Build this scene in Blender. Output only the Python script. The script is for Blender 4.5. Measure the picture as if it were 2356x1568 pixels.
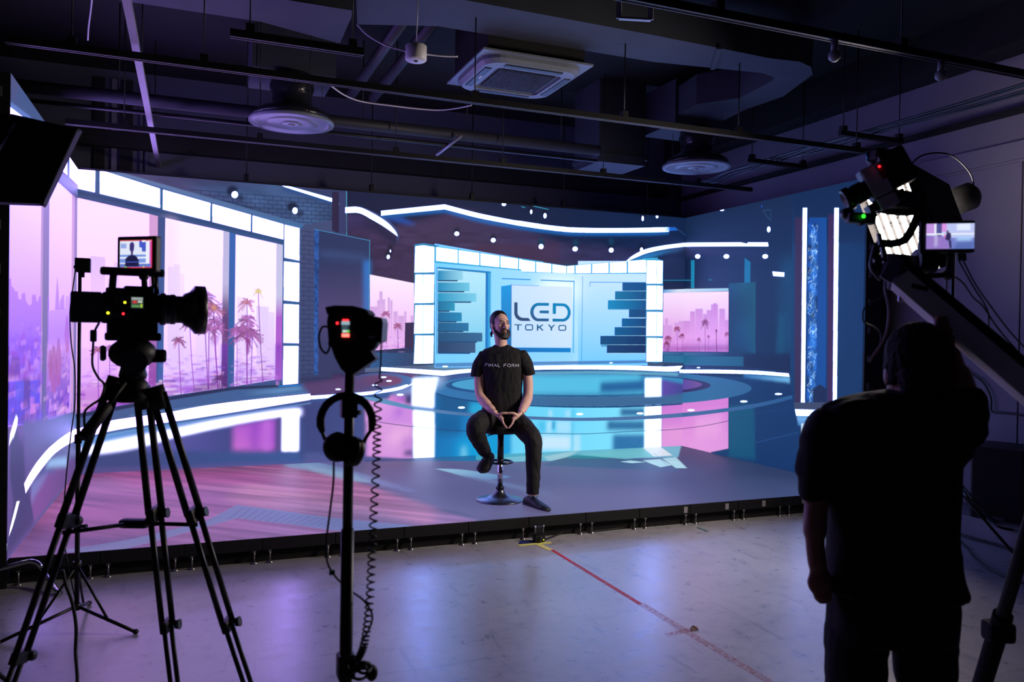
import bpy, bmesh, math, json, random
import numpy as np
from mathutils import Vector, Matrix, noise as mnoise
for o in list(bpy.data.objects): bpy.data.objects.remove(o)
S = bpy.context.scene
C = S.collection
# ---------------------------------------------------------------- camera, world, exposure
def cam_axes(yaw, pitch, roll):
    f = Vector((math.sin(yaw)*math.cos(pitch), math.cos(yaw)*math.cos(pitch), math.sin(pitch)))
    r = Vector((math.cos(yaw), -math.sin(yaw), 0)); u = r.cross(f)
    return (r*math.cos(roll)+u*math.sin(roll), -r*math.sin(roll)+u*math.cos(roll), f)
CAM = Vector((1.0321, -8.8991, 1.6202))
RT, UP, FW = cam_axes(.3842, -.0096, .0147)
KEY = 72.0                                       # emission of the key softbox
FPX = 1835.25                                    # focal length in pixels of the 2356 px wide frame
cd = bpy.data.cameras.new('camera'); cam = bpy.data.objects.new('camera', cd); C.objects.link(cam)
cd.sensor_width = 36; cd.lens = FPX*36/2356; cd.clip_start = .05; cd.clip_end = 100
cam.matrix_world = Matrix(((RT.x, UP.x, -FW.x, CAM.x), (RT.y, UP.y, -FW.y, CAM.y), (RT.z, UP.z, -FW.z, CAM.z), (0, 0, 0, 1)))
cd.dof.use_dof = True; cd.dof.focus_distance = 6.7; cd.dof.aperture_fstop = 3.2
S.camera = cam
w = bpy.data.worlds.new('world'); S.world = w; w.use_nodes = True
w.node_tree.nodes['Background'].inputs[0].default_value = (.05, .05, .09, 1)
w.node_tree.nodes['Background'].inputs[1].default_value = .02
S.view_settings.view_transform = 'Standard'; S.view_settings.look = 'None'
S.view_settings.gamma = 1; S.view_settings.use_curve_mapping = False
S.view_settings.exposure = 0.0
S.cycles.max_bounces = 5; S.cycles.diffuse_bounces = 3; S.cycles.glossy_bounces = 3; S.cycles.transparent_max_bounces = 8
S.cycles.use_adaptive_sampling = True; S.cycles.adaptive_threshold = .03; S.cycles.use_denoising = True
# ---------------------------------------------------------------- materials
def lin(c):
    c = c/255.
    return c/12.92 if c <= .04045 else ((c+.055)/1.055)**2.4
def L3(c): return (lin(c[0]), lin(c[1]), lin(c[2]), 1)
MATS = {}
def mat(name, col=(40, 40, 44), rough=.5, metal=0, emit=None, es=1, spec=.5, noise=0, nscale=40, bump=0, coat=0):
    """procedural principled material; noise = colour variation, bump = fine relief"""
    if name in MATS: return MATS[name]
    m = bpy.data.materials.new(name); m.use_nodes = True; nt = m.node_tree; b = nt.nodes['Principled BSDF']
    b.inputs['Base Color'].default_value = L3(col); b.inputs['Roughness'].default_value = rough; b.inputs['Metallic'].default_value = metal
    b.inputs['Specular IOR Level'].default_value = spec; b.inputs['Coat Weight'].default_value = coat
    if emit: b.inputs['Emission Color'].default_value = L3(emit); b.inputs['Emission Strength'].default_value = es
    if noise or bump:
        tc = nt.nodes.new('ShaderNodeTexCoord'); n = nt.nodes.new('ShaderNodeTexNoise'); n.inputs['Scale'].default_value = nscale; n.inputs['Detail'].default_value = 4
        nt.links.new(tc.outputs['Object'], n.inputs['Vector'])
        if noise:
            r = nt.nodes.new('ShaderNodeValToRGB'); a = L3(col)
            r.color_ramp.elements[0].position = .3; r.color_ramp.elements[1].position = .7
            r.color_ramp.elements[0].color = (a[0]*(1-noise), a[1]*(1-noise), a[2]*(1-noise), 1); r.color_ramp.elements[1].color = (a[0]*(1+noise), a[1]*(1+noise), a[2]*(1+noise), 1)
            nt.links.new(n.outputs['Fac'], r.inputs['Fac']); nt.links.new(r.outputs['Color'], b.inputs['Base Color'])
        if bump:
            bp = nt.nodes.new('ShaderNodeBump'); bp.inputs['Strength'].default_value = bump; bp.inputs['Distance'].default_value = .01
            nt.links.new(n.outputs['Fac'], bp.inputs['Height']); nt.links.new(bp.outputs['Normal'], b.inputs['Normal'])
    MATS[name] = m; return m
# ---------------------------------------------------------------- mesh helpers (world metres)
class MB:
    def __init__(s): s.v = []; s.f = []; s.sm = []
    def add(s, vs, fs, smooth=False):
        o = len(s.v); s.v += [tuple(v) for v in vs]; s.f += [[i+o for i in f] for f in fs]; s.sm += [smooth]*len(fs); return s
    def box(s, c, d, M=None, bev=0):
        x, y, z = d[0]/2, d[1]/2, d[2]/2; c = Vector(c)
        if bev <= 0:
            vs = [Vector((a, b, e)) for a in (-x, x) for b in (-y, y) for e in (-z, z)]
            fs = [(0, 1, 3, 2), (4, 6, 7, 5), (0, 4, 5, 1), (2, 3, 7, 6), (0, 2, 6, 4), (1, 5, 7, 3)]
        else:
            bev = min(bev, x*.9, y*.9, z*.9); bm = bmesh.new(); bmesh.ops.create_cube(bm, size=1)
            for v in bm.verts: v.co = Vector((v.co.x*2*x, v.co.y*2*y, v.co.z*2*z))
            bmesh.ops.bevel(bm, geom=list(bm.edges), offset=bev, segments=2, affect='EDGES', profile=.6)
            bm.verts.index_update(); vs = [v.co.copy() for v in bm.verts]; fs = [[v.index for v in f.verts] for f in bm.faces]; bm.free()
        if M: vs = [M @ v for v in vs]
        return s.add([v+c for v in vs], fs)
    def b2(s, lo, hi, bev=0): return s.box([(a+b)/2 for a, b in zip(lo, hi)], [abs(b-a) for a, b in zip(lo, hi)], bev=bev)
    def tube(s, pts, r, n=10, cap=True, closed=False, smooth=True, flat=1.0, ref=None):
        """round tube along points; r number or list; flat squeezes one axis"""
        pts = [Vector(p) for p in pts]; N = len(pts); rs = r if isinstance(r, (list, tuple)) else [r]*N
        vs = []; prev = Vector(ref) if ref else None
        for i, p in enumerate(pts):
            if closed: t = pts[(i+1) % N]-pts[i-1]
            else: t = pts[min(i+1, N-1)]-pts[max(i-1, 0)]
            t.normalize() if t.length > 1e-9 else None
            if prev is None:
                a = Vector((0, 0, 1)) if abs(t.z) < .9 else Vector((1, 0, 0)); prev = t.cross(a).normalized()
            a = prev-t*prev.dot(t)
            if a.length < 1e-6: a = t.orthogonal()
            a.normalize(); b = t.cross(a); prev = a
            for k in range(n):
                th = 2*math.pi*k/n; vs.append(p+a*math.cos(th)*rs[i]+b*math.sin(th)*rs[i]*flat)
        fs = []
        for i in range(N if closed else N-1):
            j = (i+1) % N
            for k in range(n): fs.append((i*n+k, i*n+(k+1) % n, j*n+(k+1) % n, j*n+k))
        s.add(vs, fs, smooth)
        if cap and not closed:
            o = len(s.v)-len(vs); s.f += [[o+k for k in range(n)][::-1], [o+(N-1)*n+k for k in range(n)]]; s.sm += [False, False]
        return s
    def bar(s, a, b, w, h, up=(0, 0, 1), bev=0):
        a = Vector(a); b = Vector(b); t = (b-a); l = t.length; t.normalize(); u = Vector(up); x = t.cross(u)
        if x.length < 1e-5: x = t.orthogonal()
        x.normalize(); u = x.cross(t); M = Matrix((x, t, u)).transposed()
        return s.box((a+b)/2, (w, l, h), M, bev)
    def lathe(s, prof, c=(0, 0, 0), ax=(0, 0, 1), n=24, smooth=True):
        """profile [(radius, height)] turned about axis ax through c"""
        ax = Vector(ax).normalized(); a = ax.orthogonal().normalized(); b = ax.cross(a); c = Vector(c); vs = []; fs = []
        for r, h in prof:
            for k in range(n):
                th = 2*math.pi*k/n; vs.append(c+ax*h+(a*math.cos(th)+b*math.sin(th))*max(r, 1e-5))
        for i in range(len(prof)-1):
            for k in range(n): fs.append((i*n+k, i*n+(k+1) % n, (i+1)*n+(k+1) % n, (i+1)*n+k))
        fs.append(list(range(n))[::-1]); fs.append([(len(prof)-1)*n+k for k in range(n)])
        s.add(vs, fs, smooth); s.sm[-1] = s.sm[-2] = False; return s
    def ell(s, c, r, n=14, m=9, M=None):
        vs = []; c = Vector(c)
        for i in range(m+1):
            ph = math.pi*i/m
            for k in range(n):
                th = 2*math.pi*k/n; v = Vector((r[0]*math.sin(ph)*math.cos(th), r[1]*math.sin(ph)*math.sin(th), r[2]*math.cos(ph)))
                vs.append((M @ v if M else v)+c)
        fs = [(i*n+k, i*n+(k+1) % n, (i+1)*n+(k+1) % n, (i+1)*n+k) for i in range(m) for k in range(n)]
        return s.add(vs, fs, True)
    def prism(s, poly, d, smooth=False):
        """extrude a 3D polygon by vector d"""
        n = len(poly); p = [Vector(q) for q in poly]; d = Vector(d); vs = p+[q+d for q in p]
        return s.add(vs, [list(range(n))[::-1], [n+k for k in range(n)]]+[(k, (k+1) % n, n+(k+1) % n, n+k) for k in range(n)], smooth)
    def loft(s, rings, smooth=True, cap=True):
        n = len(rings[0]); vs = [v for r in rings for v in r]; m = len(rings)
        fs = [(i*n+k, i*n+(k+1) % n, (i+1)*n+(k+1) % n, (i+1)*n+k) for i in range(m-1) for k in range(n)]
        if cap: fs += [list(range(n))[::-1], [(m-1)*n+k for k in range(n)]]
        return s.add(vs, fs, smooth)
    def obj(s, name, m, parent=None, fix=True):
        me = bpy.data.meshes.new(name); off = Vector(parent['_o']) if parent and '_o' in parent else Vector((0, 0, 0))
        me.from_pydata([tuple(Vector(v)-off) for v in s.v], [], s.f); me.polygons.foreach_set('use_smooth', s.sm); me.update()
        if fix:
            bm = bmesh.new(); bm.from_mesh(me); bmesh.ops.remove_doubles(bm, verts=bm.verts, dist=1e-6); bmesh.ops.recalc_face_normals(bm, faces=bm.faces); bm.to_mesh(me); bm.free()
        o = bpy.data.objects.new(name, me); C.objects.link(o)
        if m: me.materials.append(m)
        if parent:
            o.parent = parent
            o['_o'] = list(off)
        return o
THINGS = []
def thing(name, label, cat, loc=(0, 0, 0), group=None):
    o = bpy.data.objects.new(name, None); C.objects.link(o); o.location = loc; o.empty_display_size = .1
    o['label'] = label; o['category'] = cat; o['_o'] = list(loc)
    if group: o['group'] = group
    return o
def tag(o, label, cat, group=None):
    o['label'] = label; o['category'] = cat
    if group: o['group'] = group
    return o
def struct(o): o['kind'] = 'structure'; return o
def spline(pts, n=8):
    p = [Vector(q) for q in pts]; p = [2*p[0]-p[1]]+p+[2*p[-1]-p[-2]]; o = []
    for i in range(1, len(p)-2):
        for k in range(n):
            t = k/n; a, b, c, d = p[i-1:i+3]
            o.append(.5*((2*b)+(-a+c)*t+(2*a-5*b+4*c-d)*t*t+(-a+3*b-3*c+d)*t**3))
    o.append(p[-2]); return o
def copy_tree(o, parent=None):
    c = o.copy(); C.objects.link(c); c.parent = parent
    for ch in list(o.children): copy_tree(ch, c)
    return c
def at(x, y, d):
    """survey helper: the point at distance d (metres along the lens axis) behind photo pixel x, y"""
    return CAM+(FW+RT*((x-1178)/FPX)-UP*((y-784)/FPX))*d
def onz(x, y, z):
    d = FW+RT*((x-1178)/FPX)-UP*((y-784)/FPX); return CAM+d*((z-CAM.z)/d.z)
def onx(x, y, X):
    d = FW+RT*((x-1178)/FPX)-UP*((y-784)/FPX); return CAM+d*((X-CAM.x)/d.x)
def ony(x, y, Y):
    d = FW+RT*((x-1178)/FPX)-UP*((y-784)/FPX); return CAM+d*((Y-CAM.y)/d.y)
# ---------------------------------------------------------------- pictures shown by the LED screens (screen-plane millimetres)
def colv(c): return np.array([lin(c[0]), lin(c[1]), lin(c[2])])*(c[3] if len(c) > 3 else 1)
class Canvas:
    def __init__(s, w, h, res):
        s.res = res; s.nx = int(round(w/res))+1; s.ny = int(round(h/res))+1; s.a = np.zeros((s.ny, s.nx, 3), np.float32)
    def bbox(s, p, m):
        r = s.res
        x0 = max(0, int((p[:, 0].min()-m)/r)-1); x1 = min(s.nx, int((p[:, 0].max()+m)/r)+3); y0 = max(0, int((p[:, 1].min()-m)/r)-1); y1 = min(s.ny, int((p[:, 1].max()+m)/r)+3)
        return x0, x1, y0, y1
    def mask(s, p, blur=0):
        x0, x1, y0, y1 = s.bbox(p, blur*3.2)
        if x1 <= x0 or y1 <= y0: return None
        X = np.arange(x0, x1)*s.res; Y = np.arange(y0, y1)*s.res; m = np.zeros((y1-y0, x1-x0), np.float32)
        q = np.roll(p, -1, 0); offs = ((0, 0),) if blur > s.res*3 else [(a, b) for a in (-.33, 0, .33) for b in (-.33, 0, .33)]
        for ox, oy in offs:
            ins = np.zeros(m.shape, bool); xx = X+ox*s.res; yy = Y+oy*s.res
            for (ax, ay), (bx, by) in zip(p, q):
                if ay == by: continue
                rows = np.nonzero((ay > yy) != (by > yy))[0]
                if len(rows) == 0: continue
                xi = ax+(yy[rows]-ay)*(bx-ax)/(by-ay); ins[rows] ^= xx[None, :] < xi[:, None]
            m += ins
        m /= len(offs)
        if blur > 0: m = s.blur(m, blur)
        return (x0, x1, y0, y1), m
    def blur(s, m, b):
        k = max(1, int(round(b/s.res*1.9)))
        for _ in range(3):
            for ax in (0, 1):
                n = m.shape[ax]; pad = [(0, 0), (0, 0)]; pad[ax] = (k//2+1, k-k//2)
                c = np.cumsum(np.pad(m, pad, mode='edge'), axis=ax, dtype=np.float64)
                m = ((np.take(c, range(k, k+n), ax)-np.take(c, range(0, n), ax))/k).astype(np.float32)
        return m
    def comp(s, bm, col, alpha=1):
        (x0, x1, y0, y1), m = bm; d = s.a[y0:y1, x0:x1]; m = (m*alpha)[..., None]; d += (col-d)*m
    def poly(s, pts, c, c2, g, alpha, blur, add=0):
        bm = s.mask(np.array(pts, float).reshape(-1, 2), blur)
        if bm is None: return
        col = colv(c)
        if c2:
            (x0, x1, y0, y1), _ = bm; X = np.arange(x0, x1)*s.res; Y = np.arange(y0, y1)*s.res
            gx, gy = g[2]-g[0], g[3]-g[1]; t = np.clip(((X[None, :]-g[0])*gx+(Y[:, None]-g[1])*gy)/(gx*gx+gy*gy+1e-9), 0, 1)[..., None]
            col = col*(1-t)+colv(c2)*t
        s.comp(bm, col, alpha)
    def line(s, pts, w, c, alpha=1, blur=0):
        p = np.array(pts, float).reshape(-1, 2); x0, x1, y0, y1 = s.bbox(p, w+blur*2)
        if x1 <= x0 or y1 <= y0: return
        X = (np.arange(x0, x1)*s.res)[None, :]; Y = (np.arange(y0, y1)*s.res)[:, None]; d = np.full((y1-y0, x1-x0), 1e9)
        for a, b in zip(p[:-1], p[1:]):
            e = b-a; t = np.clip(((X-a[0])*e[0]+(Y-a[1])*e[1])/(e@e+1e-9), 0, 1); d = np.minimum(d, np.hypot(X-a[0]-t*e[0], Y-a[1]-t*e[1]))
        m = np.clip((w/2-d)/(s.res+blur)+.5, 0, 1).astype(np.float32); s.comp(((x0, x1, y0, y1), m), colv(c), alpha)
    def bricks(s, q, rows, cols, w, c, alpha):
        q = np.array(q, float).reshape(4, 2); B = lambda u, v: (q[0]*(1-u)+q[1]*u)*(1-v)+(q[3]*(1-u)+q[2]*u)*v
        for r in range(rows+1):
            s.line([*B(0, r/rows), *B(1, r/rows)], w, c, alpha)
            if r < rows:
                for k in range(int(cols)+1):
                    u = (k+(.5 if r % 2 else 0))/cols
                    if 0 < u < 1: s.line([*B(u, r/rows), *B(u, (r+1)/rows)], w, c, alpha)
    def noise(s, pts, sc, amp, sx, sy, ang, blur):
        bm = s.mask(np.array(pts, float).reshape(-1, 2), blur)
        if bm is None: return
        (x0, x1, y0, y1), m = bm; X = (np.arange(x0, x1)*s.res)[None, :]; Y = (np.arange(y0, y1)*s.res)[:, None]
        U = (X*math.cos(ang)+Y*math.sin(ang))/(sc*sx)+300; V = (-X*math.sin(ang)+Y*math.cos(ang))/(sc*sy)+300
        rng = np.random.RandomState(int(sc)+7); T = rng.rand(512, 512); iu = np.floor(U).astype(int); iv = np.floor(V).astype(int); fu = U-iu; fv = V-iv; fu = fu*fu*(3-2*fu); fv = fv*fv*(3-2*fv)
        G = lambda a, b: T[a % 512, b % 512]
        n = (G(iv, iu)*(1-fu)+G(iv, iu+1)*fu)*(1-fv)+(G(iv+1, iu)*(1-fu)+G(iv+1, iu+1)*fu)*fv
        s.a[y0:y1, x0:x1] *= np.clip(1+m*amp*(n-.5)*2, .04, 4)[..., None]
    def city(s, pts, seed, n, cols, wm, hm, alpha):
        p = np.array(pts, float).reshape(-1, 2); bm = s.mask(p)
        if bm is None: return
        (x0, x1, y0, y1), m = bm; keep = s.a[y0:y1, x0:x1].copy(); rng = random.Random(seed); lo, hi = p.min(0), p.max(0)
        for k in range(n):
            t = rng.random(); t = t*t; x = rng.uniform(lo[0], hi[0]); y = hi[1]-(hi[1]-lo[1])*(1-t); sz = .25+.9*(1-t); ww = rng.uniform(.2, 1)*wm*sz/2; hh = rng.uniform(.3, 1)*hm*sz/2; sk = rng.uniform(-.2, .2)*ww
            s.poly([x-ww, y-hh, x+ww, y-hh+sk*.4, x+ww*.9, y+hh+sk*.4, x-ww*.95, y+hh], rng.choice(cols), 0, 0, alpha*rng.uniform(.5, 1), 6)
        d = s.a[y0:y1, x0:x1]; s.a[y0:y1, x0:x1] = keep+(d-keep)*m[..., None]
    def palm(s, c, r, col, tcol, seed, tr):
        rng = random.Random(seed); cx, cy, bx, by = c
        if by < cy-r: s.line([cx, cy, cx+(bx-cx)*.4, cy+(by-cy)*.5, bx, by], tr, tcol, .85)
        for k in range(24):
            a = -.7+k/23*(math.pi+1.4)+rng.uniform(-.15, .15); l = r*rng.uniform(.6, 1.3); dx, dy = math.cos(a)*l, math.sin(a)*l; droop = l*rng.uniform(.2, .55)
            P = [(cx, cy), (cx+dx*.5, cy+dy*.6), (cx+dx, cy+dy-droop)]
            kk = rng.uniform(.9, 1.4); cc = [min(255, v*kk) for v in col]
            s.line([v for q in P for v in q], r*.15, cc, .6, r*.08)
            for t in (.45, .6, .75, .9, 1):
                px = cx+dx*t; py = cy+dy*(.6*min(1, t*2) if t < .5 else .6+(t-.5)*.8)-droop*max(0, (t-.5)*2); f = r*.2*(1.3-t)
                s.line([px, py, px+math.copysign(f*.5, dx), py-f], r*.09, cc, .45, r*.06)
    def run(s, ops):
        for o in ops:
            k = o[0]
            if k == 'p': s.poly(*o[1:])
            elif k == 'l': s.line(*o[1:])
            elif k == 'b': s.bricks(*o[1:])
            elif k == 'n': s.noise(*o[1:])
            elif k == 'c': s.city(*o[1:])
            elif k == 'm': s.palm(*o[1:])
    def mesh(s, name, place, tol=.02, parent=None, flip=False):
        """display surface: coloured quads, small where the picture has detail and large where it is even"""
        a = s.a; g = np.sqrt(np.clip(a, 0, 4)); ny, nx = a.shape[0]-1, a.shape[1]-1; done = np.zeros((ny, nx), bool); Q = []
        for sz in (32, 16, 8, 4, 2, 1):
            by, bx = ny//sz, nx//sz
            if by == 0 or bx == 0: continue
            if sz == 1: I, J = np.nonzero(~done)
            else:
                t = np.linspace(0, 1, sz+1); ok = ~done[:by*sz, :bx*sz].reshape(by, sz, bx, sz).any((1, 3))
                i0 = np.arange(by)*sz; j0 = np.arange(bx)*sz; c00 = g[i0][:, j0]; c01 = g[i0][:, j0+sz]; c10 = g[i0+sz][:, j0]; c11 = g[i0+sz][:, j0+sz]; err = np.zeros((by, bx))
                for p in range(sz+1):
                    for q in range(sz+1):
                        if sz > 4 and (p % (sz//8) or q % (sz//8)): continue
                        e = (c00*(1-t[q])+c01*t[q])*(1-t[p])+(c10*(1-t[q])+c11*t[q])*t[p]-g[i0+p][:, j0+q]; err = np.maximum(err, np.abs(e).max(-1))
                ok &= err < tol; I, J = np.nonzero(ok); done[:by*sz, :bx*sz] |= np.repeat(np.repeat(ok, sz, 0), sz, 1); I = I*sz; J = J*sz
            Q.append(np.stack([I, J, np.full(len(I), sz)], 1))
        Q = np.concatenate(Q); I, J, Z = Q.T; n = len(Q)
        ii = np.stack([I, I, I+Z, I+Z], 1).ravel(); jj = np.stack([J, J+Z, J+Z, J], 1).ravel(); col = np.ones((4*n, 4), np.float32); col[:, :3] = a[ii, jj]
        uv = np.stack([jj*s.res/1000., ii*s.res/1000.], 1); co = place(uv).astype(np.float32)
        me = bpy.data.meshes.new(name); me.vertices.add(4*n); me.vertices.foreach_set('co', co.ravel()); idx = np.arange(4*n).reshape(n, 4)
        if flip: idx = idx[:, ::-1]
        me.loops.add(4*n); me.loops.foreach_set('vertex_index', np.ascontiguousarray(idx).ravel().astype(np.int32)); me.polygons.add(n); me.polygons.foreach_set('loop_start', (np.arange(n)*4).astype(np.int32)); me.update(calc_edges=True)
        at_ = me.color_attributes.new('picture', 'FLOAT_COLOR', 'POINT'); at_.data.foreach_set('color', col.ravel())
        o = bpy.data.objects.new(name, me); C.objects.link(o); o.parent = parent; me.materials.append(led_mat()); print('SCREEN', name, n, 'quads'); return o
def led_mat(name='led_display', k=1.0):
    if name in MATS: return MATS[name]
    m = bpy.data.materials.new(name); m.use_nodes = True; nt = m.node_tree; b = nt.nodes['Principled BSDF']; a = nt.nodes.new('ShaderNodeAttribute'); a.attribute_name = 'picture'
    b.inputs['Base Color'].default_value = (.012, .012, .014, 1); b.inputs['Roughness'].default_value = .55; b.inputs['Specular IOR Level'].default_value = .3
    m.cycles.emission_sampling = 'NONE'          # wide screens are found by the bounced rays themselves
    nt.links.new(a.outputs['Color'], b.inputs['Emission Color']); b.inputs['Emission Strength'].default_value = k; MATS[name] = m; return m
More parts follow.
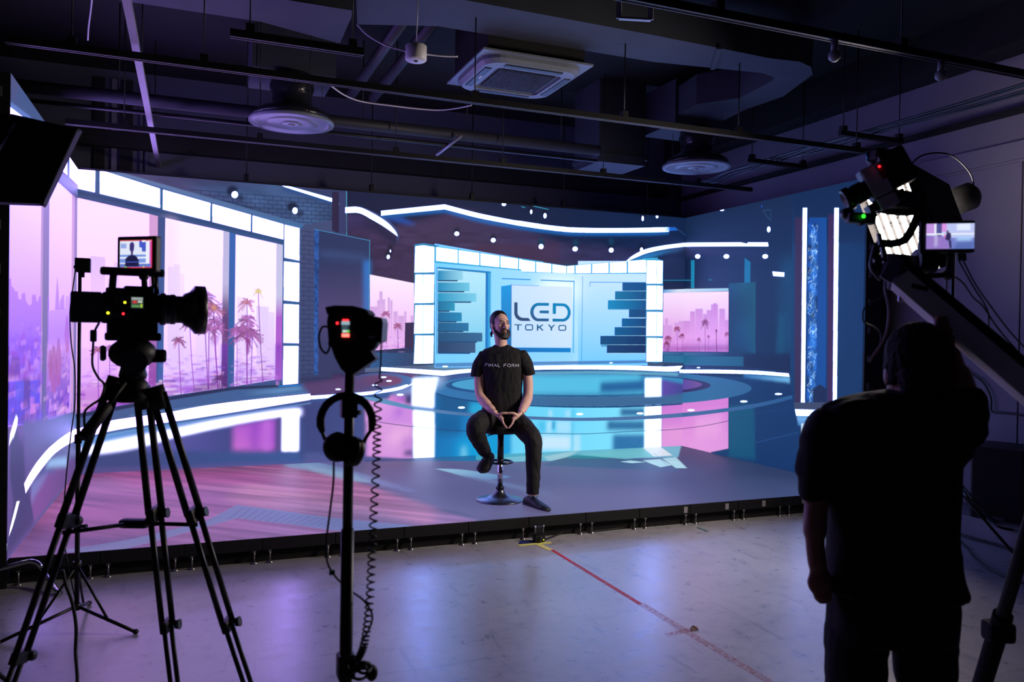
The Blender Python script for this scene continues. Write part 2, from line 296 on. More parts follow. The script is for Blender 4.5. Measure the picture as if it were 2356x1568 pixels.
PICTURES = json.loads("""{"B":[["p",[-301,3348,7897,4238,8003,-779,-272,-242],
[22,32,66],
0,0,1,0,0],
["p",[190,3057,2262,3059,2640,2995,2648,2418,2130,2530,1546,2770,786,2891],
[72,68,106],
[46,56,96],
[464,2995,2547,2844],
1,0,0],
["p",[950,2926,1897,3010,2471,2838,2475,2552,2176,2557,1546,2760],
[66,94,140],
0,0,0.8,49,0],
["n",[229,3009,2593,2991,2598,2559,2129,2578,786,2891],
60,0.25,3,1,-0.2,0],
["b",[1033,2884,2475,2877,2480,2504,1037,2454],
9,16,5.9,[24,36,68],
0.8],
["p",[1897,3024,2556,2888,2556,2844,1965,2988],
[360,430,720],
0,0,1,0,0],
["p",[1965,2978,2556,2840,2557,2816,1943,2958],
[40,80,140],
0,0,1,9.8,0],
["p",[2111,2576,2492,2672,2515,780,2123,785],
[66,76,116],
[56,68,110],
[2175,2580,2196,832],
1,0,0],
["b",[2116,2530,2489,2505,2510,828,2132,818],
34,3.3,5.9,[34,44,80],
0.8],
["p",[2626,2994,3536,3007,7086,3008,7102,2208,2638,2032],
[24,30,60],
[18,36,72],
[3133,2740,6555,2972],
1,0,0],
["p",[2630,2706,3035,2635,3441,2462,3438,1964,2899,2082,2895,2461,2632,2513],
[62,46,82],
0,0,0.9,19.6,0],
["p",[3643,2775,3958,2897,4619,2737,5317,2567,6563,2524,6567,2344,5321,2310,3648,2424,3238,2451,3160,2643],
[64,50,84],
[44,46,86],
[3646,2574,6239,2618],
1,24.5,0],
["n",[2892,2626,6431,2629,6437,2350,3648,2424,2899,2091],
40,0.3,4,1,0,0],
["b",[2890,2432,5261,2350,5269,1868,2895,2042],
7,20,4.9,[40,30,60],
0.3],
["p",[4126,2500,5245,2573,5250,2306,4128,2347],
[70,46,76],
0,0,0.6,9.8,0],
["p",[2469,2981,2545,2978,2551,2533,2475,2552],
[44,36,66],
0,0,1,0,0],
["p",[2545,2987,2626,2984,2632,2489,2551,2509],
[54,60,104],
0,0,1,0,0],
["l",[2628,2994,2635,2514],
9.8,[70,170,200],
0.8,0],
["p",[2282,2549,2338,2543,2348,963,2297,964],
[40,80,150],
0,0,1,0,0],
["n",[2282,2549,2338,2543,2348,963,2297,964],
26,0.5,1,1,0,0],
["p",[2333,2553,2895,2461,2899,989,2343,963],
[44,54,94],
[78,68,114],
[2602,2223,2610,1646],
1,0,0],
["p",[2343,1735,2904,1750,2899,989,2343,963],
[78,68,114],
[48,56,96],
[2610,1646,2614,1261],
0.9,0,0],
["p",[2346,2316,2853,2284,2853,2235,2346,2259],
[70,95,150],
0,0,0.5,29.4,0],
["p",[2824,2234,2893,2237,2895,1653,2843,1554],
[50,130,220],
0,0,0.8,24.5,0],
["l",[2282,2554,2894,2466,2890,1653],
7.8,[70,150,200],
0.8,0],
["p",[2772,2844,2941,2790,3105,2714,3204,2617,3231,2523,3206,2440,3206,2440,3190,2528,3152,2570,3039,2639,2905,2706,2773,2764],
[60,70,120],
0,0,1,0,0],
["p",[2628,2740,2787,2751,3039,2629,3205,2521,3191,2424,2936,2586,2731,2616,2631,2524],
[60,50,96],
[36,34,66],
[2730,2732,2848,2537],
1,19.6,0],
["p",[2616,2818,2642,2821,2668,2824,2693,2828,2719,2831,2745,2831,2772,2829,2799,2823,2826,2815,2853,2804,2880,2793,2907,2780,2934,2768,2960,2756,2986,2742,3012,2729,3038,2715,3061,2700,3083,2686,3102,2671,3121,2656,3137,2641,3152,2625,3165,2611,3177,2598,3186,2586,3193,2575,3198,2565,3202,2556,3206,2546,3211,2536,3211,2532,3202,2538,3193,2543,3185,2549,3175,2555,3165,2561,3152,2570,3136,2579,3119,2591,3100,2602,3080,2615,3059,2627,3039,2639,3018,2650,2996,2662,2973,2673,2950,2685,2927,2696,2905,2706,2883,2717,2862,2729,2840,2740,2818,2750,2796,2758,2773,2764,2748,2766,2722,2766,2696,2763,2669,2760,2643,2757,2617,2755],
[360,430,720],
0,0,1,0,0],
["p",[3018,2753,3108,2768,3199,2784,3291,2799,3383,2814,3476,2830,3570,2845,3664,2861,3760,2877,3766,2877,3833,2865,3900,2853,3968,2841,4036,2829,4104,2817,4173,2807,4244,2797,4320,2788,4396,2780,4468,2772,4534,2766,4588,2760,4625,2756,4649,2753,4665,2751,4680,2750,4700,2748,4732,2746,4778,2742,4832,2738,4892,2733,4955,2729,5018,2725,5078,2722,5135,2719,5189,2716,5243,2714,5301,2713,5363,2712,5433,2713,5513,2716,5601,2719,5694,2724,5791,2730,5888,2736,5983,2742,6081,2748,6184,2755,6287,2762,6387,2769,6479,2776,6557,2782,6618,2786,6666,2790,6705,2794,6739,2797,6774,2801,6813,2804,6813,2775,6774,2771,6740,2766,6706,2762,6667,2757,6619,2752,6557,2746,6479,2740,6388,2733,6288,2726,6184,2719,6082,2712,5984,2706,5889,2700,5791,2693,5695,2688,5601,2683,5513,2679,5434,2676,5364,2675,5301,2675,5244,2677,5190,2679,5135,2681,5079,2684,5018,2686,4955,2689,4892,2693,4833,2697,4779,2700,4733,2703,4701,2706,4681,2707,4666,2708,4650,2710,4626,2712,4588,2716,4534,2722,4469,2728,4397,2735,4321,2743,4245,2752,4173,2762,4105,2774,4037,2786,3969,2800,3901,2814,3833,2828,3766,2841,3760,2841,3665,2827,3570,2813,3477,2799,3384,2785,3291,2769,3200,2754,3109,2738,3018,2723],
[26,105,190],
0,0,0.9,14.7,0],
["p",[3038,2724,3232,2759,3431,2676,3370,2672,3172,2701],
[40,90,190],
0,0,0.7,19.6,0],
["p",[3017,2806,3108,2822,3198,2837,3290,2853,3382,2869,3475,2885,3569,2901,3664,2917,3759,2933,3765,2933,3832,2921,3899,2909,3967,2896,4035,2884,4103,2873,4172,2862,4243,2852,4319,2843,4395,2834,4467,2826,4533,2819,4587,2813,4625,2809,4648,2807,4664,2807,4679,2806,4699,2806,4731,2804,4777,2800,4831,2796,4891,2791,4954,2787,5017,2782,5077,2779,5134,2776,5188,2774,5242,2772,5300,2771,5362,2770,5432,2771,5512,2773,5600,2777,5693,2781,5790,2786,5887,2792,5982,2798,6080,2804,6183,2811,6286,2819,6386,2827,6477,2834,6556,2840,6617,2845,6665,2850,6704,2853,6738,2856,6773,2860,6812,2863,6813,2804,6774,2801,6739,2797,6705,2794,6666,2790,6618,2786,6557,2782,6479,2776,6387,2769,6287,2762,6184,2755,6081,2748,5983,2742,5888,2736,5791,2730,5694,2724,5601,2719,5513,2716,5433,2713,5363,2712,5301,2713,5243,2714,5189,2716,5135,2719,5078,2722,5018,2725,4955,2729,4892,2733,4832,2738,4778,2742,4732,2746,4700,2748,4680,2750,4665,2751,4649,2753,4625,2756,4588,2760,4534,2766,4468,2772,4396,2780,4320,2788,4244,2797,4173,2807,4104,2817,4036,2829,3968,2841,3900,2853,3833,2865,3766,2877,3760,2877,3664,2861,3570,2845,3476,2830,3383,2814,3291,2799,3199,2784,3108,2768,3018,2753],
[360,430,720],
0,0,1,0,0],
["p",[6556,2842,6911,2871,6952,2831,6557,2782],
[360,430,720],
[30,100,200],
[6635,2815,6832,2827],
1,0,0],
["l",[6932,2854,7079,2771],
7.4,[50,90,150],
0.7,4.9],
["p",[3951,2637,3948,2617,3938,2600,3923,2590,3906,2589,3891,2597,3881,2612,3877,2632,3880,2652,3890,2668,3905,2678,3922,2679,3937,2671,3947,2656],
[14,18,34],
0,0,0.8,9.8,0],
["p",[3944,2606,3941,2594,3933,2585,3921,2580,3908,2579,3896,2583,3888,2591,3885,2602,3888,2613,3896,2623,3907,2628,3920,2629,3932,2625,3941,2616],
[360,430,720],
0,0,1,0,0],
["p",[4409,2587,4405,2567,4395,2550,4379,2540,4362,2539,4346,2547,4335,2563,4331,2583,4335,2603,4345,2620,4361,2630,4378,2631,4393,2623,4404,2607],
[14,18,34],
0,0,0.8,9.8,0],
["p",[4401,2556,4398,2544,4390,2535,4378,2529,4364,2528,4352,2533,4343,2541,4340,2552,4343,2564,4351,2573,4363,2579,4377,2580,4389,2575,4398,2567],
[360,430,720],
0,0,1,0,0],
["p",[5034,2543,5030,2522,5019,2505,5003,2495,4985,2494,4969,2502,4957,2518,4953,2538,4956,2559,4967,2576,4983,2586,5001,2587,5018,2579,5029,2563],
[14,18,34],
0,0,0.8,9.8,0],
["p",[5026,2511,5023,2499,5014,2489,5001,2483,4987,2483,4974,2487,4965,2496,4962,2507,4965,2519,4974,2528,4986,2534,5000,2535,5013,2531,5022,2522],
[360,430,720],
0,0,1,0,0],
["p",[3141,2324,3137,2305,3128,2289,3114,2280,3098,2279,3084,2287,3075,2302,3071,2321,3074,2340,3083,2356,3097,2365,3113,2366,3127,2358,3137,2343],
[14,18,34],
0,0,0.8,9.8,0],
["p",[3124,2294,3122,2283,3117,2275,3110,2270,3102,2269,3095,2274,3090,2282,3088,2292,3090,2303,3095,2312,3102,2317,3110,2317,3117,2313,3122,2305],
[360,430,720],
0,0,1,0,0],
["p",[3164,2392,3160,2373,3151,2357,3137,2347,3121,2347,3107,2354,3097,2369,3094,2388,3097,2408,3106,2423,3120,2433,3136,2434,3150,2426,3160,2411],
[14,18,34],
0,0,0.8,9.8,0],
["p",[3137,2361,3136,2355,3134,2349,3131,2346,3128,2346,3125,2349,3122,2354,3122,2360,3122,2367,3124,2372,3127,2375,3131,2375,3134,2372,3136,2367],
[360,430,720],
0,0,1,0,0],
["p",[4539,3025,4535,3004,4524,2987,4509,2977,4492,2976,4476,2984,4465,2999,4461,3019,4464,3039,4475,3056,4490,3067,4508,3068,4523,3060,4534,3045],
[14,18,34],
0,0,0.8,9.8,0],
["p",[4528,2993,4525,2984,4518,2976,4507,2971,4494,2970,4483,2973,4475,2980,4472,2989,4475,2998,4482,3006,4494,3010,4506,3011,4517,3008,4525,3002],
[360,430,720],
0,0,1,0,0],
["p",[5034,2547,5031,2526,5020,2509,5004,2499,4986,2498,4969,2507,4958,2522,4953,2543,4957,2564,4968,2581,4984,2591,5002,2592,5019,2584,5030,2568],
[14,18,34],
0,0,0.8,9.8,0],
["p",[5026,2515,5023,2501,5015,2490,5002,2483,4988,2482,4975,2488,4966,2498,4963,2512,4965,2526,4974,2537,4987,2544,5001,2545,5014,2539,5023,2529],
[360,430,720],
0,0,1,0,0],
["p",[5498,2542,5494,2521,5483,2504,5466,2493,5447,2492,5430,2501,5418,2517,5414,2538,5418,2559,5429,2577,5446,2587,5464,2588,5481,2579,5493,2563],
[14,18,34],
0,0,0.8,9.8,0],
["p",[5493,2510,5489,2497,5479,2486,5465,2479,5449,2479,5434,2483,5424,2493,5420,2506,5424,2519,5434,2530,5448,2536,5464,2537,5479,2532,5489,2522],
[360,430,720],
0,0,1,0,0],
["p",[6008,2555,6004,2534,5992,2516,5975,2505,5955,2504,5938,2513,5925,2529,5921,2551,5925,2572,5936,2590,5954,2601,5973,2602,5991,2593,6003,2577],
[14,18,34],
0,0,0.8,9.8,0],
["p",[5999,2522,5996,2509,5987,2498,5973,2491,5958,2490,5944,2495,5934,2505,5931,2518,5934,2531,5943,2542,5957,2549,5972,2550,5986,2545,5996,2535],
[360,430,720],
0,0,1,0,0],
["p",[6452,2583,6448,2561,6436,2542,6418,2532,6398,2531,6380,2539,6367,2556,6362,2578,6366,2600,6378,2618,6396,2629,6416,2630,6434,2621,6447,2604],
[14,18,34],
0,0,0.8,9.8,0],
["p",[6430,2548,6428,2534,6422,2523,6413,2517,6403,2517,6394,2522,6388,2532,6385,2546,6387,2559,6393,2570,6402,2576,6412,2577,6421,2571,6428,2561],
[360,430,720],
0,0,1,0,0],
["p",[6956,2497,6951,2475,6939,2456,6920,2445,6899,2444,6880,2453,6867,2471,6862,2492,6866,2515,6879,2533,6897,2544,6918,2545,6937,2536,6951,2519],
[14,18,34],
0,0,0.8,9.8,0],
["p",[6936,2462,6934,2451,6926,2442,6916,2436,6904,2436,6893,2440,6886,2448,6883,2459,6885,2471,6892,2480,6903,2485,6915,2486,6926,2482,6933,2473],
[360,430,720],
0,0,1,0,0],
["p",[6462,2987,6458,2965,6446,2947,6428,2936,6408,2934,6389,2943,6377,2959,6372,2981,6376,3003,6388,3021,6406,3032,6426,3034,6444,3025,6457,3008],
[14,18,34],
0,0,0.8,9.8,0],
["p",[6434,2952,6432,2937,6428,2925,6422,2918,6414,2918,6408,2924,6403,2935,6401,2949,6403,2964,6407,2976,6413,2983,6420,2983,6427,2977,6432,2966],
[360,430,720],
0,0,1,0,0],
["p",[6676,3027,6672,3005,6660,2986,6642,2975,6621,2974,6603,2982,6590,2999,6585,3021,6589,3043,6601,3061,6619,3072,6640,3074,6658,3065,6671,3049],
[14,18,34],
0,0,0.8,9.8,0],
["p",[6651,2992,6649,2982,6644,2973,6636,2969,6627,2968,6619,2972,6614,2979,6612,2989,6613,2999,6619,3007,6626,3012,6635,3012,6643,3009,6649,3001],
[360,430,720],
0,0,1,0,0],
["p",[5081,2926,5077,2905,5066,2887,5050,2877,5032,2876,5015,2884,5004,2899,4999,2920,5003,2941,5014,2958,5030,2968,5048,2970,5065,2962,5076,2946],
[14,18,34],
0,0,0.8,9.8,0],
["p",[5061,2892,5059,2878,5053,2867,5045,2860,5036,2860,5028,2865,5022,2876,5020,2890,5022,2903,5027,2915,5035,2922,5044,2922,5053,2917,5059,2906],
[360,430,720],
0,0,1,0,0],
["p",[4896,2960,4892,2939,4881,2922,4865,2912,4847,2910,4831,2918,4820,2934,4816,2954,4819,2975,4830,2992,4846,3003,4864,3004,4880,2996,4892,2980],
[14,18,34],
0,0,0.8,9.8,0],
["p",[4871,2927,4869,2915,4865,2906,4860,2900,4853,2900,4848,2904,4843,2913,4842,2925,4843,2936,4847,2945,4853,2951,4859,2951,4865,2947,4869,2938],
[360,430,720],
0,0,1,0,0],
["p",[6956,2497,6951,2475,6939,2456,6920,2445,6899,2444,6880,2453,6867,2471,6862,2492,6866,2515,6879,2533,6897,2544,6918,2545,6937,2536,6951,2519],
[14,18,34],
0,0,0.8,9.8,0],
["p",[6936,2462,6934,2451,6926,2442,6916,2436,6904,2436,6893,2440,6886,2448,6883,2459,6885,2471,6892,2480,6903,2485,6915,2486,6926,2482,6933,2473],
[360,430,720],
0,0,1,0,0],
["p",[5028,2572,5025,2552,5016,2534,5002,2524,4986,2524,4972,2532,4962,2548,4959,2568,4962,2589,4971,2606,4985,2616,5000,2617,5015,2609,5024,2593],
[16,70,100],
0,0,0.7,9.8,0],
["p",[5498,2583,5495,2562,5486,2544,5471,2534,5455,2533,5441,2542,5430,2558,5426,2579,5430,2600,5439,2617,5454,2628,5470,2629,5484,2620,5495,2604],
[16,70,100],
0,0,0.7,9.8,0],
["p",[6004,2628,6001,2606,5991,2588,5976,2578,5959,2577,5944,2586,5933,2602,5929,2623,5933,2645,5943,2663,5957,2673,5974,2674,5989,2665,6000,2649],
[16,70,100],
0,0,0.7,9.8,0],
["l",[4883,2998,5083,2970],
7.8,[60,180,210],
0.8,0],
["l",[4729,2979,4771,2970],
7.8,[60,180,210],
0.8,0],
["p",[-113,3029,315,3012,2175,2585,2130,2521,2136,818,-92,431],
[60,80,124],
[52,84,134],
[87,1674,2094,1728],
1,0,0],
["p",[288,3018,2175,2595,2130,2545,214,3003],
[112,132,178],
[70,110,160],
[307,2981,2129,2578],
0.8,4.9,0],
["p",[-113,3016,149,3006,147,2786,-111,2830],
[60,150,220],
0,0,1,9.8,0],
["p",[-113,3016,149,3006,147,2786,-111,2830],
[480,400,720],
0,0,1,0,0],
["p",[191,3005,222,3004,737,2869,739,2675,193,2777],
[60,150,220],
0,0,1,9.8,0],
["p",[191,3005,222,3004,737,2869,739,2675,193,2777],
[480,400,720],
0,0,1,0,0],
["p",[766,2862,1219,2759,1217,2573,768,2661],
[60,150,220],
0,0,1,9.8,0],
["p",[766,2862,1219,2759,1217,2573,768,2661],
[480,400,720],
0,0,1,0,0],
["p",[1240,2752,1621,2665,1619,2490,1242,2566],
[60,150,220],
0,0,1,9.8,0],
["p",[1240,2752,1621,2665,1619,2490,1242,2566],
[480,400,720],
0,0,1,0,0],
["p",[1641,2659,1956,2587,1958,2424,1641,2486],
[60,150,220],
0,0,1,9.8,0],
["p",[1641,2659,1956,2587,1958,2424,1641,2486],
[480,400,720],
0,0,1,0,0],
["p",[1970,2583,2125,2554,2127,2205,1972,2231],
[60,150,220],
0,0,1,9.8,0],
["p",[1970,2583,2125,2554,2127,2205,1972,2231],
[480,400,720],
0,0,1,0,0],
["p",[1968,2188,2127,2177,2130,1758,1970,1772],
[60,150,220],
0,0,1,9.8,0],
["p",[1968,2188,2127,2177,2130,1758,1970,1772],
[480,400,720],
0,0,1,0,0],
["p",[1971,1730,2128,1725,2131,1309,1973,1313],
[60,150,220],
0,0,1,9.8,0],
["p",[1971,1730,2128,1725,2131,1309,1973,1313],
[480,400,720],
0,0,1,0,0],
["p",[1974,1277,2129,1276,2129,865,1972,858],
[60,150,220],
0,0,1,9.8,0],
["p",[1974,1277,2129,1276,2129,865,1972,858],
[480,400,720],
0,0,1,0,0],
["p",[-111,2817,1958,2417,1958,2394,-111,2774],
[40,56,96],
0,0,0.5,4.9,0],
["p",[-111,2740,643,2606,653,695,-93,580],
[310,229,360],
[262,209,320],
[-109,2605,-100,1413],
1,0,0],
["p",[-102,1669,652,1689,653,695,-93,580],
[262,209,320],
[222,164,240],
[-102,1669,-94,687],
1,0,0],
["p",[791,2576,1350,2480,1346,828,786,750],
[300,246,390],
[270,234,340],
[790,2669,802,1426],
1,0,0],
["p",[799,1693,1358,1708,1346,828,786,750],
[270,234,340],
[218,178,244],
[799,1693,809,669],
1,0,0],
["p",[1471,2449,1889,2376,1890,915,1471,849],
[300,249,400],
[280,243,350],
[1468,2718,1482,1437],
1,0,0],
["p",[1479,1712,1897,1723,1890,915,1471,849],
[280,243,350],
[224,196,246],
[1479,1712,1490,656],
1,0,0],
["p",[789,2576,891,2556,884,1249,790,1248],
[246,214,248],
0,0,0.6,39.2,0],
["p",[643,2606,724,2589,730,711,653,695],
[214,160,214],
[150,80,170],
[670,2308,682,982],
1,0,0],
["p",[1350,2480,1410,2468,1419,841,1346,828],
[192,186,226],
[120,80,140],
[1381,1937,1385,1572],
1,0,0],
["p",[1345,1754,1413,1756,1413,1344,1344,1389],
[72,44,96],
0,0,0.8,39.2,0],
["p",[1345,1298,1414,1298,1419,841,1346,832],
[112,58,168],
[70,50,110],
[1389,1252,1393,864],
1,14.7,0],
["p",[1889,2376,1954,2365,1957,919,1890,905],
[200,198,232],
[176,96,206],
[1911,1817,1914,1583],
1,0,0],
["p",[1890,1303,1957,1303,1957,919,1890,905],
[140,70,190],
[160,90,200],
[1917,1256,1921,928],
1,19.6,0],
["p",[1410,2468,1471,2453,1471,840,1410,831],
[58,100,176],
[52,92,150],
[1422,2167,1436,886],
1,0,0],
["p",[724,2589,789,2576,786,741,721,715],
[62,82,134],
[64,100,168],
[751,2312,764,893],
1,0,0],
["l",[726,2576,729,738],
9.8,[60,60,110],
0.6,4.9],
["p",[114,2156,245,2146,253,1245,122,1244],
[222,190,238],
[262,209,320],
[114,2156,121,1287],
0.9,0,0],
["p",[323,2106,374,2091,381,1246,331,1245],
[226,196,240],
[262,209,320],
[323,2106,330,1289],
0.8,0,0],
["p",[258,1938,324,1924,331,1245,264,1245],
[236,206,244],
[262,209,320],
[258,1938,264,1288],
0.7,0,0],
["p",[28,1929,108,1915,114,1244,34,1243],
[232,202,246],
[262,209,320],
[28,1929,34,1286],
0.6,0,0],
["p",[818,2085,876,2074,886,1026,828,1026],
[228,206,244],
[226,196,246],
[818,2085,828,1070],
0.7,0,0],
["p",[875,2114,933,2104,944,1025,886,1026],
[232,214,246],
[226,196,246],
[875,2114,885,1070],
0.8,0,0],
["p",[934,2019,975,2007,985,1025,944,1025],
[236,220,248],
[226,196,246],
[934,2019,943,1070],
0.7,0,0],
["p",[981,1824,1027,1812,1035,1025,989,1025],
[238,226,250],
[226,196,246],
[981,1824,989,1070],
0.6,0,0],
["p",[1086,1791,1263,1783,1271,1024,1094,1025],
[236,226,250],
[226,196,246],
[1086,1791,1093,1070],
0.5,0,0],
["p",[1491,1795,1600,1784,1608,1023,1499,1023],
[230,216,246],
[226,196,246],
[1491,1795,1499,1069],
0.7,0,0],
["p",[1689,1703,1814,1693,1821,1022,1697,1023],
[220,204,246],
[226,196,246],
[1689,1703,1696,1069],
0.8,0,0],
["p",[1814,1646,1877,1634,1884,1022,1821,1022],
[226,212,248],
[226,196,246],
[1814,1646,1821,1069],
0.8,0,0],
["c",[27,1136,648,1181,653,699,32,599],
3,240,[[150,80,214],
[176,110,226],
[250,226,255],
[196,130,236],
[248,190,226],
[120,60,180],
[232,180,250]],
190,34,0.8],
["c",[786,1159,1350,1207,1346,832,786,754],
4,240,[[150,80,214],
[176,110,226],
[250,226,255],
[196,130,236],
[248,190,226],
[120,60,180],
[232,180,250]],
190,32,0.8],
["c",[1471,1253,1890,1279,1890,919,1471,854],
5,220,[[150,80,214],
[176,110,226],
[250,226,255],
[196,130,236],
[248,190,226],
[120,60,180],
[232,180,250]],
150,30,0.8],
["p",[788,937,1352,1070,1346,828,786,750],
[120,50,200],
0,0,0.22,39.2,0],
["p",[1473,987,1892,1069,1890,915,1471,849],
[130,60,205],
0,0,0.2,39.2,0],
["p",[30,857,650,982,653,695,32,599],
[170,60,190],
0,0,0.4,39.2,0],
["m",[1170,1757,1218,820],
112,[138,80,138],
[150,72,188],
11,11],
["m",[1262,1654,1316,819],
95,[150,86,110],
[150,72,188],
12,12.5],
["m",[1171,1635,1175,1703],
95,[138,80,138],
[150,72,188],
13,7.5],
["m",[1135,1522,1138,1612],
84,[138,80,138],
[150,72,188],
14,5],
["m",[1271,1524,1316,819],
78,[138,80,138],
[150,72,188],
15,12],
["m",[1219,1442,1222,820],
84,[138,80,138],
[150,72,188],
16,11],
["m",[1306,1452,1310,1525],
73,[138,80,138],
[150,72,188],
17,9],
["m",[1032,1496,1083,799],
73,[140,72,110],
[150,72,188],
18,9],
["m",[929,1318,958,779],
62,[128,64,110],
[150,72,188],
19,9],
["m",[1593,1728,1607,861],
73,[160,100,120],
[150,72,188],
21,8],
["m",[1595,1539,1601,862],
95,[138,80,138],
[150,72,188],
22,12],
["m",[1542,1382,1547,1346],
101,[138,80,138],
[150,72,188],
23,9],
["m",[1651,1391,1641,861],
90,[138,80,138],
[150,72,188],
24,10],
["m",[1596,1432,1602,1254],
112,[138,80,138],
[150,72,188],
25,9],
["m",[1706,1851,1765,883],
50,[208,190,120],
[138,60,160],
26,9],
["m",[1498,1447,1501,863],
67,[138,80,138],
[150,72,188],
27,7],
["p",[1577,1349,1640,1350,1614,1185,1591,1176],
[140,50,130],
0,0,0.8,7.4,0],
["p",[1219,1378,1326,1379,1296,1281,1258,1281],
[156,66,140],
0,0,0.6,14.7,0],
["p",[1732,1856,1730,1846,1722,1837,1712,1833,1700,1832,1689,1836,1682,1844,1679,1854,1681,1864,1689,1873,1699,1877,1711,1878,1722,1874,1729,1866],
[214,200,130],
0,0,0.8,9.8,0],
["p",[1287,1671,1285,1659,1279,1649,1271,1644,1261,1644,1253,1649,1247,1658,1244,1670,1246,1681,1252,1691,1261,1697,1270,1697,1279,1692,1285,1682],
[216,160,110],
0,0,0.8,9.8,0],
["m",[191,1218,200,616],
60,[140,80,110],
[150,72,188],
31,9],
["m",[292,1245,301,636],
40,[138,80,138],
[150,72,188],
32,7.5],
["p",[1074,845,1331,899,1339,825,1075,780],
[90,40,120],
0,0,0.6,19.6,0],
["m",[1328,924,1333,828],
65,[88,44,110],
[88,44,110],
33,10],
["p",[-93,572,786,741,2196,879,2271,759,1309,678,788,581,-91,388],
[70,92,140],
[60,96,150],
[97,597,2105,785],
1,0,0],
["p",[-93,568,786,732,1479,840,2150,860,2150,832,1480,808,787,697,-92,525],
[38,48,84],
0,0,1,4.9,0],
["p",[1567,770,2150,842,2252,817,1923,774],
[110,160,210],
0,0,0.8,19.6,0],
["p",[1922,853,2196,860,2196,841,1922,839],
[30,120,200],
0,0,1,0,0],
["l",[486,566,2262,783],
9.8,[100,140,190],
0.6,9.8],
["p",[2195,898,3461,1017,3463,867,3160,746,2263,712,2271,759],
[70,56,104],
[96,66,116],
[2289,830,3309,918],
1,0,0],
["p",[2149,936,2958,1018,2958,960,2271,759,2150,832],
[40,46,84],
0,0,0.7,24.5,0],
["p",[2494,962,2599,962,2601,827,2496,814],
[64,44,90],
0,0,1,4.9,0],
["p",[2911,1233,3422,1236,3425,1017,2913,1019],
[44,92,146],
[50,70,110],
[2956,1165,3408,1117],
1,0,0],
["b",[2759,1233,3422,1236,3425,1037,2762,1009],
8,6,4.9,[24,50,92],
0.7],
["p",[2910,1263,3421,1316,3423,1206,2911,1204],
[42,50,90],
0,0,1,4.9,0],
["p",[2859,1038,3460,1067,6988,1119,6990,1027,3461,1007,2860,990],
[84,100,136],
[60,80,110],
[2908,1019,6922,1062],
1,0,0],
["p",[2899,2086,3411,2008,3413,1555,3311,1553,3310,1265,2940,1234,2911,1233],
[247,226,252,1.1],
[236,176,240],
[3143,2052,3103,1264],
1,0,0],
["p",[2987,1802,3012,1802,3018,1312,2993,1312],
[206,160,224],
[232,180,242],
[2987,1802,2993,1361],
0.85,0,0],
["p",[3010,1900,3045,1901,3053,1313,3018,1312],
[206,160,224],
[232,180,242],
[3010,1900,3017,1361],
0.85,0,0],
["p",[3046,1813,3076,1814,3083,1313,3053,1313],
[206,160,224],
[232,180,242],
[3046,1813,3052,1362],
0.85,0,0],
["p",[3106,1835,3131,1835,3138,1314,3113,1313],
[206,160,224],
[232,180,242],
[3106,1835,3112,1363],
0.85,0,0],
["p",[3136,1806,3161,1807,3168,1314,3143,1314],
[206,160,224],
[232,180,242],
[3136,1806,3142,1363],
0.85,0,0],
["p",[3173,1679,3223,1680,3228,1314,3178,1314],
[206,160,224],
[232,180,242],
[3173,1679,3177,1363],
0.85,0,0],
["p",[3299,1682,3324,1682,3329,1315,3304,1315],
[206,160,224],
[232,180,242],
[3299,1682,3303,1365],
0.85,0,0],
["p",[3376,1634,3406,1635,3411,1316,3380,1316],
[206,160,224],
[232,180,242],
[3376,1634,3379,1365],
0.85,0,0],
["p",[2909,1726,2988,1728,2993,1312,2914,1312],
[206,160,224],
[232,180,242],
[2909,1726,2914,1360],
0.85,0,0],
["p",[3229,1631,3299,1632,3304,1315,3233,1314],
[206,160,224],
[232,180,242],
[3229,1631,3232,1364],
0.85,0,0],
["c",[2913,1409,3312,1464,3310,1265,2940,1234],
6,70,[[150,80,214],
[176,110,226],
[250,226,255],
[196,130,236],
[248,190,226],
[120,60,180],
[232,180,250]],
70,26,0.5],
["m",[3088,1647,3098,1313],
45,[130,60,110],
[150,72,188],
41,8],
["m",[3225,1512,3234,1265],
50,[140,70,110],
[150,72,188],
42,10],
["m",[3051,1460,3058,1264],
35,[138,80,138],
[150,72,188],
43,7],
["p",[3311,1553,3418,1560,3422,1266,3310,1265],
[56,42,80],
0,0,1,0,0],
["p",[3648,2474,5321,2288,6500,2409,6526,1062,3668,1041],
[120,212,330],
[184,232,350],
[3815,1775,5505,2037],
1,0,0],
["p",[5500,2361,6500,2409,6526,1062,5522,1064],
[198,234,350],
[120,206,310],
[5932,2162,5951,1118],
1,0,0],
["p",[3663,1368,5517,1389,5522,1064,3668,1041],
[120,206,244],
0,0,0.6,78.4,0],
["p",[4972,2124,5504,2145,5508,1875,4976,1860],
[240,248,255,1.2],
0,0,0.8,88.2,0],
["p",[3686,2188,4330,2170,4345,1210,3697,1207],
[176,228,248,1.05],
[120,206,242],
[3861,2082,3873,1261],
1,0,0],
["p",[3689,2208,4346,2181,4347,2157,3689,2186],
[30,130,190],
0,0,1,0,0],
["p",[4281,2168,4347,2166,4356,1202,4290,1202],
[0,140,214],
[60,170,220],
[4286,1789,4349,1791],
1,0,0],
["p",[4281,2168,4310,2167,4320,1202,4290,1202],
[20,120,200],
0,0,1,0,0],
["p",[3691,2165,3996,2174,3998,2063,3690,2051],
[30,140,190],
[150,216,240],
[3702,2166,3996,2179],
1,0,0],
["p",[3693,2054,3933,2063,3934,2048,3693,2039],
[14,70,120],
0,0,1,0,0],
["p",[3693,2028,4080,2038,4082,1937,3692,1924],
[26,140,190],
[110,200,230],
[3704,2029,4080,2043],
1,0,0],
["p",[3695,1927,4017,1938,4017,1923,3695,1912],
[14,70,120],
0,0,1,0,0],
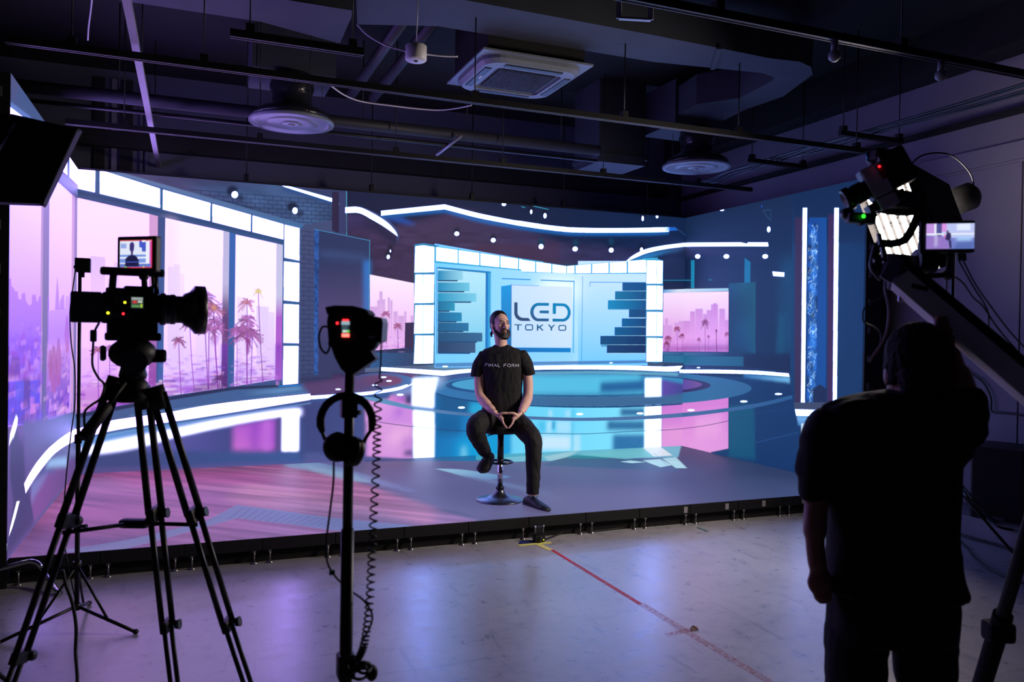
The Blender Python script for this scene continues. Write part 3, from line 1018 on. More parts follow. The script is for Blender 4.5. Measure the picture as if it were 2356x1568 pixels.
["p",[3695,1906,4167,1917,4168,1817,3693,1804],
[30,150,196],
[120,206,236],
[3706,1907,4166,1922],
1,0,0],
["p",[3696,1807,4103,1818,4103,1803,3697,1792],
[14,70,120],
0,0,1,0,0],
["p",[3696,1804,3901,1805,3902,1703,3695,1698],
[18,112,160],
[40,150,190],
[3707,1804,3900,1809],
1,0,0],
["p",[3698,1701,3838,1704,3839,1689,3698,1686],
[14,70,120],
0,0,1,0,0],
["p",[3698,1683,3989,1685,3990,1581,3697,1576],
[16,104,156],
[30,136,186],
[3709,1683,3989,1690],
1,0,0],
["p",[3700,1579,3926,1583,3926,1568,3700,1564],
[14,70,120],
0,0,1,0,0],
["p",[3700,1562,4076,1565,4077,1468,3698,1462],
[20,92,140],
[36,116,166],
[3711,1562,4076,1569],
1,0,0],
["p",[3701,1466,4013,1470,4013,1455,3701,1450],
[14,70,120],
0,0,1,0,0],
["p",[3702,1449,4249,1452,4250,1347,3700,1342],
[26,80,124],
[50,104,150],
[3712,1449,4249,1457],
1,0,0],
["p",[3703,1345,4185,1349,4185,1334,3703,1330],
[14,70,120],
0,0,1,0,0],
["p",[3703,1336,4164,1335,4166,1214,3702,1212],
[34,66,108],
[56,88,130],
[3714,1336,4164,1340],
1,0,0],
["p",[3705,1215,4101,1217,4101,1201,3705,1200],
[14,70,120],
0,0,1,0,0],
["l",[3680,2203,3691,1200],
9.8,[30,110,170],
0.8,0],
["p",[4479,2011,4608,2032,4621,1232,4492,1232],
[20,150,226],
[30,110,180],
[4519,2002,4530,1274],
1,0,0],
["l",[4489,2103,5450,2105],
11.8,[20,140,200],
1,0],
["l",[5450,2111,5453,1226],
10.8,[30,160,214],
1,0],
["l",[5567,2169,5570,1123],
7.8,[30,150,200],
0.9,0],
["p",[4614,2037,5427,2034,5428,1285,4620,1285],
[216,236,270],
[188,222,262],
[5327,1977,4642,1327],
1,0,0],
["l",[4614,2032,4974,2032],
6.9,[30,140,200],
0.8,0],
["l",[4611,2037,4620,1285],
7.8,[20,110,170],
0.9,0],
["p",[4620,1280,5416,1280,5417,1226,4621,1225],
[20,110,186],
[10,130,206],
[4643,1274,5399,1253],
1,0,0],
["p",[3667,1087,6525,1124,6525,1085,3668,1041],
[60,110,150],
0,0,0.8,4.9,0],
["p",[4651,1823,4695,1825,4697,1701,4698,1691,4702,1680,4709,1669,4718,1659,4729,1651,4743,1645,4757,1641,4772,1639,4840,1639,4874,1603,4758,1602,4747,1602,4727,1606,4708,1613,4691,1624,4676,1638,4665,1655,4657,1673,4653,1693],
[44,84,126],
[44,72,118],
[4935,1815,4869,1596],
1,0,0],
["p",[5111,1829,4970,1827,4959,1826,4938,1821,4919,1812,4901,1799,4886,1783,4875,1764,4867,1744,4864,1722,4864,1700,4868,1679,4877,1659,4889,1641,4904,1625,4922,1613,4941,1605,4962,1601,4973,1601,5113,1603,5112,1638,4976,1637,4969,1637,4956,1640,4944,1645,4932,1653,4923,1664,4915,1676,4910,1690,4907,1705,4907,1720,4909,1734,4914,1748,4921,1761,4930,1772,4941,1781,4954,1787,4967,1790,4974,1791,5111,1794],
[0,124,180],
[46,78,124],
[4935,1815,4869,1596],
1,0,0],
["p",[4987,1733,5112,1736,5111,1701,4987,1700],
[0,110,168],
[30,90,140],
[4935,1815,4869,1596],
1,0,0],
["p",[5162,1828,5289,1829,5307,1829,5329,1825,5349,1817,5367,1805,5383,1790,5395,1772,5404,1752,5409,1730,5409,1708,5405,1686,5397,1665,5386,1646,5370,1630,5353,1618,5333,1609,5311,1604,5293,1603,5163,1602,5162,1638,5296,1638,5305,1640,5319,1643,5331,1649,5343,1658,5352,1669,5360,1681,5365,1695,5367,1710,5367,1725,5364,1740,5359,1754,5351,1766,5341,1776,5329,1785,5316,1790,5303,1793,5293,1794,5208,1794,5208,1695,5163,1696],
[0,134,190],
[20,96,150],
[4935,1815,4869,1596],
1,0,0],
["p",[4658,1560,4755,1561,4754,1548,4717,1548,4717,1488,4697,1488,4696,1548,4659,1548],
[22,92,136],
[22,92,136],
[4935,1815,4869,1596],
1,0,0],
["p",[4905,1512,4902,1500,4893,1492,4880,1488,4823,1487,4810,1490,4801,1499,4797,1510,4797,1539,4800,1551,4809,1559,4821,1563,4879,1564,4892,1561,4901,1553,4905,1541,4905,1512,4890,1512,4889,1541,4888,1545,4884,1549,4879,1550,4822,1549,4817,1547,4813,1544,4812,1540,4813,1510,4814,1506,4818,1503,4822,1502,4880,1502,4885,1504,4889,1507,4890,1512,4905,1512],
[22,92,136],
[22,92,136],
[4935,1815,4869,1596],
1,0,0],
["p",[5351,1514,5348,1502,5339,1493,5326,1490,5270,1489,5257,1492,5247,1500,5244,1512,5243,1539,5246,1551,5256,1560,5269,1563,5325,1564,5338,1561,5347,1553,5351,1541,5351,1514,5336,1513,5335,1541,5334,1545,5330,1549,5325,1550,5269,1549,5264,1547,5260,1544,5259,1539,5259,1512,5261,1508,5264,1504,5270,1503,5326,1504,5331,1505,5334,1509,5336,1513,5351,1514],
[22,92,136],
[22,92,136],
[4935,1815,4869,1596],
1,0,0],
["p",[4954,1562,4974,1562,4974,1534,5023,1563,5046,1562,5003,1531,5047,1489,5023,1489,4987,1521,4973,1513,4972,1487,4954,1486],
[22,92,136],
[22,92,136],
[4935,1815,4869,1596],
1,0,0],
["p",[5098,1565,5122,1564,5151,1537,5178,1563,5200,1564,5160,1522,5159,1491,5139,1490,5138,1523],
[22,92,136],
[22,92,136],
[4935,1815,4869,1596],
1,0,0],
["l",[5671,2104,6485,2131],
8.8,[30,130,190],
0.9,0],
["l",[5671,2104,5671,1223],
8.8,[30,130,190],
0.8,0],
["p",[6136,2116,6485,2129,6483,2024,6136,2012],
[30,90,150],
[20,80,140],
[6136,2116,6472,2129],
1,0,0],
["p",[6147,2014,6487,2025,6487,2014,6148,2002],
[150,205,235],
0,0,1,0,0],
["p",[6031,2002,6487,2017,6485,1913,6030,1899],
[30,120,170],
[24,80,136],
[6031,2002,6474,2017],
1,0,0],
["p",[6042,1901,6489,1915,6490,1903,6042,1890],
[150,205,235],
0,0,1,0,0],
["p",[5930,1886,6490,1903,6488,1785,5930,1771],
[26,140,196],
[20,84,140],
[5930,1886,6476,1902],
1,0,0],
["p",[5941,1773,6492,1787,6492,1775,5941,1762],
[150,205,235],
0,0,1,0,0],
["p",[6237,1779,6492,1785,6490,1681,6237,1676],
[20,84,140],
[24,74,126],
[6237,1779,6478,1785],
1,0,0],
["p",[6249,1678,6494,1683,6494,1671,6249,1666],
[150,205,235],
0,0,1,0,0],
["p",[6135,1660,6494,1668,6492,1563,6135,1557],
[14,100,160],
[20,70,124],
[6135,1660,6480,1667],
1,0,0],
["p",[6146,1559,6496,1565,6496,1553,6146,1548],
[150,205,235],
0,0,1,0,0],
["p",[6033,1547,6496,1555,6494,1449,6033,1443],
[16,96,152],
[20,66,120],
[6033,1547,6483,1555],
1,0,0],
["p",[6044,1445,6498,1451,6498,1439,6045,1433],
[150,205,235],
0,0,1,0,0],
["p",[5830,1434,6498,1442,6496,1331,5830,1326],
[22,80,130],
[18,54,104],
[5830,1434,6485,1442],
1,0,0],
["p",[5841,1327,6500,1333,6501,1321,5841,1316],
[150,205,235],
0,0,1,0,0],
["p",[5925,1320,6500,1325,6498,1224,5925,1221],
[26,66,116],
[20,50,98],
[5925,1320,6487,1324],
1,0,0],
["p",[5936,1223,6502,1225,6503,1213,5936,1211],
[150,205,235],
0,0,1,0,0],
["p",[6136,2116,6485,2129,6483,2024,6138,2012],
[30,90,150],
[20,80,140],
[6136,2116,6472,2129],
1,0,0],
["p",[6031,2002,6487,2017,6485,1913,6032,1899],
[30,120,170],
[24,80,136],
[6031,2002,6474,2017],
1,0,0],
["p",[5930,1886,6490,1903,6488,1785,5932,1771],
[26,140,196],
[20,84,140],
[5930,1886,6476,1902],
1,0,0],
["p",[6237,1779,6492,1785,6490,1681,6239,1676],
[20,84,140],
[24,74,126],
[6237,1779,6478,1785],
1,0,0],
["p",[6135,1660,6494,1668,6492,1563,6137,1557],
[14,100,160],
[20,70,124],
[6135,1660,6480,1667],
1,0,0],
["p",[6033,1547,6496,1555,6494,1449,6035,1443],
[16,96,152],
[20,66,120],
[6033,1547,6483,1555],
1,0,0],
["p",[5895,1435,6498,1442,6496,1331,5897,1326],
[22,80,130],
[18,54,104],
[5895,1435,6485,1442],
1,0,0],
["p",[5925,1320,6500,1325,6498,1224,5927,1221],
[26,66,116],
[20,50,98],
[5925,1320,6487,1324],
1,0,0],
["p",[5841,1326,5925,1326,5925,1298,5841,1298],
[80,160,210],
0,0,1,0,0],
["p",[3636,2449,5026,2331,5028,2199,3638,2253],
[60,170,220],
0,0,1,0,0],
["p",[3667,2435,3927,2414,3929,2263,3669,2276],
[360,430,720],
0,0,1,0,0],
["p",[3943,2412,4195,2391,4197,2250,3945,2263],
[360,430,720],
0,0,1,0,0],
["p",[4212,2390,4451,2370,4453,2238,4214,2250],
[360,430,720],
0,0,1,0,0],
["p",[4468,2368,4691,2350,4692,2227,4470,2237],
[360,430,720],
0,0,1,0,0],
["p",[4708,2348,4915,2331,4917,2216,4709,2226],
[360,430,720],
0,0,1,0,0],
["p",[4933,2329,5026,2322,5028,2210,4934,2215],
[360,430,720],
0,0,1,0,0],
["p",[4739,2349,5342,2294,6481,2433,6485,2244,5460,2201,4741,2192],
[60,160,220],
0,0,1,0,0],
["p",[4739,2339,4916,2324,4918,2202,4741,2201],
[360,430,720],
0,0,1,0,0],
["p",[4933,2323,5132,2306,5134,2203,4935,2202],
[360,430,720],
0,0,1,0,0],
["p",[5150,2304,5336,2288,5338,2204,5152,2203],
[360,430,720],
0,0,1,0,0],
["p",[5351,2289,5449,2301,5451,2209,5352,2204],
[360,430,720],
0,0,1,0,0],
["p",[5469,2303,5679,2329,5681,2220,5471,2210],
[360,430,720],
0,0,1,0,0],
["p",[5700,2331,5928,2359,5931,2232,5701,2221],
[360,430,720],
0,0,1,0,0],
["p",[5949,2362,6190,2391,6193,2245,5951,2233],
[360,430,720],
0,0,1,0,0],
["p",[6213,2394,6480,2426,6483,2259,6215,2246],
[360,430,720],
0,0,1,0,0],
["p",[3407,2451,3511,2472,3706,2453,3651,2427,3655,1091,3420,1079],
[50,130,180],
0,0,1,0,0],
["p",[3419,2429,3507,2446,3506,2135,3413,2131],
[360,430,720],
0,0,1,0,0],
["p",[3514,2447,3645,2433,3644,2145,3513,2135],
[360,430,720],
0,0,1,0,0],
["p",[3424,2106,3511,2110,3511,1783,3415,1781],
[360,430,720],
0,0,1,0,0],
["p",[3519,2110,3647,2115,3646,1792,3518,1784],
[360,430,720],
0,0,1,0,0],
["p",[3428,1757,3516,1760,3516,1433,3418,1431],
[360,430,720],
0,0,1,0,0],
["p",[3524,1760,3649,1763,3648,1439,3522,1433],
[360,430,720],
0,0,1,0,0],
["p",[3433,1408,3521,1409,3521,1086,3420,1086],
[360,430,720],
0,0,1,0,0],
["p",[3529,1409,3651,1410,3650,1091,3527,1086],
[360,430,720],
0,0,1,0,0],
["p",[6476,2419,6641,2451,6737,2423,6750,1106,6648,1092,6495,1109],
[60,140,190],
0,0,1,0,0],
["p",[6490,2415,6634,2422,6632,2123,6487,2118],
[360,430,720],
0,0,1,0,0],
["p",[6644,2422,6729,2420,6727,2127,6640,2123],
[360,430,720],
0,0,1,0,0],
["p",[6496,2091,6640,2096,6638,1786,6494,1782],
[360,430,720],
0,0,1,0,0],
["p",[6650,2097,6735,2093,6733,1788,6646,1786],
[360,430,720],
0,0,1,0,0],
["p",[6502,1752,6647,1755,6645,1444,6500,1442],
[360,430,720],
0,0,1,0,0],
["p",[6657,1756,6742,1751,6740,1445,6653,1444],
[360,430,720],
0,0,1,0,0],
["p",[6508,1416,6653,1417,6651,1113,6506,1112],
[360,430,720],
0,0,1,0,0],
["p",[6663,1417,6748,1411,6746,1113,6659,1113],
[360,430,720],
0,0,1,0,0],
["p",[6732,2646,7228,2673,7262,1004,6763,1005],
[24,38,74],
0,0,1,0,0],
["p",[6190,2386,6484,2500,6738,2564,7082,2622,7082,2586,6759,2518,6563,2449,6370,2414],
[40,130,200],
[40,60,100],
[6369,2448,7038,2583],
1,14.7,0],
["p",[6179,2385,6193,2398,6206,2411,6220,2423,6234,2436,6251,2449,6273,2463,6298,2478,6327,2494,6358,2511,6392,2527,6427,2542,6464,2556,6501,2568,6540,2579,6581,2589,6624,2598,6669,2608,6717,2617,6769,2627,6824,2636,6883,2646,6942,2655,7002,2664,7060,2674,7082,2629,7023,2619,6963,2609,6903,2600,6845,2591,6790,2581,6738,2571,6689,2561,6643,2550,6599,2539,6558,2528,6519,2518,6484,2507,6453,2497,6425,2486,6400,2476,6377,2466,6354,2456,6330,2446,6306,2436,6283,2427,6259,2417,6236,2408,6213,2398,6190,2389],
[360,430,720],
0,0,1,0,0],
["p",[6437,2438,6651,2458,6652,2441,6447,2415],
[60,180,220],
0,0,1,0,0],
["p",[6744,2007,7241,2032,7257,1240,6752,1243],
[250,222,255],
[214,138,226],
[6904,1973,6917,1290],
1,0,0],
["p",[6743,2047,7240,2076,7241,2035,6744,2007],
[90,160,220],
[210,226,248],
[6743,2036,6970,2043],
1,0,0],
["p",[6777,1674,6823,1675,6830,1346,6783,1346],
[206,150,224],
[226,160,236],
[6777,1674,6783,1346],
0.8,0,0],
["p",[6825,1584,6892,1586,6896,1347,6830,1346],
[206,150,224],
[226,160,236],
[6825,1584,6830,1346],
0.8,0,0],
["p",[6924,1620,6992,1622,6997,1348,6930,1347],
[206,150,224],
[226,160,236],
[6924,1620,6930,1347],
0.8,0,0],
["p",[6991,1644,7249,1650,7255,1350,6997,1348],
[206,150,224],
[226,160,236],
[6991,1644,6997,1348],
0.8,0,0],
["p",[6752,1583,6779,1584,6783,1346,6757,1345],
[206,150,224],
[226,160,236],
[6752,1583,6757,1345],
0.8,0,0],
["c",[6755,1430,7253,1436,7257,1246,6752,1243],
7,60,[[190,110,214],
[236,170,240],
[150,70,180],
[240,190,246]],
60,8,0.6],
["m",[6828,1414,6838,1244],
50,[120,50,90],
[120,50,90],
51,10],
["m",[6966,1536,6979,1245],
50,[126,56,96],
[150,72,188],
52,8],
["m",[7049,1451,7060,1245],
45,[120,54,96],
[150,72,188],
53,7],
["m",[6810,1346,6818,1244],
45,[110,40,80],
[110,40,80],
54,7],
["p",[6757,1311,7256,1315,7257,1240,6752,1238],
[120,40,140],
0,0,0.4,19.6,0],
["p",[6745,1238,7257,1240,7258,1188,6746,1198],
[60,110,160],
[40,80,130],
[6785,1232,7189,1223],
1,0,0],
["p",[6760,1192,7258,1188,7261,1050,6762,1073],
[50,120,160],
0,0,1,0,0],
["b",[6760,1192,7258,1188,7261,1050,6762,1062],
6,6,4.9,[24,70,120],
0.8],
["p",[6735,2432,7163,2452,7168,2191,6740,2175],
[30,44,82],
0,0,1,4.9,0],
["l",[6740,2169,7168,2186],
12.7,[30,120,160],
0.9,0],
["p",[-91,388,788,558,2263,707,3160,771,3616,1006,7261,1050,7293,-559,-87,-126],
[60,72,124],
[56,88,150],
[488,368,2200,500],
1,0,0],
["p",[-91,345,830,482,2263,688,2273,617,831,356,-90,217],
[96,150,214],
[70,100,170],
[98,381,2198,642],
1,14.7,0],
["p",[35,241,79,252,119,262,159,273,203,284,254,296,317,309,396,324,488,341,589,359,693,377,794,395,885,411,965,427,1037,441,1105,456,1173,470,1246,484,1326,498,1420,513,1524,528,1633,544,1741,559,1842,572,1930,582,2001,589,2061,592,2113,593,2161,593,2209,593,2261,594,2262,525,2209,522,2161,521,2114,520,2062,518,2002,514,1930,507,1843,496,1742,483,1634,468,1525,451,1421,435,1327,418,1245,401,1168,383,1096,365,1026,347,957,329,886,313,812,297,737,281,661,265,589,251,522,238,462,228,410,219,364,213,323,208,286,204,249,201,211,198,174,196,138,195,103,194,69,194,35,194,1,193],
[330,330,430],
0,0,1,19.6,0],
["p",[867,320,1972,506,1976,144,571,203],
[92,90,166],
[66,72,136],
[755,252,1427,310],
1,14.7,0],
["p",[1465,424,1900,486,1904,152,1468,170],
[170,86,206],
[200,110,210],
[1666,429,1488,182],
1,24.5,0],
["p",[1645,451,1706,460,1709,160,1648,162],
[140,70,190],
0,0,0.7,24.5,0],
["p",[1767,469,1848,477,1852,154,1770,157],
[196,110,222],
0,0,0.7,19.6,0],
["p",[1900,497,1962,506,1966,149,1904,152],
[90,74,140],
0,0,1,14.7,0],
["p",[1967,560,2138,577,2137,133,1968,140],
[360,360,470],
0,0,1,12.2,0],
["p",[2152,666,2913,701,2922,-9,2160,27],
[58,66,122],
[64,76,134],
[2200,547,2869,287],
1,24.5,0],
["p",[-91,414,-79,418,-70,421,-60,424,-48,428,-29,433,-1,441,36,451,81,463,132,477,189,491,250,505,314,518,382,529,457,539,536,549,619,559,703,569,788,581,869,594,949,608,1030,623,1117,638,1214,653,1326,668,1456,683,1603,698,1762,713,1928,728,2096,744,2262,759,2263,693,2097,668,1927,643,1760,618,1601,594,1455,573,1327,554,1220,539,1129,526,1049,515,976,505,904,496,830,486,752,476,675,467,600,458,527,449,456,439,389,428,322,416,255,402,191,387,131,373,78,360,34,349,0,341,-24,334,-42,328,-58,322,-73,317,-91,311],
[480,400,720],
0,0,1,0,0],
["l",[-90,294,-72,300,-57,305,-42,310,-24,316,0,323,34,332,78,343,132,356,191,370,256,385,322,399,389,411,457,422,527,431,600,440,675,449,752,458,830,468,905,478,976,487,1050,497,1129,508,1220,521,1327,536,1455,554,1601,576,1760,599,1927,624,2097,649,2263,674],
5.9,[60,80,120],
0.8,0],
["l",[-90,277,-72,283,-57,288,-42,293,-24,299,0,306,34,315,79,326,132,339,192,353,256,367,322,381,389,393,457,404,527,414,600,423,676,431,752,440,830,450,905,460,977,470,1050,479,1129,490,1220,502,1328,518,1455,536,1601,557,1761,581,1928,605,2097,630,2263,655],
14.7,[120,160,210],
0.5,4.9],
["p",[2262,736,2330,739,2401,742,2471,746,2541,749,2607,752,2669,756,2725,759,2776,763,2823,766,2869,770,2915,774,2961,779,3008,784,3056,790,3103,796,3149,803,3193,811,3235,819,3273,829,3307,840,3340,851,3372,863,3404,875,3437,887,3448,867,3418,854,3389,840,3361,826,3331,813,3298,800,3260,789,3217,780,3168,771,3117,764,3064,757,3012,750,2961,744,2914,739,2868,734,2822,731,2775,727,2725,723,2669,720,2608,716,2541,712,2472,708,2401,705,2331,701,2263,698],
[360,430,720],
0,0,1,0,0],
["p",[2667,923,2707,933,2747,944,2787,955,2828,965,2868,973,2909,980,2950,983,2993,985,3035,985,3077,984,3118,981,3157,978,3195,974,3233,968,3270,961,3304,953,3334,945,3360,937,3380,930,3397,921,3410,913,3419,904,3425,896,3427,887,3424,879,3415,871,3402,862,3388,854,3374,846,3361,838,3361,838,3358,840,3355,843,3353,845,3350,847,3344,848,3336,848,3323,846,3308,843,3291,838,3273,834,3254,829,3235,824,3216,820,3197,816,3178,812,3157,808,3135,804,3109,801,3081,799,3050,797,3018,796,2983,794,2948,792,2911,789,2873,784,2834,779,2793,773,2751,766,2709,760,2669,753],
[70,110,170],
[70,76,130],
[3360,918,2765,825],
1,0,0],
["p",[3289,893,3282,877,3258,861,3222,848,3174,839,3118,833,3059,831,3000,834,2945,841,2898,852,2862,865,2840,881,2832,897,2839,913,2861,929,2897,941,2944,951,2998,957,3057,959,3117,957,3172,950,3221,939,3258,926,3281,910],
[118,72,112],
0,0,1,9.8,0],
["p",[2150,860,2667,932,3058,954,3159,870,2765,767,2271,745],
[92,66,112],
0,0,0.8,19.6,0],
["p",[3104,933,3101,929,3092,927,3079,925,3065,925,3052,927,3043,930,3039,933,3043,937,3052,940,3064,941,3079,941,3092,940,3101,937],
[330,380,520],
0,0,1,0,0],
["p",[3166,890,3163,887,3154,884,3141,882,3126,882,3113,884,3104,887,3101,891,3104,894,3113,897,3126,899,3141,899,3154,897,3163,894],
[330,380,520],
0,0,1,0,0],
["p",[3003,844,3000,841,2991,838,2978,837,2963,837,2951,838,2942,841,2938,845,2942,849,2950,851,2963,853,2978,853,2990,851,2999,848],
[330,380,520],
0,0,1,0,0],
["p",[3830,1053,3827,1049,3818,1046,3804,1045,3789,1045,3775,1046,3765,1049,3762,1053,3765,1057,3775,1060,3788,1061,3804,1061,3817,1060,3827,1057],
[330,380,520],
0,0,1,0,0],
["p",[2594,803,2591,799,2582,797,2570,795,2556,795,2544,797,2535,800,2532,804,2535,807,2543,810,2556,811,2570,811,2582,809,2591,806],
[330,380,520],
0,0,1,0,0],
["p",[2879,628,3414,743,3424,-42,2887,13],
[226,160,224],
[214,150,224],
[3162,623,3169,79],
1,19.6,0],
["p",[2875,679,3420,608,3423,379,2878,440],
[222,156,230],
[206,140,226],
[3042,616,3197,462],
1,14.7,0],
["p",[3195,583,3288,581,3289,474,3197,477],
[176,110,216],
0,0,0.7,24.5,0],
["p",[3152,342,3416,333,3356,152,3155,160],
[240,186,232],
0,0,0.7,49,0],
["p",[3277,247,3425,264,3427,111,3279,125],
[176,110,206],
0,0,0.7,39.2,0],
["p",[3310,86,3427,96,3428,19,3311,25],
[80,66,130],
0,0,1,24.5,0],
["p",[3147,727,3317,732,3318,641,3148,644],
[214,130,206],
[170,100,210],
[3163,689,3302,687],
1,14.7,0],
["p",[3317,755,3418,761,3420,616,3318,626],
[64,60,120],
0,0,1,19.6,0],
["p",[3162,765,3417,822,3418,738,3162,727],
[140,160,220],
0,0,0.8,24.5,0],
["p",[2205,120,3424,-7,3425,-62,2206,-4],
[74,84,142],
0,0,1,9.8,0],
["p",[3650,865,4649,855,4664,-100,3663,-53],
[16,110,176],
[20,140,206],
[3676,461,4549,73],
1,14.7,0],
["p",[3699,738,4098,732,4102,476,3702,511],
[20,84,136],
0,0,0.9,29.4,0],
["p",[3702,486,3994,479,3997,248,3705,258],
[8,92,150],
0,0,0.9,34.3,0],
["p",[4595,725,6533,697,6550,-211,4608,-118],
[96,206,244,1.05],
[120,214,246,1.1],
[4767,591,5968,181],
1,29.4,0],
["p",[4100,604,4653,646,4656,436,4102,476],
[40,176,220],
0,0,0.8,29.4,0],
["p",[3945,199,4658,331,4664,-100,3949,-66],
[0,160,220],
0,0,0.8,49,0],
["p",[4065,20,4063,-20,4054,-51,4042,-69,4027,-68,4014,-49,4005,-17,4001,23,4003,63,4012,95,4025,112,4039,111,4052,93,4062,61],
[130,214,240],
0,0,0.7,24.5,0],
["p",[4871,545,5152,539,5153,428,4873,435],
[110,214,248],
0,0,0.8,24.5,0],
["p",[5125,515,5179,513,5180,427,5126,429],
[176,226,250],
0,0,0.8,14.7,0],
["p",[5356,509,5425,508,5426,421,5358,423],
[170,226,250],
0,0,0.8,14.7,0],
["p",[5438,520,5494,519,5495,419,5440,421],
[80,200,240],
0,0,0.7,9.8,0],
["p",[5175,378,5219,377,5220,279,5176,280],
[20,150,205],
0,0,0.9,14.7,0],
["p",[5100,380,5168,379,5170,237,5103,239],
[176,228,252],
0,0,0.8,14.7,0],
["p",[5242,376,5427,371,5430,229,5245,235],
[176,228,252],
0,0,0.8,19.6,0],
["p",[4993,383,5087,381,5089,246,4995,249],
[70,190,234],
0,0,0.8,19.6,0],
["p",[5023,199,5430,185,5433,11,5026,28],
[206,234,252],
0,0,0.9,24.5,0],
["p",[4634,213,4837,206,4841,-25,4638,-16],
[110,210,246],
0,0,0.9,24.5,0],
["p",[4530,258,4627,255,4631,14,4534,18],
[20,150,214],
0,0,0.9,19.6,0],
["p",[5448,371,5469,370,5475,9,5454,10],
[80,190,230],
0,0,0.8,9.8,0],
["p",[5472,196,5569,193,5573,-26,5475,-22],
[180,228,250],
0,0,0.8,14.7,0],
["p",[5830,834,6477,827,6480,666,5833,676],
[20,70,130],
0,0,0.9,24.5,0],
["p",[6125,513,6493,505,6495,397,6127,406],
[20,80,140],
0,0,0.9,24.5,0],
["p",[5938,359,6496,343,6499,218,5940,236],
[16,86,146],
0,0,0.9,24.5,0],
["p",[6021,180,6500,164,6503,-34,6024,-14],
[10,90,156],
0,0,0.9,24.5,0],
["p",[5344,942,5828,939,5833,676,5349,684],
[60,176,220],
0,0,0.6,24.5,0],
["p",[6486,908,6736,906,6755,-80,6504,-70],
[310,350,430],
0,0,1,9.8,0],
["p",[6745,644,7115,638,7130,-96,6759,-81],
[206,120,212],
[222,150,222],
[6753,553,6806,8],
1,9.8,0],
["p",[6741,897,7111,858,7115,656,6745,653],
[92,80,176],
[40,70,140],
[6748,825,7090,821],
1,19.6,0],
["p",[6753,246,7123,234,7127,51,6757,28],
[228,156,220],
0,0,0.8,29.4,0],
["p",[8181,744,8167,718,8122,693,8047,669,7945,647,7816,626,7663,607,7488,591,7294,576,7083,565,6860,556,6628,550,6388,546,6145,545,5901,547,5660,552,5424,558,5195,567,4975,579,4767,592,4573,607,4394,623,4232,641,4087,660,3961,680,3855,701,3769,722,3704,744,3660,766,3638,789,3638,811,3659,832,3702,853,3766,874,3852,893,3957,911,4083,928,4227,944,4389,958,4567,970,4761,980,4968,988,5187,994,5416,997,5652,998,5893,997,6137,992,6380,986,6619,976,6852,964,7075,950,7286,933,7481,914,7656,894,7811,871,7940,847,8044,822,8120,796,8166,770,8181,744,7509,793,7496,810,7460,827,7400,843,7318,860,7215,875,7092,890,6952,904,6797,916,6628,927,6449,937,6261,945,6067,952,5870,956,5672,960,5475,961,5281,961,5094,959,4913,956,4742,951,4581,944,4433,937,4298,928,4178,918,4073,907,3984,895,3913,882,3859,869,3823,855,3805,840,3805,826,3823,811,3860,796,3914,782,3986,768,4075,754,4181,740,4301,728,4437,716,4585,705,4746,695,4918,687,5099,679,5287,673,5480,669,5677,666,5875,665,6073,666,6266,668,6454,672,6633,678,6802,685,6957,694,7096,705,7218,717,7321,731,7402,745,7461,760,7497,776,7509,793],
[44,116,176],
[60,104,148],
[3671,814,5351,579],
1,0,0],
["p",[7509,793,7497,776,7461,760,7402,745,7321,731,7218,717,7096,705,6957,694,6802,685,6633,678,6454,672,6266,668,6073,666,5875,665,5677,666,5480,669,5287,673,5099,679,4918,687,4746,695,4585,705,4437,716,4301,728,4181,740,4075,754,3986,768,3914,782,3860,796,3823,811,3805,826,3805,840,3823,855,3859,869,3913,882,3984,895,4073,907,4178,918,4298,928,4433,937,4581,944,4742,951,4913,956,5094,959,5281,961,5475,961,5672,960,5870,956,6067,952,6261,945,6449,937,6628,927,6797,916,6952,904,7092,890,7215,875,7318,860,7400,843,7460,827,7496,810,7509,793,7418,806,7406,820,7371,835,7315,849,7237,864,7139,877,7022,890,6888,902,6740,913,6579,923,6408,931,6229,938,6044,944,5855,949,5666,951,5477,953,5292,953,5112,951,4939,949,4774,944,4620,939,4478,932,4348,925,4232,916,4132,907,4046,896,3978,885,3925,873,3891,861,3873,849,3873,836,3891,823,3926,810,3979,798,4048,785,4134,773,4235,761,4351,750,4481,740,4624,730,4778,722,4943,714,5116,708,5296,703,5482,699,5670,696,5860,695,6048,696,6233,697,6413,701,6584,706,6744,712,6892,720,7025,729,7141,740,7239,751,7317,764,7373,777,7407,791,7418,806],
[28,80,136],
0,0,1,0,0],
["p",[8158,687,8114,670,8059,654,7991,638,7912,623,7822,609,7722,596,7612,584,7494,573,7367,563,7233,554,7093,547,6947,540,6797,535,6643,531,6486,528,6327,527,6167,526,6007,527,5847,529,5689,532,5532,536,5378,541,5228,547,5081,554,4939,563,4803,572,4671,581,4546,592,4428,603,4316,615,4212,627,4115,640,4026,654,3945,668,3873,682,3809,697,3754,712,3708,727,3671,742,3692,749,3728,735,3774,721,3828,707,3891,693,3963,680,4043,667,4131,654,4227,641,4330,630,4441,618,4558,608,4682,598,4812,589,4947,580,5088,572,5233,566,5382,560,5534,555,5689,551,5846,548,6004,546,6162,545,6320,546,6477,547,6632,550,6785,554,6933,559,7077,565,7216,572,7348,580,7473,589,7590,600,7699,611,7798,623,7886,637,7964,650,8031,665,8086,680,8129,696],
[18,70,126],
0,0,1,2.9,0],
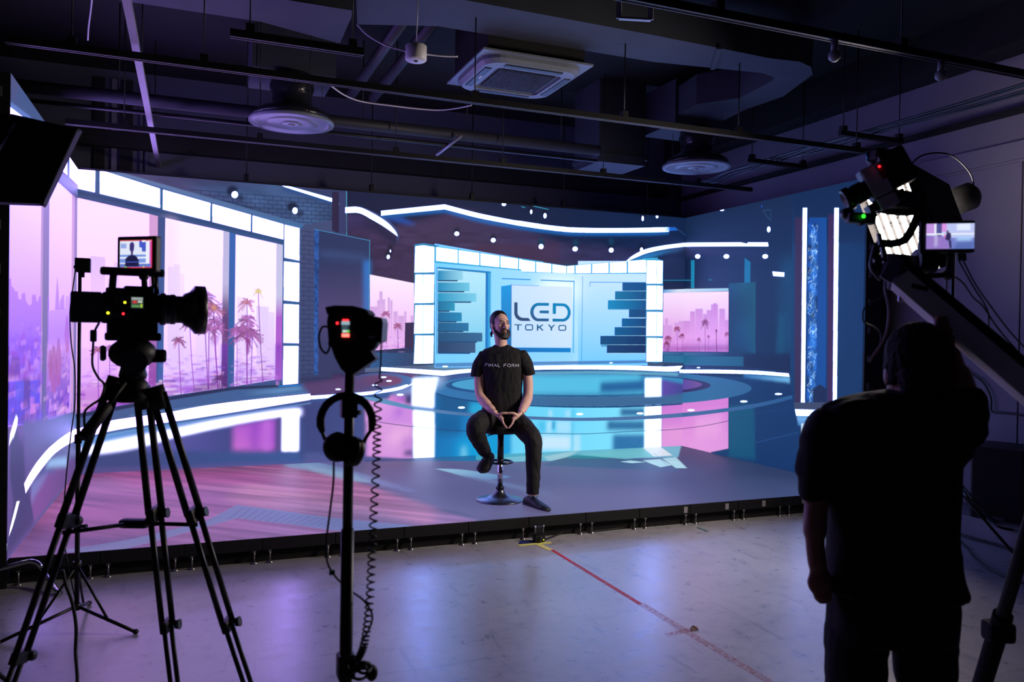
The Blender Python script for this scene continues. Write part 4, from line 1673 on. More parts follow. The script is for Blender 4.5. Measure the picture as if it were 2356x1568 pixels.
["p",[7404,806,7393,792,7359,778,7303,765,7227,753,7130,742,7014,731,6882,722,6736,715,6576,708,6406,703,6228,700,6045,698,5858,698,5669,699,5482,701,5298,705,5119,710,4947,717,4783,724,4630,733,4488,742,4359,752,4243,763,4143,774,4058,786,3989,799,3937,811,3902,824,3884,836,3884,849,3901,861,3936,873,3988,884,4056,895,4141,905,4241,914,4356,923,4485,930,4626,937,4779,942,4943,946,5115,949,5293,950,5477,950,5665,949,5853,946,6040,942,6224,936,6402,929,6572,920,6732,911,6879,900,7011,888,7127,876,7224,862,7302,849,7358,834,7392,820,7404,806],
[70,160,206],
[56,140,190],
[3935,862,5347,795],
1,0,0],
["p",[4790,928,6399,939,6468,698,4793,722],
[90,200,236],
0,0,0.85,29.4,0],
["p",[5832,844,6478,866,6480,726,5834,712],
[20,80,146],
0,0,0.9,24.5,0],
["p",[6492,895,6736,893,6741,662,6496,657],
[310,350,430],
0,0,1,9.8,0],
["p",[6741,879,7177,802,7093,693,6745,662],
[96,76,170],
[60,70,140],
[6749,788,7134,784],
1,14.7,0],
["p",[2859,717,2890,713,2919,711,2948,708,2979,704,3014,699,3056,691,3107,679,3166,664,3229,647,3294,630,3356,614,3412,601,3460,591,3502,583,3541,577,3581,571,3627,564,3682,557,3742,548,3801,539,3865,530,3941,520,4037,510,4157,499,4314,486,4507,472,4722,456,4945,441,5160,428,5353,418,5522,411,5679,407,5827,406,5967,405,6103,406,6238,407,6371,409,6497,412,6618,416,6737,420,6853,425,6969,430,7082,436,7192,441,7300,448,7407,454,7515,462,7626,471,7740,480,7857,491,7974,502,8091,514,8205,528,8314,542,8416,557,8513,573,8607,590,8699,608,8792,626,8888,644,8889,589,8793,572,8701,554,8608,536,8515,519,8417,503,8315,488,8206,475,8092,462,7976,451,7858,440,7741,430,7627,420,7516,411,7408,402,7301,394,7193,387,7083,381,6970,376,6854,372,6738,369,6619,366,6498,365,6371,364,6239,364,6104,364,5968,364,5827,365,5680,367,5523,371,5354,378,5161,389,4945,403,4722,419,4508,435,4315,451,4158,464,4037,475,3942,484,3866,494,3801,502,3742,510,3683,518,3628,525,3582,531,3541,537,3502,543,3461,550,3413,559,3357,570,3294,584,3230,598,3166,612,3108,626,3057,638,3015,649,2979,659,2948,668,2919,677,2891,685,2860,694],
[100,150,196],
[74,112,164],
[2913,677,4210,499],
1,0,0],
["l",[2968,438,3005,431,3041,424,3078,418,3115,411,3155,404,3198,397,3242,390,3287,383,3334,376,3386,368,3444,360,3510,352,3580,343,3650,333,3727,323,3817,313,3926,302,4061,291,4238,279,4458,265,4701,251,4947,238,5174,226,5357,216,5489,211,5587,208,5660,206,5719,206,5776,207,5841,207,5910,208,5970,209,6028,210,6089,212,6158,214,6242,215,6347,216,6470,216,6603,216,6737,217,6863,218,6973,221,7064,224,7142,229,7212,234,7277,240,7341,246,7407,253,7475,261,7541,270,7605,279,7669,288,7733,298,7799,307],
7.8,[34,60,110],
0.9,0],
["p",[3408,914,3717,927,3664,742,3662,573,3412,609],
[320,345,430],
0,0,1,14.7,0],
["p",[3417,547,3663,515,3667,-14,3429,-4],
[320,345,430],
0,0,1,12.2,0],
["l",[3416,368,3457,362,3498,357,3540,351,3582,346,3624,340,3666,335],
6.9,[70,110,150],
0.8,0],
["p",[3424,929,3822,942,3727,811,3472,837],
[190,216,252],
0,0,0.6,39.2,0],
["p",[3305,732,3301,727,3290,723,3273,721,3255,721,3239,723,3228,728,3224,733,3228,738,3239,742,3255,744,3273,744,3289,741,3301,737],
[330,380,520],
0,0,1,0,0],
["p",[4045,569,4041,564,4029,560,4012,558,3993,558,3975,561,3963,566,3959,571,3963,576,3975,580,3992,582,4011,582,4029,579,4041,575],
[330,380,520],
0,0,1,0,0],
["p",[5604,455,5600,449,5586,445,5567,443,5545,443,5526,446,5512,451,5507,457,5512,462,5525,467,5545,469,5566,468,5586,465,5600,460],
[330,380,520],
0,0,1,0,0],
["p",[6476,442,6471,437,6456,432,6436,430,6413,431,6392,434,6378,439,6372,445,6377,450,6392,455,6412,457,6435,456,6456,453,6471,448],
[330,380,520],
0,0,1,0,0],
["p",[7258,466,7253,460,7238,456,7216,453,7191,454,7170,457,7154,462,7149,468,7154,474,7169,479,7191,481,7215,480,7237,477,7253,472],
[330,380,520],
0,0,1,0,0],
["p",[3038,1047,3160,1040,3284,1032,3408,1025,3532,1018,3656,1010,3782,1003,3785,1003,3835,1006,3879,1009,3924,1012,3974,1015,4037,1019,4118,1023,4225,1028,4355,1033,4499,1039,4647,1045,4789,1051,4914,1055,5019,1058,5110,1060,5193,1061,5275,1062,5363,1063,5461,1063,5575,1064,5699,1063,5828,1063,5959,1062,6085,1060,6203,1059,6313,1057,6421,1055,6524,1052,6621,1049,6709,1047,6787,1046,6851,1047,6902,1048,6944,1050,6982,1052,7020,1054,7062,1056,7063,1020,7052,1014,7043,1008,7034,1002,7023,996,7008,991,6989,988,6967,985,6946,983,6921,982,6889,982,6846,982,6788,983,6714,986,6627,989,6530,994,6425,998,6315,1002,6204,1006,6086,1008,5960,1011,5829,1013,5699,1015,5576,1016,5462,1016,5364,1017,5276,1016,5194,1016,5110,1015,5019,1013,4915,1010,4790,1007,4648,1003,4501,999,4357,994,4227,988,4119,983,4036,977,3972,971,3919,965,3872,958,3825,952,3773,945,3770,945,3649,956,3529,967,3409,977,3286,987,3163,996,3041,1006],
[360,430,720],
0,0,1,0,0],
["l",[3041,997,3770,936,4119,971],
6.9,[50,70,120],
0.8,0],
["l",[4915,998,5828,1002,6789,973],
9.8,[20,70,120],
0.8,0],
["p",[4915,982,5061,984,5207,986,5354,988,5505,990,5662,991,5828,991,6005,988,6192,985,6386,980,6585,974,6787,969,6989,964,6990,924,6787,931,6585,939,6386,946,6192,953,6006,958,5829,961,5663,962,5505,961,5354,958,5207,955,5062,952,4916,950],
[120,200,236],
0,0,0.6,9.8,0],
["p",[7015,1005,7191,1004,7192,961,7015,965],
[360,430,720],
0,0,1,0,0],
["p",[6756,1101,7190,1089,7191,1006,7008,1006,7062,1054,6767,1067],
[50,66,100],
0,0,1,0,0],
["p",[6014,1094,6011,1091,6004,1089,5994,1088,5983,1088,5973,1089,5966,1091,5964,1094,5966,1097,5973,1099,5983,1101,5994,1101,6004,1099,6011,1097],
[330,380,520],
0,0,1,0,0],
["p",[-89,54,2922,1,3683,-4,3685,-120,-87,-83],
[110,84,150],
0,0,0.4,14.7,0],
["p",[1488,2909,1483,2887,1467,2868,1445,2857,1420,2855,1398,2863,1382,2879,1376,2900,1381,2923,1397,2941,1419,2953,1444,2955,1467,2947,1482,2931],
[16,22,44],
0,0,0.9,9.8,0],
["p",[1545,2845,1542,2829,1533,2816,1519,2807,1503,2806,1489,2812,1480,2824,1476,2840,1479,2856,1489,2869,1503,2878,1518,2879,1532,2873,1542,2861],
[26,36,66],
0,0,0.7,9.8,0],
["p",[1491,2868,1488,2852,1479,2839,1466,2831,1452,2830,1438,2836,1429,2848,1426,2863,1429,2879,1438,2893,1451,2901,1465,2902,1478,2896,1487,2884],
[360,430,720],
0,0,1,0,0],
["p",[2107,2786,2102,2763,2085,2744,2062,2732,2035,2731,2012,2739,1995,2756,1989,2777,1994,2800,2011,2819,2034,2831,2061,2833,2084,2825,2101,2808],
[16,22,44],
0,0,0.9,9.8,0],
["p",[2168,2720,2164,2703,2154,2689,2140,2681,2123,2680,2109,2686,2098,2699,2094,2715,2098,2731,2108,2745,2122,2753,2139,2755,2154,2748,2164,2736],
[26,36,66],
0,0,0.7,9.8,0],
["p",[2103,2744,2101,2728,2093,2715,2082,2708,2070,2707,2059,2713,2051,2725,2048,2740,2051,2755,2058,2768,2069,2775,2081,2776,2093,2770,2100,2759],
[360,430,720],
0,0,1,0,0]],
"L":[["p",[-300,3080,3532,3103,3781,-147,-179,-27],
[84,84,142],
0,0,1,0,0],
["p",[-59,3028,3534,3081,3546,2928,-54,2924],
[84,84,130],
[70,80,124],
[71,2987,2308,3024],
1,0,0],
["p",[-33,3009,1181,3032,2055,2971,-23,2774],
[78,82,126],
[62,84,130],
[71,2987,213,2834],
1,0,0],
["p",[-50,2812,659,2888,1006,2815,-47,2742],
[96,124,196],
0,0,1,4.2,0],
["p",[-49,2784,1594,2944,2309,3005,3262,3018,3274,2848,2539,2817,-44,2664],
[480,400,720],
0,0,1,0,0],
["p",[2443,3014,2584,3003,2599,2768,2458,2783],
[60,110,190],
0,0,1,0,0],
["p",[-44,2664,3276,2822,3282,2745,-40,2585],
[100,110,170],
0,0,1,0,0],
["p",[-15,2591,1126,2632,1226,727,-67,788],
[240,206,440],
[204,140,330],
[532,2242,570,1420],
1,0,0],
["p",[1483,2647,2780,2685,2864,591,1510,645],
[244,212,440],
[216,160,330],
[2087,2459,2156,1342],
1,0,0],
["p",[1126,2632,1221,2640,1208,713,1114,713],
[176,140,190],
0,0,1,0,0],
["p",[1221,2640,1482,2651,1469,650,1210,663],
[130,116,174],
[88,90,150],
[1315,2351,1391,946],
1,0,0],
["p",[2780,2685,2962,2696,2986,578,2805,576],
[190,150,200],
0,0,1,0,0],
["p",[2962,2696,3152,2708,3174,602,2985,599],
[126,114,176],
[84,88,150],
[3064,2594,3191,814],
1,0,0],
["p",[3152,2708,3559,2752,3726,570,3174,602],
[240,220,250],
[200,150,225],
[3231,2532,3357,802],
1,0,0],
["p",[7,1742,62,1745,82,1697,138,1692,196,1671,273,1674,295,1628,396,1623,407,1664,520,1677,553,1620,679,1591,779,1610,776,1670,910,1680,962,1633,1022,1631,1061,1672,1165,1676,1174,1310,-11,1333],
[176,116,232],
[150,100,232],
[498,1700,513,1372],
0.85,0,0],
["p",[1825,1590,1856,1733,1926,1874,2015,1739,2051,1595],
[186,126,226],
[150,100,232],
[498,1700,513,1372],
0.85,0,0],
["p",[1436,1582,1453,1678,1512,1680,1529,1584],
[164,104,232],
[150,100,232],
[498,1700,513,1372],
0.85,0,0],
["p",[2051,1595,2088,1669,2226,1727,2327,1731,2351,1602],
[190,134,230],
[150,100,232],
[498,1700,513,1372],
0.85,0,0],
["p",[2410,1614,2433,1730,2749,1730,2780,1280,1451,1305,1436,1572],
[200,146,238],
[150,100,232],
[498,1700,513,1372],
0.6,0,0],
["p",[-13,1378,1155,1366,1136,709,-44,843],
[140,86,250],
[80,60,230],
[514,1340,535,876],
1,25.2,0],
["p",[1433,1306,2778,1303,2702,612,1408,726],
[196,140,232],
[90,60,190],
[2031,1253,2059,783],
1,25.2,0],
["c",[-13,1468,1154,1475,1145,1046,-27,1110],
11,160,[[140,90,224],
[180,120,236],
[214,160,246],
[120,70,210],
[150,60,190]],
420,90,0.45],
["c",[-20,1117,1145,1056,1141,727,-44,843],
12,150,[[80,60,200],
[60,50,160],
[110,70,220],
[240,150,220],
[70,60,190],
[90,40,140]],
420,110,0.5],
["c",[1433,1306,2780,1280,2700,647,1407,736],
13,150,[[180,110,226],
[220,160,246],
[140,70,200],
[110,60,200],
[250,190,240],
[120,50,150]],
380,90,0.45],
["p",[1701,1300,1831,1298,2000,1093,1898,899,1681,915,1567,1113],
[140,66,120],
[170,80,160],
[1765,1299,1788,907],
0.6,8.4,0],
["p",[1972,1357,2078,1356,2219,1141,2140,934,1962,946,1864,1155],
[140,66,120],
[170,80,160],
[2024,1356,2050,940],
0.6,8.4,0],
["p",[1547,1265,1619,1263,1712,1136,1657,1016,1537,1023,1471,1147],
[140,66,120],
[170,80,160],
[1583,1264,1596,1019],
0.6,8.4,0],
["p",[2470,1550,2573,1551,2707,1383,2630,1215,2458,1220,2364,1385],
[140,66,120],
[170,80,160],
[2521,1550,2543,1218],
0.6,8.4,0],
["p",[82,1255,352,1246,378,1125,15,1122],
[100,44,150],
0,0,0.7,12.6,0],
["p",[482,1103,749,1087,736,874,491,905],
[74,44,130],
0,0,0.7,12.6,0],
["p",[201,1095,526,1084,489,963,245,975],
[76,84,226],
0,0,0.7,8.4,0],
["p",[750,1062,1092,1059,1048,917,755,950],
[76,76,220],
0,0,0.6,8.4,0],
["p",[-213,845,600,780,1466,708,3108,629,3725,593,3789,-240,-178,-53],
[80,86,140],
[92,76,140],
[1306,685,629,162],
1,0,0],
["p",[496,798,2996,606,3363,544,3374,383,1813,484,503,659],
[96,120,180],
[80,88,140],
[2667,537,766,725],
1,16.8,0],
["p",[110,807,303,771,485,603,525,391,182,369,69,554],
[60,66,112],
0,0,1,12.6,0],
["p",[249,872,310,842,292,797,179,732,86,715,33,698,66,769,174,833],
[238,240,255,1.3],
0,0,1,4.2,0],
["p",[107,732,506,672,598,371,856,198,907,35,496,45,4,40,193,317,83,506],
[54,58,104],
[60,58,110],
[283,673,419,64],
1,21,0],
["p",[3188,167,3205,-77,2311,23,952,33,768,247,1366,319],
[96,70,130],
[120,76,146],
[2574,208,1132,100],
1,8.4,0],
["p",[1627,373,2571,249,2576,167,1364,353],
[150,190,236],
0,0,1,21,0],
["p",[1215,352,1745,273,2044,214,1265,327],
[56,90,160],
0,0,1,12.6,0],
["p",[805,350,1578,274,1370,249,813,190],
[120,130,196],
0,0,0.7,21,0],
["p",[3251,444,3072,451,2899,457,2733,464,2575,470,2425,475,2283,478,2149,480,2021,482,1899,483,1783,483,1673,482,1567,480,1464,477,1363,472,1267,467,1177,461,1095,456,1021,450,957,444,899,437,848,431,801,424,758,418,718,412,683,406,653,401,626,395,601,390,576,385,550,380,609,304,654,311,699,317,744,324,791,330,840,336,892,342,947,347,1005,352,1066,357,1129,361,1195,366,1263,370,1334,374,1408,379,1485,383,1566,388,1650,391,1738,393,1829,393,1923,393,2022,391,2126,388,2237,385,2356,380,2484,374,2624,366,2773,357,2929,347,3092,337,3259,327],
[480,400,720],
0,0,1,0,0],
["l",[3362,292,3191,303,3024,314,2864,325,2712,334,2569,343,2437,349,2316,354,2203,358,2097,362,1996,364,1900,365,1807,364,1717,363,1632,360,1549,356,1471,352,1395,347,1323,343,1253,339,1186,335,1122,331,1061,327,1002,322,946,317,893,311,843,305,795,299,749,292,703,286,658,280],
5.9,[70,80,130],
0.7,0],
["p",[299,310,402,293,267,215,165,167,65,138,97,183],
[236,240,255,1.4],
0,0,1,0,0],
["p",[-56,124,28,103,3,61,-59,30],
[190,216,250],
0,0,1,0,0],
["p",[5,26,908,27,952,33,692,91,2,95],
[66,56,104],
0,0,0.6,12.6,0]],
"R":[["p",[-862,4163,3358,3258,3440,-232,-700,-1164],
[14,30,62],
[12,48,88],
[218,2979,3001,937],
1,0,0],
["p",[-181,3089,3004,3040,3017,2535,-169,2681],
[20,40,72],
[14,40,80],
[1097,2969,1114,2348],
1,0,0],
["p",[-79,2653,1622,2451,1625,2348,-45,2520],
[40,44,84],
[24,44,86],
[130,2573,1188,2476],
1,25,0],
["p",[-50,2677,128,2663,1137,2566,1269,2536,1268,2553,1621,2517,1633,2472,1270,2508,1270,2508,1138,2521,129,2614,-49,2627],
[360,430,720],
0,0,1,0,0],
["l",[-234,2715,127,2675,1185,2569],
5,[60,80,120],
0.6,0],
["p",[339,2468,334,2456,319,2448,296,2444,271,2446,248,2453,231,2464,225,2477,231,2489,246,2497,269,2501,294,2498,317,2491,333,2480],
[360,430,720],
0,0,1,0,0],
["p",[929,2418,924,2407,909,2399,887,2396,862,2398,840,2405,824,2415,818,2427,824,2438,839,2446,861,2450,885,2447,908,2440,923,2430],
[360,430,720],
0,0,1,0,0],
["p",[1629,2360,1624,2349,1611,2342,1592,2339,1571,2340,1551,2347,1538,2356,1533,2368,1537,2378,1550,2385,1569,2388,1591,2387,1610,2380,1624,2371],
[360,430,720],
0,0,1,0,0],
["p",[814,2995,810,2990,798,2988,781,2988,761,2990,744,2995,732,3001,727,3007,731,3012,743,3015,761,3015,780,3013,797,3008,809,3002],
[360,430,720],
0,0,1,0,0],
["p",[1661,2659,1659,2646,1651,2636,1639,2631,1626,2632,1615,2640,1606,2652,1603,2666,1605,2680,1613,2690,1625,2695,1638,2693,1650,2686,1658,2674],
[360,430,720],
0,0,1,0,0],
["l",[1522,2890,1662,2754,1663,2878,1545,2890],
4.5,[60,120,150],
0.6,0],
["p",[1515,2939,1514,2935,1512,2932,1508,2930,1504,2931,1500,2933,1497,2937,1496,2942,1497,2946,1499,2949,1503,2950,1507,2950,1511,2947,1514,2943],
[40,90,255],
0,0,1,0,0],
["p",[1705,2184,1902,2160,1899,2114,1722,2134],
[360,430,720],
0,0,1,0,0],
["p",[1840,2302,2065,2312,2082,1260,1868,1253],
[14,88,130],
0,0,0.45,70,0],
["p",[134,2437,215,2427,220,2067,145,2071],
[16,130,170],
0,0,1,0,0],
["p",[1219,2377,1326,2320,1328,2077,1222,2083],
[10,110,160],
0,0,1,0,0],
["l",[-66,2186,142,2174],
13,[30,120,160],
0.9,0],
["p",[594,2149,590,2144,577,2141,559,2140,539,2141,521,2144,508,2149,504,2154,508,2158,521,2162,539,2163,559,2161,577,2158,589,2154],
[20,110,140],
0,0,0.7,5,0],
["p",[-201,2032,930,1995,946,1265,-178,1240],
[250,222,255],
[214,138,226],
[247,1969,266,1297],
1,0,0],
["p",[-202,2076,925,2035,926,2001,-201,2032],
[206,222,246],
[150,200,226],
[-150,2053,926,2006],
1,0,0],
["l",[930,1995,946,1265],
5,[230,60,130],
0.7,0],
["p",[137,1769,243,1767,254,1409,148,1407],
[196,130,214],
[228,160,236],
[137,1769,147,1430],
0.85,0,0],
["p",[252,1801,412,1797,423,1411,263,1409],
[196,130,214],
[228,160,236],
[252,1801,262,1431],
0.85,0,0],
["p",[495,1779,621,1776,631,1413,505,1412],
[196,130,214],
[228,160,236],
[495,1779,504,1434],
0.85,0,0],
["p",[583,1847,725,1843,737,1415,595,1413],
[196,130,214],
[228,160,236],
[583,1847,595,1435],
0.85,0,0],
["p",[627,1862,698,1860,711,1414,640,1413],
[196,130,214],
[228,160,236],
[627,1862,639,1435],
0.85,0,0],
["p",[752,1789,864,1787,874,1416,763,1415],
[196,130,214],
[228,160,236],
[752,1789,762,1436],
0.85,0,0],
["p",[-138,1647,141,1645,148,1407,-131,1404],
[196,130,214],
[228,160,236],
[-138,1647,-132,1427],
0.85,0,0],
["p",[423,1730,496,1729,505,1412,432,1411],
[196,130,214],
[228,160,236],
[423,1730,431,1433],
0.85,0,0],
["p",[868,1649,936,1648,942,1417,874,1416],
[196,130,214],
[228,160,236],
[868,1649,874,1437],
0.85,0,0],
["c",[-133,1462,941,1470,946,1270,-126,1242],
8,90,[[196,120,220],
[240,180,244],
[150,70,186],
[250,205,250]],
80,8,0.6],
["m",[463,1620,482,1258],
70,[116,50,96],
[140,60,120],
61,10],
["m",[339,1410,353,1254],
35,[130,56,100],
[130,56,100],
62,7],
["m",[-31,1451,-15,1245],
40,[120,54,96],
[120,54,96],
63,7],
["m",[699,1522,715,1264],
20,[120,46,100],
[120,46,100],
64,16],
["m",[907,1480,921,1269],
35,[130,56,100],
[130,56,100],
65,7],
["m",[540,1445,555,1260],
25,[130,60,110],
[130,60,110],
66,6.5],
["p",[-129,1317,944,1338,946,1265,-126,1236],
[110,30,130],
0,0,0.5,20,0],
["p",[-177,1234,1457,1264,1457,1234,-176,1182],
[60,110,160],
[20,50,90],
[-25,1221,980,1250],
1,0,0],
["p",[-176,1182,1241,1217,1244,1105,-172,1043],
[40,112,150],
[30,96,130],
[-123,1114,1146,1162],
1,0,0],
["b",[-176,1182,1241,1217,1244,1105,-172,1043],
6,12,4.9,[20,62,110],
0.8],
["p",[929,2091,1425,2083,1442,1255,947,1232],
[16,88,116],
[14,60,100],
[1387,2037,961,1838],
1,0,0],
["n",[929,2091,1425,2083,1442,1255,947,1232],
300,0.35,1,1,0,0],
["p",[1221,1248,2091,1274,2099,966,1227,1034],
[16,34,70],
0,0,1,15,0],
["p",[1813,1742,1878,1669,1898,1268,1783,1265],
[16,80,116],
0,0,0.6,15,0],
["p",[-33,1065,1225,1103,2016,1074,2017,1046,1226,1057,-31,1005],
[24,44,84],
0,0,1,0,0],
["p",[26,933,2012,1010,2104,732,2247,25,770,-153,56,-104],
[18,66,116],
[14,44,92],
[160,651,1986,344],
1,0,0],
["p",[-446,685,952,761,970,95,564,-16,-423,-87],
[212,126,214],
[226,152,222],
[286,626,303,13],
1,5,0],
["p",[292,403,831,512,839,221,300,125],
[236,170,226],
0,0,0.6,50,0],
["p",[964,604,1434,672,1474,36,981,3],
[10,84,120],
0,0,0.8,15,0],
["p",[1442,673,2106,825,2226,3,1475,-4],
[14,50,100],
0,0,1,15,0],
["p",[1228,1003,2008,1014,2009,953,1228,970],
[40,110,180],
[110,180,230],
[1228,988,1978,973],
1,15,0],
["p",[-31,1003,102,1009,230,1015,356,1021,479,1027,603,1033,727,1038,853,1042,981,1047,1109,1051,1232,1055,1350,1058,1459,1061,1559,1062,1653,1062,1742,1061,1828,1060,1912,1059,1996,1059,2009,1024,1923,1024,1837,1024,1748,1024,1657,1024,1561,1023,1460,1022,1350,1019,1232,1015,1109,1011,982,1006,854,1001,728,996,604,990,481,985,357,979,231,973,103,966,-30,960],
[360,430,720],
0,0,1,0,0],
["p",[378,1049,374,1046,364,1043,349,1041,332,1040,317,1041,307,1043,303,1046,306,1049,317,1052,332,1053,349,1054,364,1054,374,1052],
[330,380,520],
0,0,1,0,0],
["p",[-119,949,-15,950,86,951,183,951,275,951,363,951,447,950,528,949,604,948,677,946,745,944,810,942,872,940,929,937,983,934,1034,930,1081,927,1124,923,1164,919,1201,914,1234,910,1264,905,1290,900,1313,894,1333,889,1350,883,1363,877,1373,871,1380,864,1383,857,1383,850,1380,843,1374,836,1364,828,1351,820,1335,812,1316,804,1293,795,1267,786,1238,777,1205,768,1169,759,1129,749,1086,739,1039,729,989,719,936,708,878,697,818,686,753,675,685,664,612,652,537,640,457,628,373,616,285,603,193,590,97,577,-3,564,-108,550,-813,604,-716,615,-622,626,-531,636,-445,646,-362,656,-283,666,-207,675,-135,684,-67,694,-2,703,60,711,118,720,172,728,224,736,272,744,316,752,358,760,396,767,430,774,462,781,490,788,515,795,537,801,556,807,572,813,584,819,593,825,599,830,602,835,602,840,599,845,592,849,583,854,570,858,554,862,535,865,513,869,488,872,459,875,427,878,392,880,354,883,312,885,268,887,219,888,168,890,113,891,54,892,-7,892,-73,893,-141,893,-214,893,-290,892,-369,891,-452,890,-539,889,-630,887,-724,886,-822,883],
[50,110,160],
[46,96,146],
[88,781,1315,814],
1,0,0],
["p",[-822,883,-724,886,-630,887,-539,889,-452,890,-369,891,-290,892,-214,893,-141,893,-73,893,-7,892,54,892,113,891,168,890,219,888,268,887,312,885,354,883,392,880,427,878,459,875,488,872,513,869,535,865,554,862,570,858,583,854,592,849,599,845,602,840,602,835,599,830,593,825,584,819,572,813,556,807,537,801,515,795,490,788,462,781,430,774,396,767,358,760,316,752,272,744,224,736,172,728,118,720,60,711,-2,703,-67,694,-135,684,-207,675,-283,666,-362,656,-445,646,-531,636,-622,626,-716,615,-813,604,-940,628,-846,638,-757,647,-670,656,-587,666,-508,674,-432,683,-360,692,-291,700,-225,709,-162,717,-103,724,-47,732,5,740,55,747,101,754,144,761,184,768,220,774,254,781,284,787,312,793,336,799,357,805,375,810,390,815,402,820,411,825,417,830,420,834,420,839,417,843,411,847,401,850,389,854,374,857,355,860,334,863,310,866,282,868,251,871,217,873,181,874,140,876,97,877,51,878,1,879,-52,880,-108,880,-167,881,-230,881,-296,880,-365,880,-438,879,-514,878,-594,876,-677,875,-763,873,-853,871,-947,868],
[50,50,100],
0,0,1,0,0],
["p",[-947,868,-853,871,-763,873,-677,875,-594,876,-514,878,-438,879,-365,880,-296,880,-230,881,-167,881,-108,880,-52,880,1,879,51,878,97,877,140,876,181,874,217,873,251,871,282,868,310,866,334,863,355,860,374,857,389,854,401,850,411,847,417,843,420,839,420,834,417,830,411,825,402,820,390,815,375,810,357,805,336,799,312,793,284,787,254,781,220,774,184,768,144,761,101,754,55,747,5,740,-47,732,-103,724,-162,717,-225,709,-291,700,-360,692,-432,683,-508,674,-587,666,-670,656,-757,647,-846,638,-940,628,-321,788],
[90,74,166],
[110,80,150],
[-113,802,374,834],
1,0,0],
["p",[-3068,53,-2663,95,-2308,135,-1989,172,-1696,207,-1421,241,-1166,272,-933,303,-720,332,-520,360,-332,387,-152,413,18,438,177,462,327,484,471,507,611,530,750,553,889,577,1026,601,1159,626,1287,650,1408,674,1520,697,1623,720,1717,742,1806,765,1891,787,1975,809,2059,830,2060,788,1976,767,1892,744,1807,722,1718,699,1624,676,1521,652,1409,629,1289,605,1161,581,1027,556,890,532,751,507,613,483,472,458,328,433,178,409,20,383,-150,358,-330,332,-519,306,-718,279,-932,251,-1164,222,-1420,191,-1695,158,-1987,122,-2306,84,-2662,43,-3066,-1],
[60,104,156],
[40,86,140],
[289,515,1904,785],
1,0,0],
["l",[-482,148,-428,156,-380,163,-332,170,-280,178,-220,188,-146,200,-56,217,47,235,157,255,267,276,374,297,471,317,560,336,644,355,725,374,803,393,881,412,958,430],
8,[70,50,110],
0.9,0],
["l",[958,447,1160,493,1354,537,1541,580,1721,621,1895,661,2063,699],
6,[30,70,120],
0.6,0],
["l",[1484,240,2175,443],
7.5,[40,90,150],
0.6,5],
["p",[274,496,266,490,243,484,211,478,174,475,141,474,118,476,110,481,118,487,141,493,174,499,210,502,243,503,266,501],
[330,380,520],
0,0,1,0,0],
["p",[1317,697,1310,692,1292,686,1265,682,1235,679,1208,679,1189,681,1182,686,1189,691,1208,697,1235,701,1265,703,1291,704,1310,701],
[330,380,520],
0,0,1,0,0],
["p",[1900,829,1894,824,1878,819,1854,815,1828,813,1804,813,1787,815,1781,820,1787,825,1803,830,1827,833,1854,835,1877,835,1894,833],
[330,380,520],
0,0,1,0,0],
["p",[481,-24,985,-43,1491,-6,2248,4,2274,-205,487,-234],
[54,52,100],
[28,44,92],
[483,-94,1773,-23],
1,0,0],
["p",[2014,2842,3372,2653,3434,7,2283,-217,2242,126,2060,802,2020,1044],
[16,58,104],
[11,50,96],
[2069,2273,2981,1780],
1,0,0],
["p",[1769,3261,3361,3137,3380,2331,2024,2465,2014,2842],
[14,40,76],
[12,42,82],
[1842,3152,3017,2535],
1,15,0],
["p",[2050,2743,2162,2729,2189,692,2097,684],
[52,40,76],
0,0,1,0,0],
["p",[2531,2703,2626,2691,2657,758,2562,749],
[58,38,82],
0,0,1,5,0],
["p",[2266,2715,2514,2683,2550,748,2291,725],
[14,74,150],
0,0,1,0,0],
["p",[2241,2673,2405,2661,2428,737,2265,722],
[18,70,150],
0,0,1,5,0],
["p",[2282,2576,2370,2566,2391,756,2303,749],
[50,120,210],
0,0,0.6,15,0],
["l",[2337,1470,2371,1450,2401,1489,2400,1453],
5.4,[150,206,250],
0.5452823858612578,0],
["l",[2280,1754,2267,1751,2271,1791,2265,1809],
6.2,[190,226,252],
0.5638416849432153,0],
["l",[2372,1150,2343,1189,2370,1214,2350,1174],
6.1,[60,130,220],
0.6254605470939815,0],
["l",[2363,2248,2391,2235,2369,2199,2347,2163],
4.6,[90,160,240],
0.6444759738889536,0],
["l",[2336,2311,2321,2303,2284,2292,2271,2309],
6,[190,226,252],
0.7785679230564627,0],
["l",[2339,2276,2336,2302,2318,2268,2352,2277],
4.7,[190,226,252],
0.6464737903367442,0],
["l",[2348,1551,2325,1514,2303,1493,2336,1457],
4.5,[60,130,220],
0.8570844367882664,0],
["l",[2332,2155,2329,2147,2350,2157,2334,2163],
6.4,[150,206,250],
0.6362962142016889,0],
["l",[2364,1492,2396,1488,2382,1503,2357,1538],
3.9,[60,130,220],
0.8986907258146816,0],
["l",[2315,2320,2281,2283,2284,2291,2264,2285],
6,[190,226,252],
0.7603865755252757,0],
["l",[2373,2345,2395,2356,2374,2319,2378,2348],
6.2,[190,226,252],
0.5426522438789035,0],
["l",[2329,1817,2304,1789,2288,1793,2326,1763],
6.4,[190,226,252],
0.8840525373463601,0],
["l",[2331,1348,2330,1315,2301,1288,2303,1314],
6.3,[60,130,220],
0.572048118976168,0],
["l",[2360,1710,2361,1706,2360,1742,2382,1753],
5.3,[90,160,240],
0.8038554945757959,0],
["l",[2326,1948,2326,1926,2340,1942,2374,1928],
5.2,[90,160,240],
0.6897215382665124,0],
["l",[2319,1191,2305,1209,2289,1208,2302,1221],
4.3,[60,130,220],
0.7951309410855627,0],
["l",[2309,1090,2337,1076,2374,1040,2376,1038],
4,[60,130,220],
0.8749526764567339,0],
